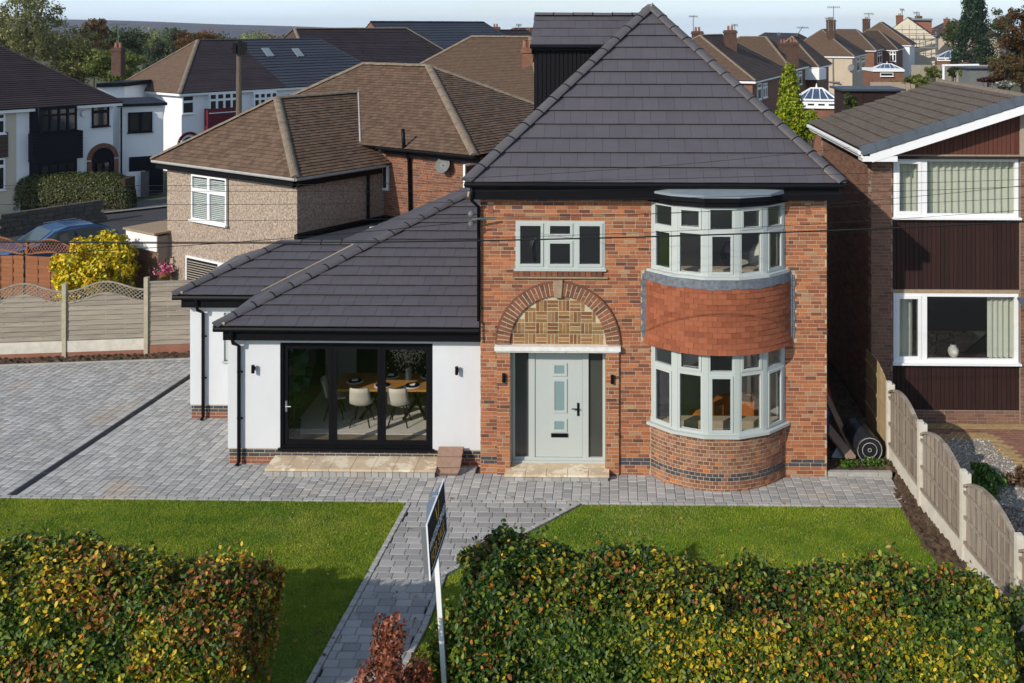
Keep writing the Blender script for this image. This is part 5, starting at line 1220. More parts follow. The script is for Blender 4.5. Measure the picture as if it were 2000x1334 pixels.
MB().prism([(9.05, NY-.72, 2.47), (10, NY-.72, 2.3), (10, NY-.72, 2.5), (9.05, NY-.72, 2.65)], (0,.03,0)).build('canopy_board', M['upvc'], nb)
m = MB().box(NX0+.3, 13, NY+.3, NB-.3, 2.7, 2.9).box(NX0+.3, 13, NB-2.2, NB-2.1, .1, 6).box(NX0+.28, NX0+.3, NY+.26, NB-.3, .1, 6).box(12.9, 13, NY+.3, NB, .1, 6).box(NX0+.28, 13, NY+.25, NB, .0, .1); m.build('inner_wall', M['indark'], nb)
def curtain(x0, x1, z0, z1, lb, amp=.03, per=.13):
    m = MB(); n = int((x1-x0)/.02)
    for i in range(n+1):
        x = x0+(x1-x0)*i/n; y = NY+.24+amp*math.sin(x*6.283/per+.6*math.sin(x*5))+.01*math.sin(x*40)
        m.v += [(x, y, z0), (x, y+.005*math.sin(x*23), z1)]
    m.f = [(2*i, 2*i+2, 2*i+3, 2*i+1) for i in range(n)]
    tag(m.build('curtain', M['curtain'], smooth=True), lb, 'curtain', 'curtains of the brown brick house')
curtain(ux0+.02, ux0+sp_-.05, uw[0]+.05, uw[1]-.02, 'cream curtain behind the narrow upper window with timber panel below')
curtain(ux0+sp_, ux0+uwid-.02, uw[0]+.05, uw[1]-.02, 'wide cream curtain drawn across the large upper window', per=.16)
curtain(ux0+.02, ux0+sp_*.72, lw[0]+.05, lw[1]-.02, 'pale curtain in the narrow lower window beside the brick pier', amp=.02)
curtain(ux0+uwid*.78, ux0+uwid-.02, lw[0]+.05, lw[1]-.02, 'cream curtain gathered at the right of the lower window')
vx = onY(1862, 690, NY+.2).x; tag(MB().lathe((vx, NY+.2, lw[0]+.06), [(.06,0),(.1,.06),(.125,.14),(.11,.21),(.06,.26),(.075,.28)], 14).build('vase', M['chair'], smooth=True), 'rounded cream vase standing on the lower window ledge', 'vase')
# forecourt of that house
fc = struct(MB().prism([(6.0,12,-.03),(14,12,-.03),(14,22.85,-.03),(5.9,22.85,-.03)], (0,0,.02)).build('forecourt', M['joint']))
M['redpave'] = mat('red_block_paving', [(.2,.1,.075),(.26,.13,.095),(.22,.12,.09)], .9, nscale=2, nstr=.5); M['yelpave'] = mat('buff_block_paving', [(.36,.25,.12),(.4,.285,.14),(.33,.225,.11)], .9, nscale=2, nstr=.4)
M['gravelbed'] = mat('gravel_bed', (.34,.31,.27), .95, nscale=14, nstr=.9, dark=.35)
gpoly = [tuple(onZ(*p)[:2]) for p in ((1842, 858), (1928, 858), (2040, 955))]+[(11, 16), (6.4, 16), (6.2, 18)]
P, Py = [], []
y = 18.2; r = 0
while y < 22.8:
    x = 6.0-(.1 if r % 2 else 0)
    while x < 11.5:
        c = (x+.1, y+.05)
        dmin = min(((Vector((*c, 0))-(lambda a, b, t: a+(b-a)*t)(a_, b_, max(0, min(1, (Vector((*c, 0))-a_).dot(b_-a_)/(b_-a_).length_squared)))).length for a_, b_ in [(Vector((*gpoly[i], 0)), Vector((*gpoly[i+1], 0))) for i in range(2)]), default=9)
        if not inpoly(np.array([c[0]]), np.array([c[1]]), gpoly)[0]:
            q = paver([(x+.003, y+.003), (x+.197, y+.003), (x+.197, y+.097), (x+.003, y+.097)], -.02, .05)
            (Py if (dmin < .26 or 22.5 < y < 22.72) else P).append(q)
        x += .2
    y += .1; r += 1
emit(P, 'block', M['redpave'], fc, 250, 'block_field'); emit(Py, 'border_block', M['yelpave'], fc, 250, 'border_block_field')
MB().prism([(x, y, -.02) for x, y in gpoly], (0,0,.025)).build('gravel_bed', M['gravelbed'], fc)
n = 16000; x, y = RS.uniform(6.2, 10.5, n), RS.uniform(16, 22.3, n); k = inpoly(x, y, gpoly); p = np.stack([x[k], y[k], np.full(k.sum(), .012)], 1); n = len(p)
near = p[:, 1] < 18.6+.4*np.sin(p[:, 0]*2)
c = palette(n, [(.6,.55,.47),(.5,.46,.4),(.7,.66,.58),(.36,.32,.27)], [2,2,1,1]); c[near] = palette(near.sum(), [(.1,.06,.04),(.14,.09,.06)], [1,1])
g = leaf_cloud('gravel', p, np.tile([0,0,1.], (n,1)), RS.uniform(.025,.05,n), c, None, 'stuff', wid=.9, simple=True, jitter=.5)
cb = onZ(1928, 952); bush('grass_clump', 'bright green grassy clump growing along the far side of the fence', 'plant', (cb.x, cb.y, .12), (.3,.55,.28), 1500, (.05,.11), [(.06,.14,.02),(.09,.18,.03)], [1,1], stems=2, clump=18, cr=.35)
cb = onZ(1990, 945); bush('brown_plant', 'low withered brown plant at the gravel edge', 'plant', (cb.x, cb.y, .12), (.35,.3,.22), 900, (.04,.08), [(.1,.055,.03),(.14,.08,.04)], [1,1], stems=2, clump=14, cr=.35)
# ---------------------------------------------------------------- generic rotated house
def axes(deg): a = R(deg); v = Vector((math.sin(a), math.cos(a), 0)); return Vector((-v.y, v.x, 0)), v
def slopes(o, A, Ad, B, Bd, zE, zR, h0, h1):
    """eave rectangle o + A*[0,Ad] + B*[0,Bd]; ridge along A; hips h0 (at o end) and h1"""
    q = lambda a, b, z: o+A*a+B*b+Z*(z-o.z)
    c00, c10, c11, c01 = q(0,0,zE), q(Ad,0,zE), q(Ad,Bd,zE), q(0,Bd,zE); r0, r1 = q(h0,Bd/2,zR), q(Ad-h1,Bd/2,zR)
    return dict(front=[c00, c10, r1, r0], back=[c11, c01, r0, r1], near=[c01, c00, r0], far=[c10, c11, r1]), (c00, c10, c11, c01, r0, r1)
def hip(parent, o, A, Ad, B, Bd, zE, zR, h0, h1, mt, fine=(), gauge=.14, coarse=.22, rm=None, width=.2, th=.03, gables=None, rr_=.1, lim=300, tname='roof_tile', mats={}, skip=()):
    S, (c00, c10, c11, c01, r0, r1) = slopes(o, A, Ad, B, Bd, zE, zR, h0, h1)
    for k, poly in S.items():
        if k in skip: continue
        far_ = k not in fine
        if k == 'near' and h0 == 0 or k == 'far' and h1 == 0:
            if gables: MB().prism([p-Z*.05 for p in poly], (c11-c10 if k == 'near' else c10-c11).normalized()*0+(A*.08 if k == 'near' else -A*.08)).build('gable', gables, parent)
            continue
        mm = mats.get(k, mt)  # tile per slope: sun and shade of far roofs put into colour
        if far_ and mm is M['plaintile']: mm = M['plaintile_far']
        if k in fine: roof_tiles(parent, poly, gauge, width, th, tname, mm, lim, jit=.003, gap=.006)
        else: roof_tiles(parent, poly, coarse, 0, th*1.3, 'tile_course', mm, 0, 'tile_course_field')
    rm = rm or mt
    for a, b, c in ((c00, r0, h0), (c01, r0, h0), (c10, r1, h1), (c11, r1, h1)):
        if c: ridge(parent, a, b, rr_, .33, rm, 'hip_tile', 40, lift=.02)
    ridge(parent, r0, r1, rr_, .33, rm, 'ridge_tile', 40, lift=.02)
    return c00, c10, c11, c01, r0, r1
def chimney(parent, p, w=.6, h=1.5, mt='farbrick', pots=2):
    m = MB().box(p.x-w/2, p.x+w/2, p.y-w/2, p.y+w/2, p.z-1, p.z+h).box(p.x-w/2-.06, p.x+w/2+.06, p.y-w/2-.06, p.y+w/2+.06, p.z+h-.25, p.z+h-.1); c = m.build('chimney', M[mt], parent)
    for k in range(pots): MB().lathe((p.x+(k-(pots-1)/2)*.28, p.y, p.z+h), [(.11,0),(.09,.3),(.11,.34)], 8).build('pot', M['redbase'], c)
def wallbox(parent, o, A, Ad, B, Bd, z0, z1, mt, inset=.3, name='wall'):
    q = [o+A*a+B*b for a, b in ((inset,inset),(Ad-inset,inset),(Ad-inset,Bd-inset),(inset,Bd-inset))]
    q = [Vector((p.x, p.y, z0)) for p in q]
    if (q[1]-q[0]).cross(q[2]-q[1]).z < 0: q = q[::-1]
    return MB().prism(q, (0,0,z1-z0)).build(name, mt, parent)
def fwin(parent, p, u, n, w, h, cols, transom=.68, fm='upvc', gm='darkglass', fw=.07, sashes=True):
    """window with its lower left corner at p (seen from outside)"""
    c = []
    for i in range(cols):
        a, b = w*i/cols, w*(i+1)/cols
        if transom: c += [(a, b, 0, h*transom, False), (a, b, h*transom, h, False)]
        else: c += [(a, b, 0, h, False)]
    return window(parent, p, u, n, w, h, c, M[fm], M[gm], fw=fw, depth=.1, out=.085, sill=(.05,.06,.05))
# ---------------------------------------------------------------- pebbledashed semi behind the grey fence
ps = thing('pebbledash_house', 'pebbledashed house with brown hipped tile roof and white shuttered window', 'house', (-8.5, 31, 0))
u_, v_ = axes(33); C0 = onD(577, 347, 28.0); zE = C0.z; C0 = Vector((C0.x, C0.y, 0))
w_ = 6.9; wing_d = 6.5; IN = .32
def W2(a, b, z): p = C0+u_*a+v_*b; return Vector((p.x, p.y, z))
hh = [W2(IN, IN, 0), W2(w_-IN, IN, 0)]
pw0 = wallbox(ps, C0, u_, w_, v_, wing_d, 0, zE-.02, M['pebble'], IN)
# the main body, brick
Bz = zE+.55; ob = C0-u_*3.75+v_*3.25; Bl, Bd_ = 12.0, 7.2
wallbox(ps, ob, u_, Bl, v_, Bd_, 0, Bz-.02, M['mortar_grey'], .42, 'brick_wall')
bw = MB().box(0,0,0,0,0,0)
oB = ob+u_*.42+v_*.42; oB = Vector((oB.x, oB.y, 0))
P = brick_pieces(oB+u_*3.65, -u_, -v_, brick_rects(3.65, 2.3, Bz-.1, [], hdr=.3), .012, .03)
bwall = MB().obox(oB+v_*.005, u_*.01, v_*.01, Z*.01).build('front_brickwork', M['mortar_grey'], ps)
emit(P, 'brick', M['brick_nb'], bwall, 300, 'brick_field')
P = brick_pieces(oB, v_, -u_, brick_rects(7.3, 3.0, Bz-.1, []), .012, .03); emit(P, 'brick', M['brick_nb'], bwall, 0, 'side_brick_field')
psr = MB().obox(W2(.5, .5, zE-.1), u_*(w_-1), v_*(wing_d-1), Z*.04).build('roof', M['blackboard'], ps)
psr2 = MB().obox(Vector((ob.x, ob.y, Bz-.1))+u_*.5+v_*.5, u_*(Bl-1), v_*(Bd_-1), Z*.04).build('main_roof', M['blackboard'], ps)
zR = zE+1.95
# wing: ridge runs along v, hipped at the front
oW = W2(0, 0, zE)
hip(psr, oW+u_*0, v_, wing_d, u_, w_, zE, zR, 2.1, 0, M['plaintile'], fine=('near', 'front'), rm=M['plainridge'], lim=150, rr_=.12)
bR = Bz+2.3; oB2 = Vector((ob.x, ob.y, Bz))
hip(psr2, oB2, u_, Bl, v_, Bd_, Bz, bR, 5.2, 3.6, M['plaintile'], fine=('front', 'near'), rm=M['plainridge'], lim=150, tname='main_roof_tile', rr_=.13)
# white mortar in the valleys
va = oW+v_*3.3+u_*0; t_ = (zR-Bz)/(bR-Bz)*(Bd_/2)
m = MB(); a0 = W2(w_/2, 3.3+t_, zR+.06); a1 = W2((Bz-zE)/(zR-zE)*w_/2, 3.3, Bz+.07); m.tube([a0, a0.lerp(a1,.3), a0.lerp(a1,.7), a1], [.035,.03,.035,.04], 6); m.build('valley_mortar', M['kerbgrey'], psr)
for a, b, pr, col in ((oW, oW+u_*w_, psr, 'kerbgrey'), (oW, oW+v_*3.4, psr, 'kerbgrey')):
    gutter(pr, a-Z*.06, b-Z*.06, M[col], .05)
    dd = (b-a).normalized(); MB().obox(a-Z*.3+(v_ if pr and dd.dot(u_) > .5 else u_)*.12, (b-a), (v_ if dd.dot(u_) > .5 else u_)*.03, Z*.2).build('fascia', M['black'], pr)
gutter(psr2, oB2-Z*.06, oB2+u_*3.9-Z*.06, M['black'], .05); MB().obox(oB2-Z*.26+v_*.2, u_*4, v_*.03, Z*.2).build('fascia', M['black'], psr2)
gutter(psr2, oB2-Z*.06, oB2+v_*6-Z*.06, M['black'], .05)
def onface(px_, py_, o, n):                                # sight line meets the vertical face through o with normal n
    d = onD(px_, py_, 10)-Vector((0,0,9)); t = (o-Vector((0,0,9))).dot(n)/d.dot(n); return Vector((0,0,9))+d*t
fo = W2(IN, IN, 0)
p0 = onface(378, 427, fo, v_); p1 = onface(446, 427, fo, v_); zt_ = onface(412, 344, fo, v_).z; ww = (p1-p0).length
fr = window(ps, p0, -u_, -v_, ww, zt_-p0.z, [(0, ww/2, 0, (zt_-p0.z)*.66, False), (ww/2, ww, 0, (zt_-p0.z)*.66, False), (0, ww/2, (zt_-p0.z)*.66, zt_-p0.z, False), (ww/2, ww, (zt_-p0.z)*.66, zt_-p0.z, False)], M['upvc'], M['glass'], fw=.055, out=.09, depth=.06, sill=(.05,.07,.05))
MB().obox(p0-v_*.012, -u_*ww, v_*.01, Z*(zt_-p0.z)).build('window_back', M['indark'], ps)  # dark plate standing for the unlit space behind the shutter slats
P = []; k = 0; zz = p0.z+.08
while zz < zt_-.1:
    for h_ in (0, 1): P.append(oboxp(p0-u_*(ww/2*h_+.07)+Z*(zz-p0.z)-v_*.035, -u_*(ww/2-.14), v_*.012-Z*.012, Z*.036))
    zz += .058
emit(P, 'shutter_slat', M['blind'], ps)
p0 = onface(366, 600, fo, v_); p1 = onface(480, 560, fo, v_); z1 = onface(366, 498, fo, v_).z; ww = (p1-p0).length
window(ps, (p0.x, p0.y, z1-1.25), -u_, -v_, ww, 1.25, [(0, ww*.55, 0, 1.25, False), (ww*.55, ww, 0, 1.25, False)], M['upvc'], M['darkglass'], fw=.06, out=.07)
P = [oboxp(Vector((p0.x, p0.y, z1-1.15+i*.075))-u_*.07-v_*.045, -u_*(ww*.55-.14), v_*.004, Z*.03) for i in range(14)]; emit(P, 'blind_slat', M['fencewood'], ps)
# small window, soil pipe, dish on the brick front
bo = oB-v_*.012
p0 = onface(737, 369, bo, v_); p1 = onface(760, 369, bo, v_); z1 = onface(750, 320, bo, v_).z; ww = (p1-p0).length
window(ps, p0, -u_, -v_, ww, z1-p0.z, [(0, ww, 0, z1-p0.z, False)], M['upvc'], M['darkglass'], fw=.07, out=.06)
q0 = onface(787, 252, bo-v_*.45, v_); q1 = onface(789, 292, bo-v_*.4, v_); q2 = onface(799, 312, bo-v_*.08, v_); q3 = onface(801, 420, bo-v_*.08, v_)
MB().tube([q0, q1, q2, q3], .055, 8).build('soil_pipe', M['black'], ps, smooth=True)
q0 = onface(730, 330, fo+v_*0, u_)
e0 = W2(IN, 2.95, zE-.3); MB().tube([e0-u_*.07, e0-u_*.07-Z*2.4], .05, 8).build('downpipe', M['black'], ps)
dp = onface(864, 322, bo-v_*.25, v_); MB().lathe(dp, [(.0,.07),(.12,.05),(.24,.0),(.245,.005),(.1,.06)], 18, axis=(.35,.8,-.35)).tube([dp, dp+v_*.25-Z*.15], .015, 5).build('satellite_dish', M['dish'], ps)
so_ = oB-u_*.012
p0 = onface(905, 352, so_, u_); window(ps, (p0.x, p0.y, p0.z-.55), v_, -u_, .8, 1.0, [(0,.8,0,1.0,False)], M['upvc'], M['darkglass'], out=.06)
# flat roofed addition with rooflight
fr0 = W2(IN, .3, 0); fro = fr0-u_*.05
fa = thing('flat_roof_addition', 'black felt flat roof addition with glass rooflight behind the grey tiled roof', 'building', (-6.2, 30, 0))
zf = onface(800, 440, bo, v_).z-.15
q = [W2(IN-.04, .2, 0), W2(IN-.04, 3.68, 0), W2(IN-4.2, 3.68, 0), W2(IN-4.2, 1.6, 0), W2(IN-2.6, .2, 0)]
zf = 2.98
MB().prism([p+Z*0 for p in q[::-1]], (0,0,zf-.15)).build('wall', M['mortar_grey'], fa); MB().prism([p+Z*(zf-.149) for p in q[::-1]], (0,0,.14)).build('roof', M['greyroof'], fa)
rl = onZ(722, 457, zf)+u_*0; MB().obox(rl, -u_*1.25, v_*.95, Z*.2).build('rooflight_kerb', M['upvc'], fa); MB().obox(rl+Z*.205-u_*.08+v_*.08, -u_*1.09, v_*.79, Z*.03).build('pane', M['consglass'], fa)
MB().tube([W2(IN-.1, .2, zf+.05), W2(IN-.1, 3.6, zf+.05), W2(IN-4.2, 3.6, zf+.05)], .1, 6).build('felt_upstand', M['black'], fa)
# porch block at the left of it, hanging basket
ga = thing('garage', 'low brick garage with white fascia beside the yellow bush', 'garage', (-14, 33, 0))
g0 = onD(303, 540, 31.6); g0 = Vector((g0.x+.1, g0.y, 0)); zg = onD(300, 456, 31.6).z
MB().obox(g0, u_*1.5, v_*3.0, Z*(zg-.1)).build('wall', M['mortar_grey'], ga); P = brick_pieces(g0+u_*1.5, -u_, -v_, brick_rects(1.5, 0, zg-.6, []), .012, .02); emit(P, 'brick', M['brick_brown'], ga, 120)
MB().obox(g0-v_*.12-u_*.1+Z*(zg-.55), u_*1.7, v_*.04, Z*.5).build('fascia', M['upvc'], ga); MB().obox(g0-v_*.2-u_*.1+Z*(zg-.02), u_*1.75, v_*3.1, Z*.06).build('roof', M['stone'], ga)
hb = onface(323, 533, fo-v_*.3, v_); t = thing('hanging_basket', 'hanging basket of pink flowers on the pebbledashed wall', 'basket', hb)
MB().lathe(hb-Z*.18, [(.05,0),(.18,.1),(.22,.22),(.2,.22)], 12).build('basket', M['brownfence'], t); MB().tube([hb+v_*.28+Z*.45, hb+Z*.42, hb+Z*.1], .012, 5).tube([hb+v_*.28+Z*.45, hb+v_*.28+Z*.05, hb+Z*.38], .01, 5).build('bracket', M['black'], t)
n = 260; p = np.array(hb)+RS.normal(0,1,(n,3))*[.13,.13,.09]+[0,0,.12]; leaf_cloud('flowers', p, np.tile([0,-1,.5],(n,1)), RS.uniform(.05,.09,n), palette(n, [(.55,.08,.22),(.7,.25,.4),(.06,.12,.02)], [2,1,1.3]), t, 'stuff')
# yellow bush and brown trellis fence
cb = onD(186, 505, 31.2); bush('yellow_bush', 'rounded golden yellow bush behind the grey trellis fence', 'bush', (cb.x, cb.y, 1.45), (1.42,1.3,1.28), 15000, (.08,.15), [(.7,.52,.015),(.52,.47,.02),(.75,.46,.02),(.14,.18,.015)], [3,3,1.3,1], stems=10, clump=75, cr=.23, sm='twig')
bf = thing('trellis_fence', 'reddish brown stained fence panels with trellis tops before the blue car', 'fence', (-19, 33, 0))
a = onD(-90, 470, 33.2); b = onD(140, 470, 32.4); a.z = b.z = 0; d = b-a; Lf = d.length; d.normalize(); nn = Vector((d.y, -d.x, 0)); post = onD(48, 470, 32.7).x
px0 = (post-a.x)/d.x
for i, s0 in enumerate((px0-3.7, px0-1.85, px0, px0+1.85)):
    s = a+d*s0; MB().obox(s-d*.05-nn*.05, d*.1, nn*-.1, Z*1.95).build('post', M['brownfence'], bf)
    if i == 3: break
    P = [oboxp(s+d*.05+nn*(.01 if r % 2 else -.006)+Z*(.1+r*.14), d*1.75, -nn*.015, Z*.138) for r in range(10)]; emit(P, 'slat', M['brownfence'], bf)
    for q in (.25,.5,.75): MB().obox(s+d*(1.85*q)+nn*.025+Z*.1, d*.03, -nn*.012, Z*1.4).build('batten', M['brownfence'], bf)
    cur = lambda t: 1.55+.1*(.5-.5*math.cos(2*math.pi*t))
    for lo_ in (0, .34): MB().tube([s+d*(.05+1.75*k/14)+Z*(cur(k/14)+lo_*(.75+.45*math.sin(math.pi*k/14))) for k in range(15)], .028, 5).build('curved_rail', M['brownfence'], bf)
    P = []
    for sg in (1, -1):
        for k in range(0, 17):
            t, t2 = k/16, k/16+sg*.15
            if not 0 <= t2 <= 1: continue
            pa, pb = s+d*(.05+1.75*t)+Z*cur(t), s+d*(.05+1.75*t2)+Z*(cur(t2)+.34*(.75+.45*math.sin(math.pi*t2))); P.append(oboxp(pa+nn*.006*sg, pb-pa, -nn*.008, Z*.03))
    emit(P, 'lattice_strip', M['brownfence'], bf)
# ---------------------------------------------------------------- street, car, hedge, wall
sv = axes(50)[1]; su = axes(50)[0]
def road(c, w, L0, L1, z, name, mt):
    c = Vector((c.x, c.y, 0)); return struct(MB().prism([c+sv*L0-su*w/2+Z*(z-.03), c+sv*L1-su*w/2+Z*(z-.03), c+sv*L1+su*w/2+Z*(z-.03), c+sv*L0+su*w/2+Z*(z-.03)], (0,0,.03)).build(name, mt))
rc = onZ(235, 440); road(rc, 6.5, -60, 90, -.01, 'road', M['asphalt'])
road(rc+su*4.3, 2.0, -60, 90, .1, 'pavement', M['pavement']); road(rc+su*3.27, .12, -60, 90, .105, 'kerb', M['kerbgrey'])
lw_ = thing('garden_wall', 'low dark stone garden wall in front of the clipped hedge', 'wall', onZ(100, 430)); a = onD(2, 452, 42.5); b = onD(195, 418, 46); a.z = b.z = 0
P = []; d = b-a; L = d.length; d.normalize(); n_ = Vector((d.y, -d.x, 0)); k = 0
while k < 5:
    s = -(.2 if k % 2 else 0)
    while s < L: l = random.uniform(.35, .5); P.append(oboxp(a+d*s+n_*random.uniform(0,.02)+Z*(k*.2), d*(l-.02), -n_*.3, Z*.185)); s += l
    k += 1
emit(P, 'stone', mat('dark_wall_stone', [(.07,.065,.06),(.1,.09,.08),(.085,.075,.065)], .95, nscale=5, nstr=.5), lw_, 120)
ch0 = onD(140, 372, 49); n = 16000; aa = RS.rand(n); t = thing('clipped_hedge', 'long clipped green hedge in front of the white house with arched door', 'hedge', (ch0.x, ch0.y, 0))
th_ = RS.uniform(0, math.pi, n); L = 6.0; hd = axes(84)[1]; hu = axes(84)[0]; hv = np.array(hd); hu_ = np.array(hu)
s = RS.uniform(-L/2, L/2, n); endf = np.clip(1-(np.abs(s)/(L/2))**6, .0, 1)**.4
r = 1-.12*RS.rand(n)
p = np.array([ch0.x, ch0.y, 0])+s[:, None]*hv+(np.cos(th_)*np.abs(np.cos(th_))**-.45*.85*endf*r)[:, None]*hu_; p[:, 2] = (np.sin(th_)**.55)*1.85*endf*r
nrm = np.cos(th_)[:, None]*hu_+np.sin(th_)[:, None]*np.array([0,0,1.])
leaf_cloud('foliage', p, nrm, RS.uniform(.07,.13,n), palette(n, [(.045,.06,.012),(.07,.085,.02),(.09,.09,.025)], [1,1,.6]), t, 'stuff', simple=True, jitter=.4)
m = MB()
for k in range(-5, 6):
    c = ch0+hd*(k*.5); m.box(c.x-.27, c.x+.27, c.y-.5, c.y+.5, 0, 1.55)
m.build('inner_growth', M['twig'], t, 'stuff')
def car(name, label, c, ang, paint):
    t = thing(name, label, 'car', (0,0,0)); L, Wd = 4.3, 1.78
    prof = [(-2.15,.35),(-2.15,.75),(-1.95,.92),(-1.0,1.02),(-.35,1.42),(.2,1.53),(1.1,1.5),(1.75,1.25),(2.1,1.0),(2.15,.4)]
    body = MB(); ny = 6
    for j, (yy, k, dz) in enumerate(((-.89,1,.0),(-.86,1,.0),(-.6,1,.02),(.6,1,.02),(.86,1,0),(.89,1,0))):
        for x, z in prof:
            nar = 1-.2*max(0, (z-.95)/.58) if abs(yy) > .5 else 1
            body.v.append((x*(.985 if abs(yy) > .88 else 1), yy*nar, (z if abs(yy) < .88 else min(z, 1.45)*.99)+(dz if z > .9 else 0)))
    n = len(prof)
    for j in range(ny-1):
        for i in range(n-1): q = j*n+i; body.f.append((q, q+1, q+n+1, q+n))
        body.f.append((j*n+n-1, j*n, (j+1)*n, (j+1)*n+n-1))
    body.f += [tuple(range(n))[::-1], tuple((ny-1)*n+i for i in range(n))]
    body.build('body', M[paint], t)
    def pn(name, pts, mt): MB().prism(pts, (0,0,.006)).build(name, mt, t)
    MB().add([(-1.0,-.66,1.055),(-1.0,.66,1.055),(-.36,.58,1.452),(-.36,-.58,1.452)], [(0,1,2,3)]).build('windscreen', M['carglass'], t)
    MB().add([(1.15,-.56,1.53),(1.15,.56,1.53),(1.78,.62,1.28),(1.78,-.62,1.28)], [(0,1,2,3)]).build('rear_window', M['carglass'], t)
    for s in (-1, 1):
        y0, y1 = .885*s, .755*s
        MB().add([(-.85,y0,1.04),(.35,y0,1.04),(.35,y1,1.43),(-.3,y1,1.4)], [(0,1,2,3)]).build('side_window', M['carglass'], t); MB().add([(.42,y0,1.04),(1.6,y0,1.06),(1.3,y1+.02*s,1.38),(.42,y1,1.43)], [(0,1,2,3)]).build('side_window', M['carglass'], t)
        for x in (-1.35, 1.35): w = MB().lathe((x, .8*s, .33), [(.33,-.11),(.33,.11),(.2,.12)], 16, axis=(0,s,0)).build('wheel', M['rubber'], t); MB().lathe((x, .8*s, .33), [(.2,.1),(.19,.125)], 12, axis=(0,s,0)).build('rim', M['steel'], w)
        MB().box(-2.17,-2.0,.55*s-.2,.55*s+.2,.66,.8).build('headlight', M['upvc'], t); MB().box(2.05,2.17,.62*s-.14,.62*s+.14,.75,.9).build('tail_light', M['maroon'], t)
        MB().box(-.75,-.62,s*.95-.08,s*.95+.08,1.0,1.12).build('mirror', M[paint], t); MB().tube([(-.2,.56*s,1.56),(1.0,.56*s,1.57)], .015, 5).build('roof_rail', M['steel'], t)
    t.location = c; t.rotation_euler = (0,0,ang); return t
c = onD(108, 450, 37.6); car('parked_car', 'dark blue hatchback parked behind the brown trellis fence', (c.x, c.y, 0), R(52), 'carpaint')
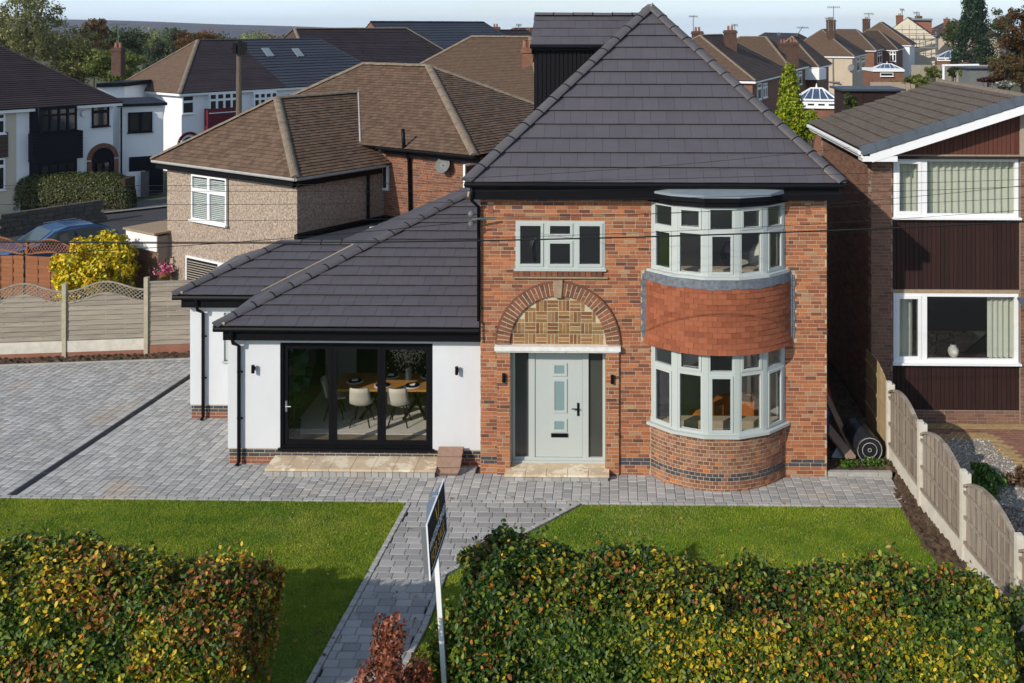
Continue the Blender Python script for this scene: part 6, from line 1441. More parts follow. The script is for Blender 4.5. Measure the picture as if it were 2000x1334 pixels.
# ---------------------------------------------------------------- white semis across the street
def white_house_a():
    h = thing('white_house', 'white house with dark two storey bay and brick arched doorway across the street', 'house', onZ(150, 390))
    u, v = axes(36); k = onD(240, 199, 52); o = Vector((k.x, k.y, 0)); zE = k.z; u, v = u, v
    A = -v                                               # front runs to the left from the right corner
    wallbox(h, o, A, 17, u, 8.5, 0, zE-.02, M['whitewall'], .35)
    r = MB().obox(o+A*.5+u*.5+Z*(zE-.1), A*16, u*7.5, Z*.04).build('roof', M['blackboard'], h)
    hip(r, Vector((o.x, o.y, zE)), A, 17, u, 8.5, zE, zE+3.1, 4.6, 4.6, M['purpleroof'], coarse=.16, rm=M['purpleroof'])
    MB().obox(o+u*.05+Z*(zE-.2), A*17, u*.03, Z*.18).build('fascia', M['upvc'], h)
    f = o+A*.35+u*.35; n = -u
    def F(px_, py_): return onface(px_, py_, f, u)
    def wn(x0, x1, y0, y1, cols, fm='navy', tr=.7, gm='darkglass', out=0):
        a, b = F(x0, y1), F(x1, y1); z1 = F(x0, y0).z; return fwin(h, Vector((a.x, a.y, a.z))+n*out, v, n, (b-a).length, z1-a.z, cols, tr, fm, gm)
    a, b = F(57, 350), F(150, 350); zt = F(100, 207).z; w = (b-a).length; bx = MB()
    p = Vector((a.x, a.y, 0)); bx.prism([p+v*0, p+v*w, p+v*(w-.25)+n*.5, p+v*.25+n*.5][::-1], (0,0,zt)); by = bx.build('bay', M['navy'], h)
    z0, z1 = F(100, 257).z, F(100, 312).z
    for (za, zb) in ((z0+.05, zt-.1), (.5, z1-.15)): fwin(by, p+v*.3+n*.5+Z*za, v, n, w-.6, zb-za, 4, .72, 'navy', 'darkglass', fw=.05)
    P = []; 
    for q in range(9): P.append(oboxp(p-v*.05+n*(.52)+Z*(z1+q*(z0-z1)/9), v*(w+.1), -n*.5, Z*((z0-z1)/9-.012)+n*-.02))
    emit(P, 'hanging_board', M['navy'], by)
    wn(179, 212, 207, 248, 1); 
    # arched doorway
    a, b = F(170, 350), F(230, 350); cx = (a+b)/2; w = (b-a).length/2; zs = F(200, 310).z; P = []
    for k in range(19):
        t0, t1 = math.pi*k/19+.01, math.pi*(k+1)/19-.01; mm = MB().prism([Vector((cx.x, cx.y, zs))+v*(rr*math.cos(t))+Z*(rr*math.sin(t))+n*.0 for rr, t in ((w*.72,t0),(w,t0),(w,t1),(w*.72,t1))], n*.08); P.append((mm.v, mm.f))
    for s in (-1, 1):
        for q in range(int(zs/.15)): P.append(oboxp(Vector((cx.x, cx.y, q*.15))+v*(s*w*.86-w*.14), v*(w*.28), -n*-.08, Z*.14))
    emit(P, 'arch_brick', M['farbrick'], h)
    MB().prism([Vector((cx.x, cx.y, 0))+v*(w*.72*math.cos(t))+Z*(zs+w*.72*math.sin(t)) for t in [math.pi*i/12 for i in range(13)]]+[Vector((cx.x, cx.y, .05))-v*w*.72, Vector((cx.x, cx.y, .05))+v*w*.72], n*.03).build('door', M['navy'], h)
    fwin(h, Vector((cx.x, cx.y, .6))-v*.35+n*.04, v, n, .7, 1.4, 2, None, 'navy', 'darkglass', fw=.04)
    al = F(163, 222); MB().lathe(al, [(.2,0),(.16,.1)], 6, axis=tuple(n)).build('alarm_box', M['upvc'], h)
    MB().tube([F(235, 210)+n*.1, F(235, 345)+n*.1], .05, 6).build('downpipe', M['black'], h)
    wn(-8, 9, 222, 262, 1, 'upvc', .7); wn(-8, 9, 310, 372, 1, 'upvc', .75)
    ca, cb = F(-30, 380), F(31, 380); MB().obox(Vector((ca.x, ca.y, .02))+n*.0, v*(cb-ca).length, n*-.015*-1, Z*(zE-.25)).build('cream_render', M['creamwall'], h)
    ba, bb = F(-40, 380), F(14, 380); P = [oboxp(Vector((ba.x, ba.y, F(0, 308).z+q*.2))+n*.02, v*(bb-ba).length, n*.06, Z*.185) for q in range(6)]; emit(P, 'hanging_board', M['oldroof'], h)
    # side extension, set back, own flat roof
    e0, e1 = onD(234, 210, 52.9), onD(318, 206, 54); s0 = Vector((e0.x, e0.y, 0)); vv = (Vector((e1.x, e1.y, 0))-s0); Lw = vv.length; vv.normalize(); nn = Vector((vv.y, -vv.x, 0))
    zt = onD(300, 206, 53.8).z; MB().prism([s0, s0+vv*Lw, s0+vv*Lw-nn*5, s0-nn*5], (0,0,zt)).build('side_wing', M['whitewall'], h); MB().prism([s0-vv*.1+nn*.2+Z*zt, s0+vv*(Lw+.2)+nn*.2+Z*zt, s0+vv*(Lw+.2)-nn*5+Z*zt, s0-vv*.1-nn*5+Z*zt], (0,0,.15)).build('side_wing_roof', M['navy'], h)
    a, b = onface(250, 259, s0, nn), onface(297, 259, s0, nn); z1 = onface(270, 219, s0, nn).z; fwin(h, a, vv, nn, (b-a).length, z1-a.z, 2, None, 'navy')
    a, b = onface(252, 400, s0+nn*.03, nn), onface(318, 400, s0+nn*.03, nn); MB().obox(Vector((a.x, a.y, .02)), vv*(b-a).length, -nn*.02, Z*onface(280, 306, s0, nn).z).build('garage_opening', M['navy'], h)  # flat dark sheet painted for the shade inside the garage opening
    MB().obox(onD(247, 400, 52.4)*1-Z*onD(247, 400, 52.4).z, vv*.9, -nn*.02, Z*1.35).build('side_gate', M['upvc'], h); MB().obox(onD(275, 400, 52.6)-Z*onD(275, 400, 52.6).z, vv*.4, -nn*.02, Z*1.35).build('side_gate', M['pavement'], h)
white_house_a()
def white_house_b():
    h = thing('white_house', 'white semi with brown and dark grey roof, rooflights and red panelled bay', 'house', onZ(400, 330))
    u, v = axes(37); k = onD(350, 182, 61); o = Vector((k.x, k.y, 0)); zE = k.z; Bd = 8.2
    wallbox(h, o, v, 17, u, Bd, -.1, zE-.02, M['whitewall'], .35)
    r = MB().obox(o+v*.5+u*.5+Z*(zE-.1), v*16, u*(Bd-1), Z*.04).build('roof', M['blackboard'], h)
    S, (c00, c10, c11, c01, r0, r1) = slopes(Vector((o.x, o.y, zE)), v, 17, u, Bd, zE, zE+3.15, 3.6, 3.8)
    mid0, mid1 = (c00+c10)/2, c00+(c10-c00)*.5; rm_ = r0.lerp(r1, .5)
    roof_tiles(r, [c00, c00.lerp(c10, .45), r0.lerp(r1, .28), r0], .16, 0, .02, 'tile_course', M['purpleroof'], 0); roof_tiles(r, [c00.lerp(c10, .45), c10, r1, r0.lerp(r1, .28)], .3, 0, .05, 'tile_course', M['greyroof'], 0)
    roof_tiles(r, S['near'], .16, 0, .02, 'tile_course', M['plaintile_far'], 0); roof_tiles(r, S['far'], .3, 0, .03, 'tile_course', M['greyroof'], 0); roof_tiles(r, S['back'], .3, 0, .03, 'tile_course', M['greyroof'], 0)
    for a, b in ((c00, r0), (c01, r0)): ridge(r, a, b, .13, .33, M['plainridge'], 'hip_tile', 40)
    ridge(r, r0, r1, .1, .33, M['greyroof'], 'ridge_tile', 60); ridge(r, c10, r1, .1, .33, M['greyroof'], 'hip_tile', 60)
    n = (c10-c00).cross(r0-c00).normalized(); n = n if n.z > 0 else -n; w = n.cross(v)
    for t, s in ((.46, .62), (.6, .6)): p = c00.lerp(c10, t)+((r0+r1)/2-(c00+c10)/2).dot(w)*w*s; MB().obox(p+n*.03, v*.55, w*.9 if w.z > 0 else -w*.9, n*.06).build('rooflight', M['bayroof'], r)
    MB().obox(o+u*.05+Z*(zE-.2), v*17, u*.03, Z*.16).obox(o+v*.05+Z*(zE-.2), u*Bd, v*.03, Z*.16).build('fascia', M['upvc'], h)
    f = o+u*.35+v*.35; n = -u
    def F(px_, py_): return onface(px_, py_, f, u)
    for x0, x1, y0, y1, c in ((355, 378, 187, 223, 1), (403, 460, 183, 220, 4), (490, 535, 182, 215, 4), (553, 585, 183, 215, 2)):
        a, b = F(x0, y1), F(x1, y1); fwin(h, a+n*(.3 if c == 4 else 0), v, n, (b-a).length, F(x0, y0).z-a.z, c, .66)
        if c == 4: MB().obox(Vector((a.x, a.y, a.z-.06))+n*.28, v*(b-a).length, -n*.3, Z*(F(x0, y0).z-a.z+.15)).build('bay', M['whitewall'], h)
    a, b = F(399, 260), F(462, 260); P = [oboxp(Vector((a.x, a.y, F(400, 262).z+q*.2)), v*(b-a).length, n*.42, Z*.19) for q in range(8)]; emit(P, 'hanging_board', M['maroon'], h)
    c = F(369, 282); P = []
    for k in range(15): t0, t1 = math.pi*k/15, math.pi*(k+1)/15-.02; mm = MB().prism([c+v*(rr*math.cos(t))+Z*(rr*math.sin(t)) for rr, t in ((.62,t0),(.78,t0),(.78,t1),(.62,t1))], n*.08); P.append((mm.v, mm.f))
    emit(P, 'arch_brick', M['maroon'], h); MB().prism([c+v*(.42*math.cos(math.pi*i/10))+Z*(.05+.42*math.sin(math.pi*i/10)) for i in range(11)], n*.04).build('fanlight', M['darkglass'], h)
    ck = r0+u*1.2-v*.5; chimney(h, onD(231, 118, 66), .62, .85, 'chim')
    MB().obox(onD(190, 170, 60)-Z*onD(190, 170, 60).z, onD(243, 168, 61)-onD(190, 170, 60)-Z*(onD(243, 168, 61)-onD(190, 170, 60)).z, (0,3,0), Z*onD(190, 171, 60).z).build('side_wing', M['whitewall'], h)
    a = onD(188, 171, 59.8); MB().obox(a, onD(246, 169, 60.8)-a, (0,3.4,0), Z*.25).build('side_wing_roof', M['navy'], h)
white_house_b()
def semi(name, label, px_, py_, D, ang, A, B, rise, h0, h1, rmat, wmat, wins=(), along='v', fine=(), chim=(), gm=None, mats={}, coarse=.25, base=None, group=None, rm=None, cr=None, rr_=.13):
    """house whose nearest eave corner shows at (px_, py_), D metres away; u runs back-left, v back-right"""
    u, v = axes(ang); k = onD(px_, py_, D); o = Vector((k.x, k.y, 0)); zE = k.z
    h = thing(name, label, 'house', (k.x, k.y, 0), group)
    wallbox(h, o, u, A, v, B, (zE-7.5 if base is None else base), zE-.02, M[wmat], .3)
    r = MB().obox(o+u*.5+v*.5+Z*(zE-.1), u*(A-1), v*(B-1), Z*.04).build('roof', M['blackboard'], h)
    oz = Vector((o.x, o.y, zE))
    if along == 'v': c = hip(r, oz, v, B, u, A, zE, zE+rise, h0, h1, M[rmat], coarse=coarse, gables=gm and M[gm], mats=mats, rm=rm and M[rm], rr_=rr_)
    else: c = hip(r, oz, u, A, v, B, zE, zE+rise, h0, h1, M[rmat], coarse=coarse, gables=gm and M[gm], mats=mats, rm=rm and M[rm], rr_=rr_)
    MB().obox(o+v*.04+Z*(zE-.2), u*A, v*.03, Z*.17).obox(o+u*.04+Z*(zE-.2), v*B, u*.03, Z*.17).build('fascia', M['upvc'], h)
    for face, x0, x1, y0, y1, cols, tr in wins:
        f = o+u*.3+v*.3; n, d = (-v, -u) if face == 'u' else (-u, v); nn = v if face == 'u' else u
        a, b = onface(x0, y1, f, nn), onface(x1, y1, f, nn); z1 = onface(x0, y0, f, nn).z; fwin(h, a, d, n, (b-a).length, z1-a.z, cols, tr, fw=.09)
    for cx_, cy_, cd, cw, chh in chim: chimney(h, onD(cx_, cy_, cd), cw, chh, cr or 'chim')
    return h, o, zE, u, v, c
# behind the main roof, left of the dormer: houses further down the hill of roofs
semi('brick_house', 'house with brown plain tile roof rising behind the black dormer', 914, 300+0, 47, 33, 1, 1, .5, .4, .4, 'plaintile', 'whitewall') if False else None
semi('brown_roofed_house', 'house with weathered brown plain tile roof showing beside the black dormer', 1062, 222, 43, 33, 12, 9, 3.2, 4.2, 4, 'plaintile', 'whitewall', along='u', coarse=.115, rm='plainridge', chim=((1031, 103, 47, .5, .25),), cr='farbrick')
semi('purple_roofed_house', 'house with broad dark purple brown roof and pale gable edge', 612, 146, 70, 40, 8.5, 15, 3.2, 1.2, 3.5, 'purpleroof', 'creamwall', coarse=.2, mats={'near': M['oldroof']}, rm='plainridge')
semi('grey_roofed_house', 'house with orange brick gable and dark grey ribbed roof', 786, 118, 84, 36, 8.0, 17, 3.25, 0, 3, 'greyroof', 'whitewall', (('v', 866, 886, 122, 152, 3, .66), ('v', 893, 902, 126, 150, 2, None), ('v', 914, 926, 126, 148, 2, .66)), coarse=.36, gm='farbrick')
semi('red_roofed_house', 'house with purple red roof beyond the dark grey ribbed roof', 938, 112, 108, 36, 7, 14, 2.9, 2.6, 2.6, 'purpleroof', 'whitewall', (('v', 960, 975, 118, 134, 3, .66),), coarse=.3, mats={'near': M['redroof']}, chim=((968, 70, 112, .9, 1.0),))
semi('red_roofed_house', 'house with small red hipped roof near the black dormer top', 1020, 98, 128, 36, 8, 12, 2.8, 2.8, 2.6, 'redroof', 'whitewall', coarse=.3, chim=((1032, 70, 134, 1.0, .8),))
# right hand row receding up the street; sunlit slopes coloured paler than shaded ones
G_ = None
semi('brick_semi', 'nearest brick semi of the far row with long hipped roof and white bays', 1476, 158, 72, 20, 10.5, 15, 3.2, 4.2, 4, 'oldroof', 'farbrick', (('v', 1478, 1486, 164, 196, 1, .7), ('v', 1489, 1497, 163, 192, 2, .7)), coarse=.16, mats={'near': M['plaintile']}, chim=((1426, 98, 80, .95, 1.6), (1362, 84, 84, .9, 1.0)), rm='plainridge')
semi('brick_semi', 'brick semi behind the yellow green conifer with short level ridge', 1547, 136, 91, 20, 10.5, 10, 2.9, 3.4, 4.6, 'oldroof', 'farbrick', (('v', 1549, 1556, 140, 168, 1, .7), ('v', 1559, 1565, 140, 166, 1, .7)), along='u', coarse=.18, mats={'front': M['plaintile']}, chim=((1529, 108, 96, .95, 1.2), (1548, 110, 92, .95, 1.3)), rm='plainridge', base=-.5)
h, o, zE, u, v, c = semi('brick_semi', 'semi with dark brick below a white boarded bay under its hipped corner', 1600, 131, 100, 20, 6.5, 9, 3.0, 3.2, 3, 'oldroof', 'farbrick', (), coarse=.2, rm='plainridge', base=-.5)
a = onD(1572, 156, 99.0); MB().obox(a, onD(1600, 156, 98.6)-a, (1.0,1.5,0), Z*1.1).build('boarded_bay', M['upvc'], h)
h, o, zE, u, v, c = semi('tan_semi', 'tan rendered semi with grey drainpipe, dish and tall chimney', 1669, 110, 124, 20, 9.2, 15, 3.3, 4.2, 4, 'oldroof', 'tanwall', (('v', 1672, 1678, 113, 140, 1, .7), ('v', 1682, 1688, 113, 138, 1, .7)), coarse=.2, mats={'near': M['plaintile']}, chim=((1623, 66, 128, 1.0, 1.8),), rm='plainridge', base=-1)
f = o+v*.28; MB().tube([onface(1627, 108, f, v), onface(1628, 172, f, v)], .1, 6).tube([onface(1618, 160, f, v), onface(1640, 161, f-v*.5, v)], .1, 6).build('drainpipe', M['dish'], h); dp = onface(1662, 132, f-v*.4, v); MB().lathe(dp, [(0,.1),(.3,.06),(.45,0),(.2,.08)], 14, axis=(.6,.6,-.3)).build('satellite_dish', M['dish'], h)
semi('brick_semi', 'brick semi with wide low hipped roof beyond the tan rendered semi', 1711, 98, 146, 20, 10.5, 14, 3.0, 3.6, 4, 'oldroof', 'farbrick', (('v', 1713, 1722, 103, 125, 2, .7),), coarse=.25, along='u', mats={'front': M['plaintile']}, rm='plainridge', base=-1)
semi('brick_semi', 'brick semi with greyish hipped roof and white upper window strip', 1754, 97, 158, 20, 9.5, 14, 3.0, 3.6, 4, 'purpleroof', 'farbrick', (('u', 1738, 1750, 100, 120, 2, .7),), coarse=.25, along='u', mats={'front': M['oldroof']}, rm='plainridge', base=-1)
semi('white_semi', 'semi with white rendered side and steep brown roof by the scaffold', 1780, 88, 170, 20, 11, 14, 3.9, 4.6, 4, 'oldroof', 'whitewall', (), coarse=.25, mats={'near': M['plaintile']}, chim=((1692, 52, 178, 1.1, 1.4),), rm='plainridge', base=-1)
h, o, zE, u, v, c = semi('scaffolded_house', 'cream gabled house wrapped in scaffolding with red dormer behind', 1830, 75, 186, 20, 10.5, 14, 3.9, 0, 4, 'oldroof', 'creamwall', (), coarse=.3, gm='creamwall', rm='plainridge', chim=((1757, 42, 192, 1.1, 1.2), (1794, 36, 196, 1.1, .5)), cr='farbrick', base=-1)
a = onD(1779, 64, 192); MB().obox(a, onD(1820, 64, 192)-a, (1,6,0), Z*2.6).build('dormer', M['redbase'], h); a = onD(1776, 39, 191.5); MB().obox(a, onD(1822, 40, 191.5)-a, (1,6,0), Z*.35).build('dormer_roof', M['bayroof'], h)
sc = thing('scaffold', 'steel scaffold standing against the cream gabled house', 'scaffold', (o.x, o.y, 0))
for px_ in (1747, 1762, 1776, 1790, 1804, 1828): MB().tube([onD(px_, 130, 184), onD(px_, 48 if 1747 < px_ < 1804 else 62, 184)], .07, 5).build('standard_tube', M['steel'], sc)
for py_ in (58, 66, 76, 86, 92, 104): MB().tube([onD(1745, py_, 183.8), onD(1832, py_, 183.8)], .06, 5).build('ledger_tube', M['steel'], sc)
for py_ in (70, 94): a = onD(1746, py_, 183); MB().obox(a, onD(1830, py_, 183)-a, (0,1,0), Z*.12).build('scaffold_board', M['stone'], sc)
semi('brown_roofed_house', 'long brown roofed house running right from the scaffolded gable', 1876, 72, 200, 70, 14, 10, 3.0, .5, 3, 'oldroof', 'tanwall', (), coarse=.3, along='u', chim=((1849, 46, 205, 1.0, 1.0),), cr='farbrick', base=-1)
semi('outbuilding', 'small outbuilding with purple brown hipped roof below the dark conifer', 1932, 118, 170, 20, 5.5, 6, 1.9, 2.4, 2.4, 'purpleroof', 'farbrick', (), coarse=.3, base=-1)
semi('long_roofed_house', 'far long dark roof filling the skyline behind the nearest brick semi', 1510, 92, 150, 82, 18, 8, 2.0, .3, .3, 'purpleroof', 'farbrick', (), coarse=.4, along='u', base=0)
# conservatories
def conservatory(label, px_, py_, D, w, d, eave, rise, wmat='upvc', base=0, cols=4):
    k = onD(px_, py_, D); u, v = axes(12); o = Vector((k.x, k.y, 0)); zE = k.z; t = thing('conservatory', label, 'conservatory', o)
    wallbox(t, o, u, w, v, d, base, zE-eave, M['farbrick'], .02, 'dwarf_wall')
    n = -v; fwin(t, o+u*(w-.02)+Z*(zE-eave)-v*.02, -u, n, w-.04, eave-.1, cols, None, 'upvc', 'darkglass', fw=.12)
    fwin(t, o+Z*(zE-eave)+v*.02-u*.02, v, -u, d-.04, eave-.1, cols, None, 'upvc', 'darkglass', fw=.12)
    c = [o+Z*zE, o+u*w+Z*zE, o+u*w+v*d+Z*zE, o+v*d+Z*zE]; h_ = w*.36; r0, r1 = o+u*h_+v*d/2+Z*(zE+rise), o+u*(w-h_)+v*d/2+Z*(zE+rise)
    for i, poly in enumerate(([c[0], c[1], r1, r0], [c[1], c[2], r1], [c[2], c[3], r0, r1], [c[3], c[0], r0])): MB().add(poly, [tuple(range(len(poly)))]).build('glass_roof', M['consglass'], t)
    m = MB()
    for a, b in ((c[0], r0), (c[1], r1), (c[2], r1), (c[3], r0), (r0, r1), (c[0], c[1]), (c[0], c[3]), (c[1], c[2])): m.tube([a, b], .06, 5)
    for s in (.2, .4, .6, .8): m.tube([c[0].lerp(c[1], s), r0.lerp(r1, min(1, max(0, (s-.3)/.4)))], .03, 4)
    m.build('glazing_bar', M['upvc'], t, 'stuff'); MB().lathe(r0.lerp(r1, .5), [(.04,0),(.06,.1),(.02,.3)], 6).build('finial', M['upvc'], t)
conservatory('white conservatory with blue glass pitched roof behind the conifer', 1636, 196, 60, 2.5, 2.6, .45, .62, base=-1)
t = thing('extension_building', 'low red brick extension with white flat roof edge in the far gardens', 'building', onD(1700, 160, 118)); a = onD(1706, 162, 116); b = onD(1765, 162, 116)
MB().obox(a-Z*3, b-a, (0,5,0), Z*(3+onD(1700, 141, 116).z-a.z)).build('wall', M['farbrick'], t); a2 = onD(1705, 140, 115.8); MB().obox(a2, onD(1766, 140, 115.8)-a2, (0,5.2,0), Z*.3).build('roof_edge', M['upvc'], t)
fwin(t, onD(1719, 149, 115.9), UX, FR, 1.5, .42, 1, None); 
conservatory('glass lantern conservatory on the low brick extension', 1765, 136, 118, 3.6, 3, .12, .6, base=2)
conservatory('far long conservatory with pale blue roof beyond the scaffold', 1896, 113, 172, 5.5, 4, .5, 1.1, base=-1)
# garden sheds, fences and a washing line post in the far gardens
for lb, x0, x1, yb, yt, D, mt_ in (('dark timber shed beyond the brown profiled roof', 1650, 1760, 200, 178, 52, 'cladding'), ('long grey garden wall behind the profiled roof', 1700, 1860, 178, 160, 84, 'mortar_grey'), ('pale garden fence far beyond the profiled roof', 1780, 1930, 140, 127, 100, 'fencewood'), ('grey panelled shed near the reddish shrub', 1893, 1950, 158, 135, 80, 'dish')):
    a, b = onD(x0, yb, D), onD(x1, yb, D); t = thing('garden_shed' if 'shed' in lb else 'garden_fence', lb, 'shed' if 'shed' in lb else 'fence', a)
    zt = onD(x0, yt, D).z; kk = max(3, int((b-a).length/.9)); P = [oboxp(a.lerp(b, i/kk)-Z*2, (b-a)/kk*.985, (0,.08 if 'fence' in lb or 'wall' in lb else 2.5,0), Z*(zt-a.z+2+random.uniform(-.02,.02))) for i in range(kk)]
    emit(P, 'panel', M[mt_], t)
    if 'shed' in lb: MB().obox(Vector((a.x-.2, a.y-.2, zt+.01)), b-a+Vector((.4,0,0)), (0,3,0), Z*.1).build('roof', M['greyroof'], t)
wp = thing('line_post', 'white timber frame post standing beyond the brown profiled roof', 'post', onD(1843, 150, 60)); MB().tube([onD(1843, 158, 60), onD(1843, 126, 60)], .07, 6).tube([onD(1840, 128, 60), onD(1912, 127, 60)], .07, 6).build('frame', M['whitepaint'], wp)
# ---------------------------------------------------------------- trees
def tree(name, label, px_, py_, D, wpx, hpx, n, size, cols, wts, clump=40, cr=.3, base=None, group=None, conic=False):
    """crown centred on the sight line of (px_, py_), wpx x hpx wide in the view at D metres"""
    c = onD(px_, py_, D); k = D/FL; rx, rz = wpx*k/2, hpx*k/2; zb = c.z-rz*2.2 if base is None else base
    t = thing(name, label, 'tree', (c.x, c.y, zb), group)
    if conic:
        hgt = RS.rand(clump)**.8; a = RS.uniform(0, 6.28, clump); rad = (1-hgt)*.95+.04; ce = np.stack([np.cos(a)*rad*.8, np.sin(a)*rad*.8, hgt*2-1], 1)
    else:
        ce = RS.normal(0, 1, (clump, 3)); ce /= np.linalg.norm(ce, axis=1)[:, None]; ce *= (RS.rand(clump)**.4)[:, None]*.8
    i = RS.randint(0, clump, n); dv = RS.normal(0, 1, (n, 3)); dv /= np.linalg.norm(dv, axis=1)[:, None]
    s = cr*RS.uniform(.6, 1.2, clump)[i]; p = ce[i]+dv*(s*RS.rand(n)**.4)[:, None]*np.array([1,1,.75]); nr = dv+.4*p
    p = np.array(c)+p*np.array([rx, rx, rz]); nr /= np.linalg.norm(nr, axis=1)[:, None]
    col = palette(n, cols, wts)*RS.uniform(.7, 1.25, clump)[i][:, None]
    leaf_cloud('crown', p, nr, RS.uniform(*size, n), col, t, 'stuff', simple=True, mt=M['leaf_far'])
    m = MB(); b = Vector((c.x, c.y, zb)); m.tube([b, b.lerp(c, .6)+Vector((rx*.05,0,0)), c+Z*rz*.5], [max(.1, rx*.07), max(.07, rx*.05), .03], 6)
    for q in range(7): e = ce[q]; e = Vector((c.x+e[0]*rx, c.y+e[1]*rx, c.z+e[2]*rz)); m.tube([b.lerp(c, .45+.05*q), e], [max(.05, rx*.03), .015], 4, False)
    m.build('trunk', M['bark'], t); return t
BI = [(.2,.2,.07),(.26,.25,.09),(.14,.15,.055),(.33,.3,.11)]; DG = [(.03,.05,.016),(.05,.07,.022),(.07,.085,.025)]; OR = [(.17,.085,.03),(.22,.12,.035),(.13,.07,.028)]; LG = [(.1,.14,.025),(.15,.18,.03),(.2,.2,.04)]
tree('birch_tree', 'tall thin crowned birch at the top left skyline', 48, 40, 92, 170, 210, 9000, (.14,.3), BI, [2,2,2,1], 80, .22, 0)
tree('birch_tree', 'drooping olive birch between the tall birch and the purple roof', 135, 100, 96, 130, 130, 7000, (.14,.3), BI, [2,2,1,1], 60, .24, 0)
tree('birch_tree', 'small dense birch low at the left edge above the dark roof', 20, 80, 110, 120, 100, 5000, (.15,.3), DG+BI[:1], [1,2,2,2], 50, .26, 0)
tree('autumn_tree', 'reddish brown rounded tree right of the drooping birch', 182, 72, 130, 80, 80, 4500, (.2,.4), OR+DG[:1], [2,1,2,1], 40, .28, 0)
tree('round_tree', 'dark green rounded tree behind the brick chimney', 246, 84, 140, 100, 84, 4500, (.2,.4), DG, [2,2,1], 40, .28, 0)
tree('shrub_tree', 'yellowish low tree under the brick chimney', 225, 128, 92, 130, 80, 7000, (.15,.3), LG, [2,1,1], 60, .3, 0)
tree('shrub_tree', 'olive tree filling the gap between the birch and the brick chimney', 160, 128, 94, 130, 90, 7000, (.15,.3), LG+BI, [1]*7, 60, .3, 0)
tree('autumn_tree', 'orange brown domed tree above the ridge of the white semi', 383, 82, 150, 110, 52, 3500, (.2,.4), [(.16,.075,.02),(.2,.1,.025),(.11,.055,.02)], [2,1,1], 40, .3, 0)
for x, y, w, h, lb, pal in ((345, 66, 40, 36, 'small dark tree left of the orange brown dome', DG), (305, 82, 50, 26, 'low green tree on the skyline left of the orange dome', DG), (440, 78, 60, 24, 'low dark tree between orange dome and telegraph pole', DG), (510, 80, 60, 26, 'olive tree right of the telegraph pole top', LG), (560, 74, 70, 26, 'dark tree before the moor above the purple roof', DG), (640, 68, 80, 32, 'dark green tree on the moor skyline above the brown ridge', DG), (690, 74, 50, 26, 'dark tree touching the dark grey ribbed roof', DG),
                           (790, 60, 90, 20, 'bright green treetop above the ribbed roof ridge', LG), (845, 63, 80, 22, 'yellow green treetop right of the bright green one', LG), (890, 66, 60, 16, 'green treetop next to the red roofed house', LG), (990, 58, 60, 14, 'thin olive treetop behind the small red roof', BI), (925, 76, 40, 16, 'low tree in the gap before the red roofed chimney', DG)):
    tree('skyline_tree', lb, x, y+30, 210, w*1.35, h*1.0+56, 3200, (.3,.6), pal, [1]*len(pal), 26, .34, 0, 'trees along the skyline')
pts, nrs, cls = [], [], []
for k in range(42):
    c = np.array(onD(-150+k*34+random.uniform(-15,15), 97+random.uniform(-5,6)-(8 if k < 16 else 0), random.uniform(255, 320))); n = 1300
    dv = RS.normal(0, 1, (n, 3)); dv /= np.linalg.norm(dv, axis=1)[:, None]; lump = .7+.5*vnoise(dv*1.5+k, 1.6, k)
    pts.append(c+dv*np.array([6.5,6.5,5.5])*(lump*RS.rand(n)**.3)[:, None]); nrs.append(dv); cls.append(palette(n, (DG, LG, OR, DG, DG)[RS.randint(5)], [1,1,1])*RS.uniform(.8,1.3))
leaf_cloud('distant_wood', np.concatenate(pts), np.concatenate(nrs), RS.uniform(.6, 1.1, 42*1300), np.concatenate(cls)*1.4, None, 'stuff', simple=True, mt=M['leaf_far'])
tree('conifer_tree', 'tall dark blue green conifer on the right skyline', 1902, 44, 165, 96, 165, 16000, (.25,.5), [(.018,.045,.022),(.03,.06,.028),(.045,.075,.03)], [2,2,1], 130, .26, -1, conic=True)
tree('round_tree', 'olive green tree left of the tall dark conifer', 1862, 66, 185, 60, 64, 3000, (.25,.5), LG[:2]+DG, [1,1,1,1,1], 36, .3, -1)
tree('round_tree', 'mid green tree right of the tall dark conifer', 1955, 50, 190, 60, 80, 3000, (.25,.5), DG+LG[:1], [1,1,1,1], 36, .3, -1)
tree('autumn_tree', 'large brown autumn tree filling the right edge of the skyline', 1995, 82, 78, 110, 190, 9000, (.12,.28), [(.13,.06,.02),(.09,.055,.02),(.17,.085,.025),(.06,.05,.02)], [2,2,1,1], 70, .24, 0)
tree('autumn_tree', 'lower straggling brown tree beside the large brown autumn tree', 1962, 140, 74, 80, 80, 4000, (.1,.22), [(.11,.06,.025),(.15,.09,.03),(.07,.06,.02)], [1,1,1], 50, .26, 1)
for x, y, D, w, h, lb, pal in ((1826, 140, 84, 44, 30, 'bright green garden bush left of the white line post', LG), (1862, 138, 84, 26, 34, 'dark upright bush right of the white line post', DG), (1888, 140, 82, 36, 32, 'golden green garden bush before the grey panelled shed', LG), (1914, 125, 120, 14, 46, 'slim dark green cypress by the far outbuilding', DG), (1945, 120, 110, 44, 30, 'green bush before the brown autumn tree', LG), (1930, 156, 74, 50, 12, 'dark red low shrub behind the profiled roof ridge', [(.09,.015,.015),(.06,.012,.012)]), (1790, 160, 70, 60, 40, 'green shrub rising behind the profiled roof', LG), (1661, 200, 50, 34, 44, 'thin green climber on the dark shed', DG+LG[:1]), (1748, 162, 90, 20, 14, 'small yellow bush at the low brick extension', LG), (1965, 165, 66, 46, 14, 'whitish flowering shrub at the right skyline', [(.5,.5,.48),(.1,.12,.05)])):
    tree('garden_bush', lb, x, y, D, w, h, 1600, (.1,.2), pal, [1]*len(pal), 26, .32, 0 if D < 100 else -1)
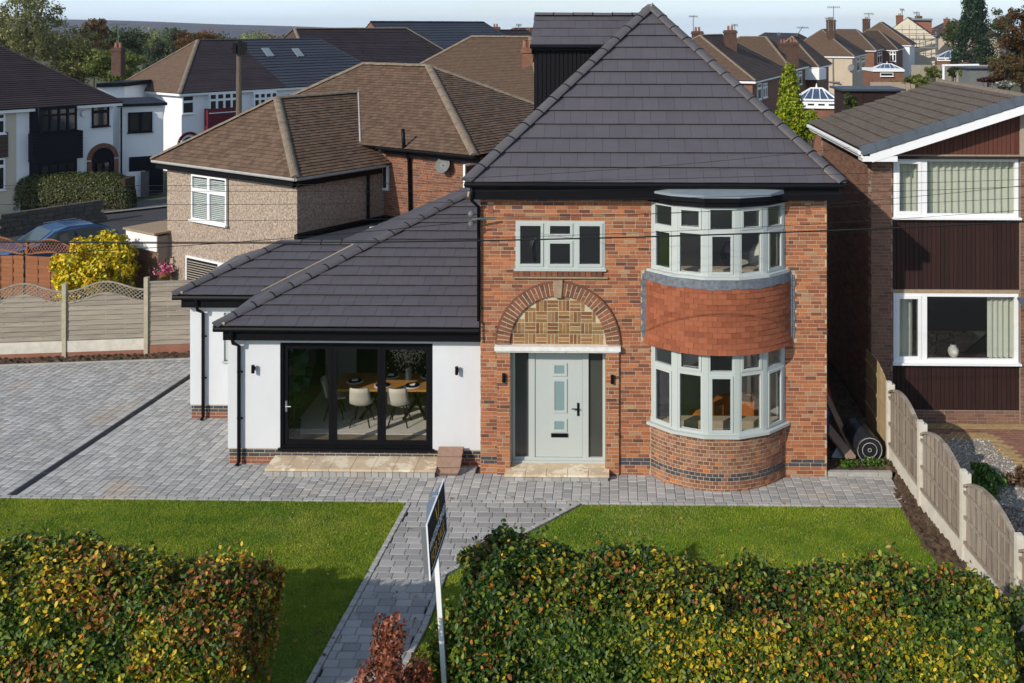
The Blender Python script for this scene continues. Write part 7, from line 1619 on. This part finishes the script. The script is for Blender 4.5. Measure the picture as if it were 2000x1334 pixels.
YG = [(.32,.38,.015),(.2,.28,.015),(.44,.44,.03),(.09,.14,.012)]
tree('conifer_tree', 'bright yellow green weeping conifer beside the dark pyramid roof', 1543, 222, 46, 92, 165, 16000, (.1,.2), YG, [2,2,1,1], 120, .3, 0, conic=True)
tree('conifer_tree', 'small yellow green conifer at the foot of the weeping conifer', 1582, 242, 45, 60, 70, 4500, (.08,.17), YG, [2,2,1.4,.8], 50, .26, 0)
tree('conifer_tree', 'yellow green conifer clump touching the roof slope', 1518, 262, 45.5, 60, 70, 4000, (.08,.17), YG, [2,2,1,1.2], 50, .26, 0)
# ---------------------------------------------------------------- aerials, pole, wires
def aerial(label, x, y0, y1, D, w=22, tilt=0, kind=0):
    t = thing('roof_aerial', label, 'aerial', onD(x, y0, D)); a, b = onD(x, y0, D), onD(x+tilt, y1, D); m = .0012*D/FL*900; r = D/FL*.8
    MB().tube([a, b], r, 5).build('mast', M['dish'], t); k = D/FL; q = b-Z*k*2
    MB().tube([q-UX*w*k*.5+Vector((0,-.2,0)), q+UX*w*k*.5+Vector((0,.2,0))], r*.7, 4).build('boom', M['dish'], t)
    m = MB()
    for i in range(7): s = q+UX*(w*k*(-.5+i/6)); m.tube([s-Z*k*2.6-Vector((0,.3,0)), s+Z*k*2.6+Vector((0,.3,0))], r*.5, 3)
    m.build('element', M['dish'], t, 'stuff')
for a in (('tall aerial on the chimney right of the dark pyramid roof', 1354, 74, 30, 84, 16), ('slim aerial behind the second chimney of the brick semi', 1435, 78, 47, 82, 12), ('leaning aerial above the orange chimney', 1556, 70, 52, 105, 22, 12), ('tallest aerial on the tan rendered semi', 1628, 60, 12, 126, 24), ('lower bent aerial beside the tallest aerial', 1618, 60, 34, 126, 12), ('aerial on the chimney of the white rendered semi', 1697, 42, 25, 176, 18), ('thin aerial above the scaffolded gable', 1762, 30, 17, 192, 8), ('bent aerial above the red dormer', 1790, 36, 23, 194, 12), ('aerial on the brick chimney by the birches', 231, 88, 46, 66, 30), ('aerial above the small red hipped roof', 1013, 66, 47, 130, 10), ('small aerial on the far long dark roof', 1521, 72, 64, 140, 6)): aerial(*a)
pl = thing('telegraph_pole', 'timber telegraph pole with black fittings in front of the white semi', 'pole', onZ(466, 372)); D = 50
MB().tube([onD(466, 385, D), onD(467, 88, D)], [.17,.125], 10).build('pole', M['bpole'], pl)
m = 0
for dx, dy, h in ((-8, 84, 20), (2, 78, 26), (9, 92, 16), (11, 82, 18)): q = onD(467+dx, dy+h, D-.25); MB().box(q.x-.09, q.x+.09, q.y-.09, q.y+.09, q.z, q.z+h*D/FL).build('terminal_box', M['black'], pl)
q = onD(467, 96, D-.2); MB().box(q.x-.4, q.x+.4, q.y-.03, q.y+.03, q.z, q.z+.08).build('cross_bar', M['black'], pl)
def wire(label, pts, D0, D1, r=.0038):
    """a cable through three sighted points, running on past both sides of the view"""
    (x0, y0), (x1, y1), (x2, y2) = pts
    def f(x): return y0*(x-x1)*(x-x2)/((x0-x1)*(x0-x2))+y1*(x-x0)*(x-x2)/((x1-x0)*(x1-x2))+y2*(x-x0)*(x-x1)/((x2-x0)*(x2-x1))
    xs = [min(x0, x2)+(abs(x2-x0))*i/28 for i in range(29)]; xa, xb = xs[0], xs[-1]
    o = MB().tube([onD(x, f(x), D0+(D1-D0)*(x-xa)/(xb-xa)) for x in xs], r, 4).build('overhead_wire', M['wire']); tag(o, label, 'wire', 'overhead wires crossing in front of the houses')
wire('topmost overhead wire, across the shuttered window to the right neighbour', [(-150, 362), (560, 361), (2150, 322)], 17, 16.4)
wire('second overhead wire, just below the topmost over the pebbledash wall', [(-150, 366), (500, 374), (2150, 345)], 17, 16.4)
wire('third overhead wire, passing the middle of the shuttered window', [(-150, 398), (520, 399), (2150, 358)], 17.2, 16.4)
wire('fourth overhead wire, passing under the shuttered window', [(-150, 427), (560, 430), (2150, 378)], 17.2, 16.5)
wire('upper of the low wire pair passing over the yellow bush', [(-150, 466), (700, 470), (2150, 398)], 16.8, 16.2)
wire('lower of the low wire pair passing over the yellow bush', [(-150, 470), (600, 474), (2150, 425)], 16.6, 16.0, .012)
wire('service wire slanting up over the dark pyramid roof', [(905, 348), (1280, 325), (1660, 288)], 19.3, 19.9)
wire('service wire from the wall bracket across the upper bay', [(932, 428), (1400, 412), (2150, 345)], 19.8, 14)
wire('thin service wire running left from the wall bracket to the street', [(-150, 505), (500, 470), (932, 432)], 17, 19.8, .006)
br = thing('wall_bracket', 'grey insulator bracket for wires at the corner of the brick house', 'bracket', onY(930, 430, 19.85)); p = onY(922, 428, 19.8)
MB().tube([p, p+Vector((.45, .1, 0))], .02, 6).build('arm', M['steel'], br)
for dz in (.05, -.14): MB().lathe(p+Vector((-.02, 0, dz)), [(.04,0),(.06,.04),(.05,.09),(.02,.11)], 8).build('insulator', M['dish'], br)
# ---------------------------------------------------------------- the air
M['haze'] = bpy.data.materials.new('haze_air'); M['haze'].use_nodes = True; t = M['haze'].node_tree; t.nodes.clear()
vo = t.nodes.new('ShaderNodeVolumePrincipled'); vo.inputs['Color'].default_value = (.82,.9,1,1); vo.inputs['Density'].default_value = .00012; vo.inputs['Anisotropy'].default_value = .2
ou = t.nodes.new('ShaderNodeOutputMaterial'); t.links.new(vo.outputs[0], ou.inputs['Volume'])
hz = MB().box(-4500, 4500, -150, 4500, -80, 40).build('haze', M['haze']); hz['kind'] = 'stuff'
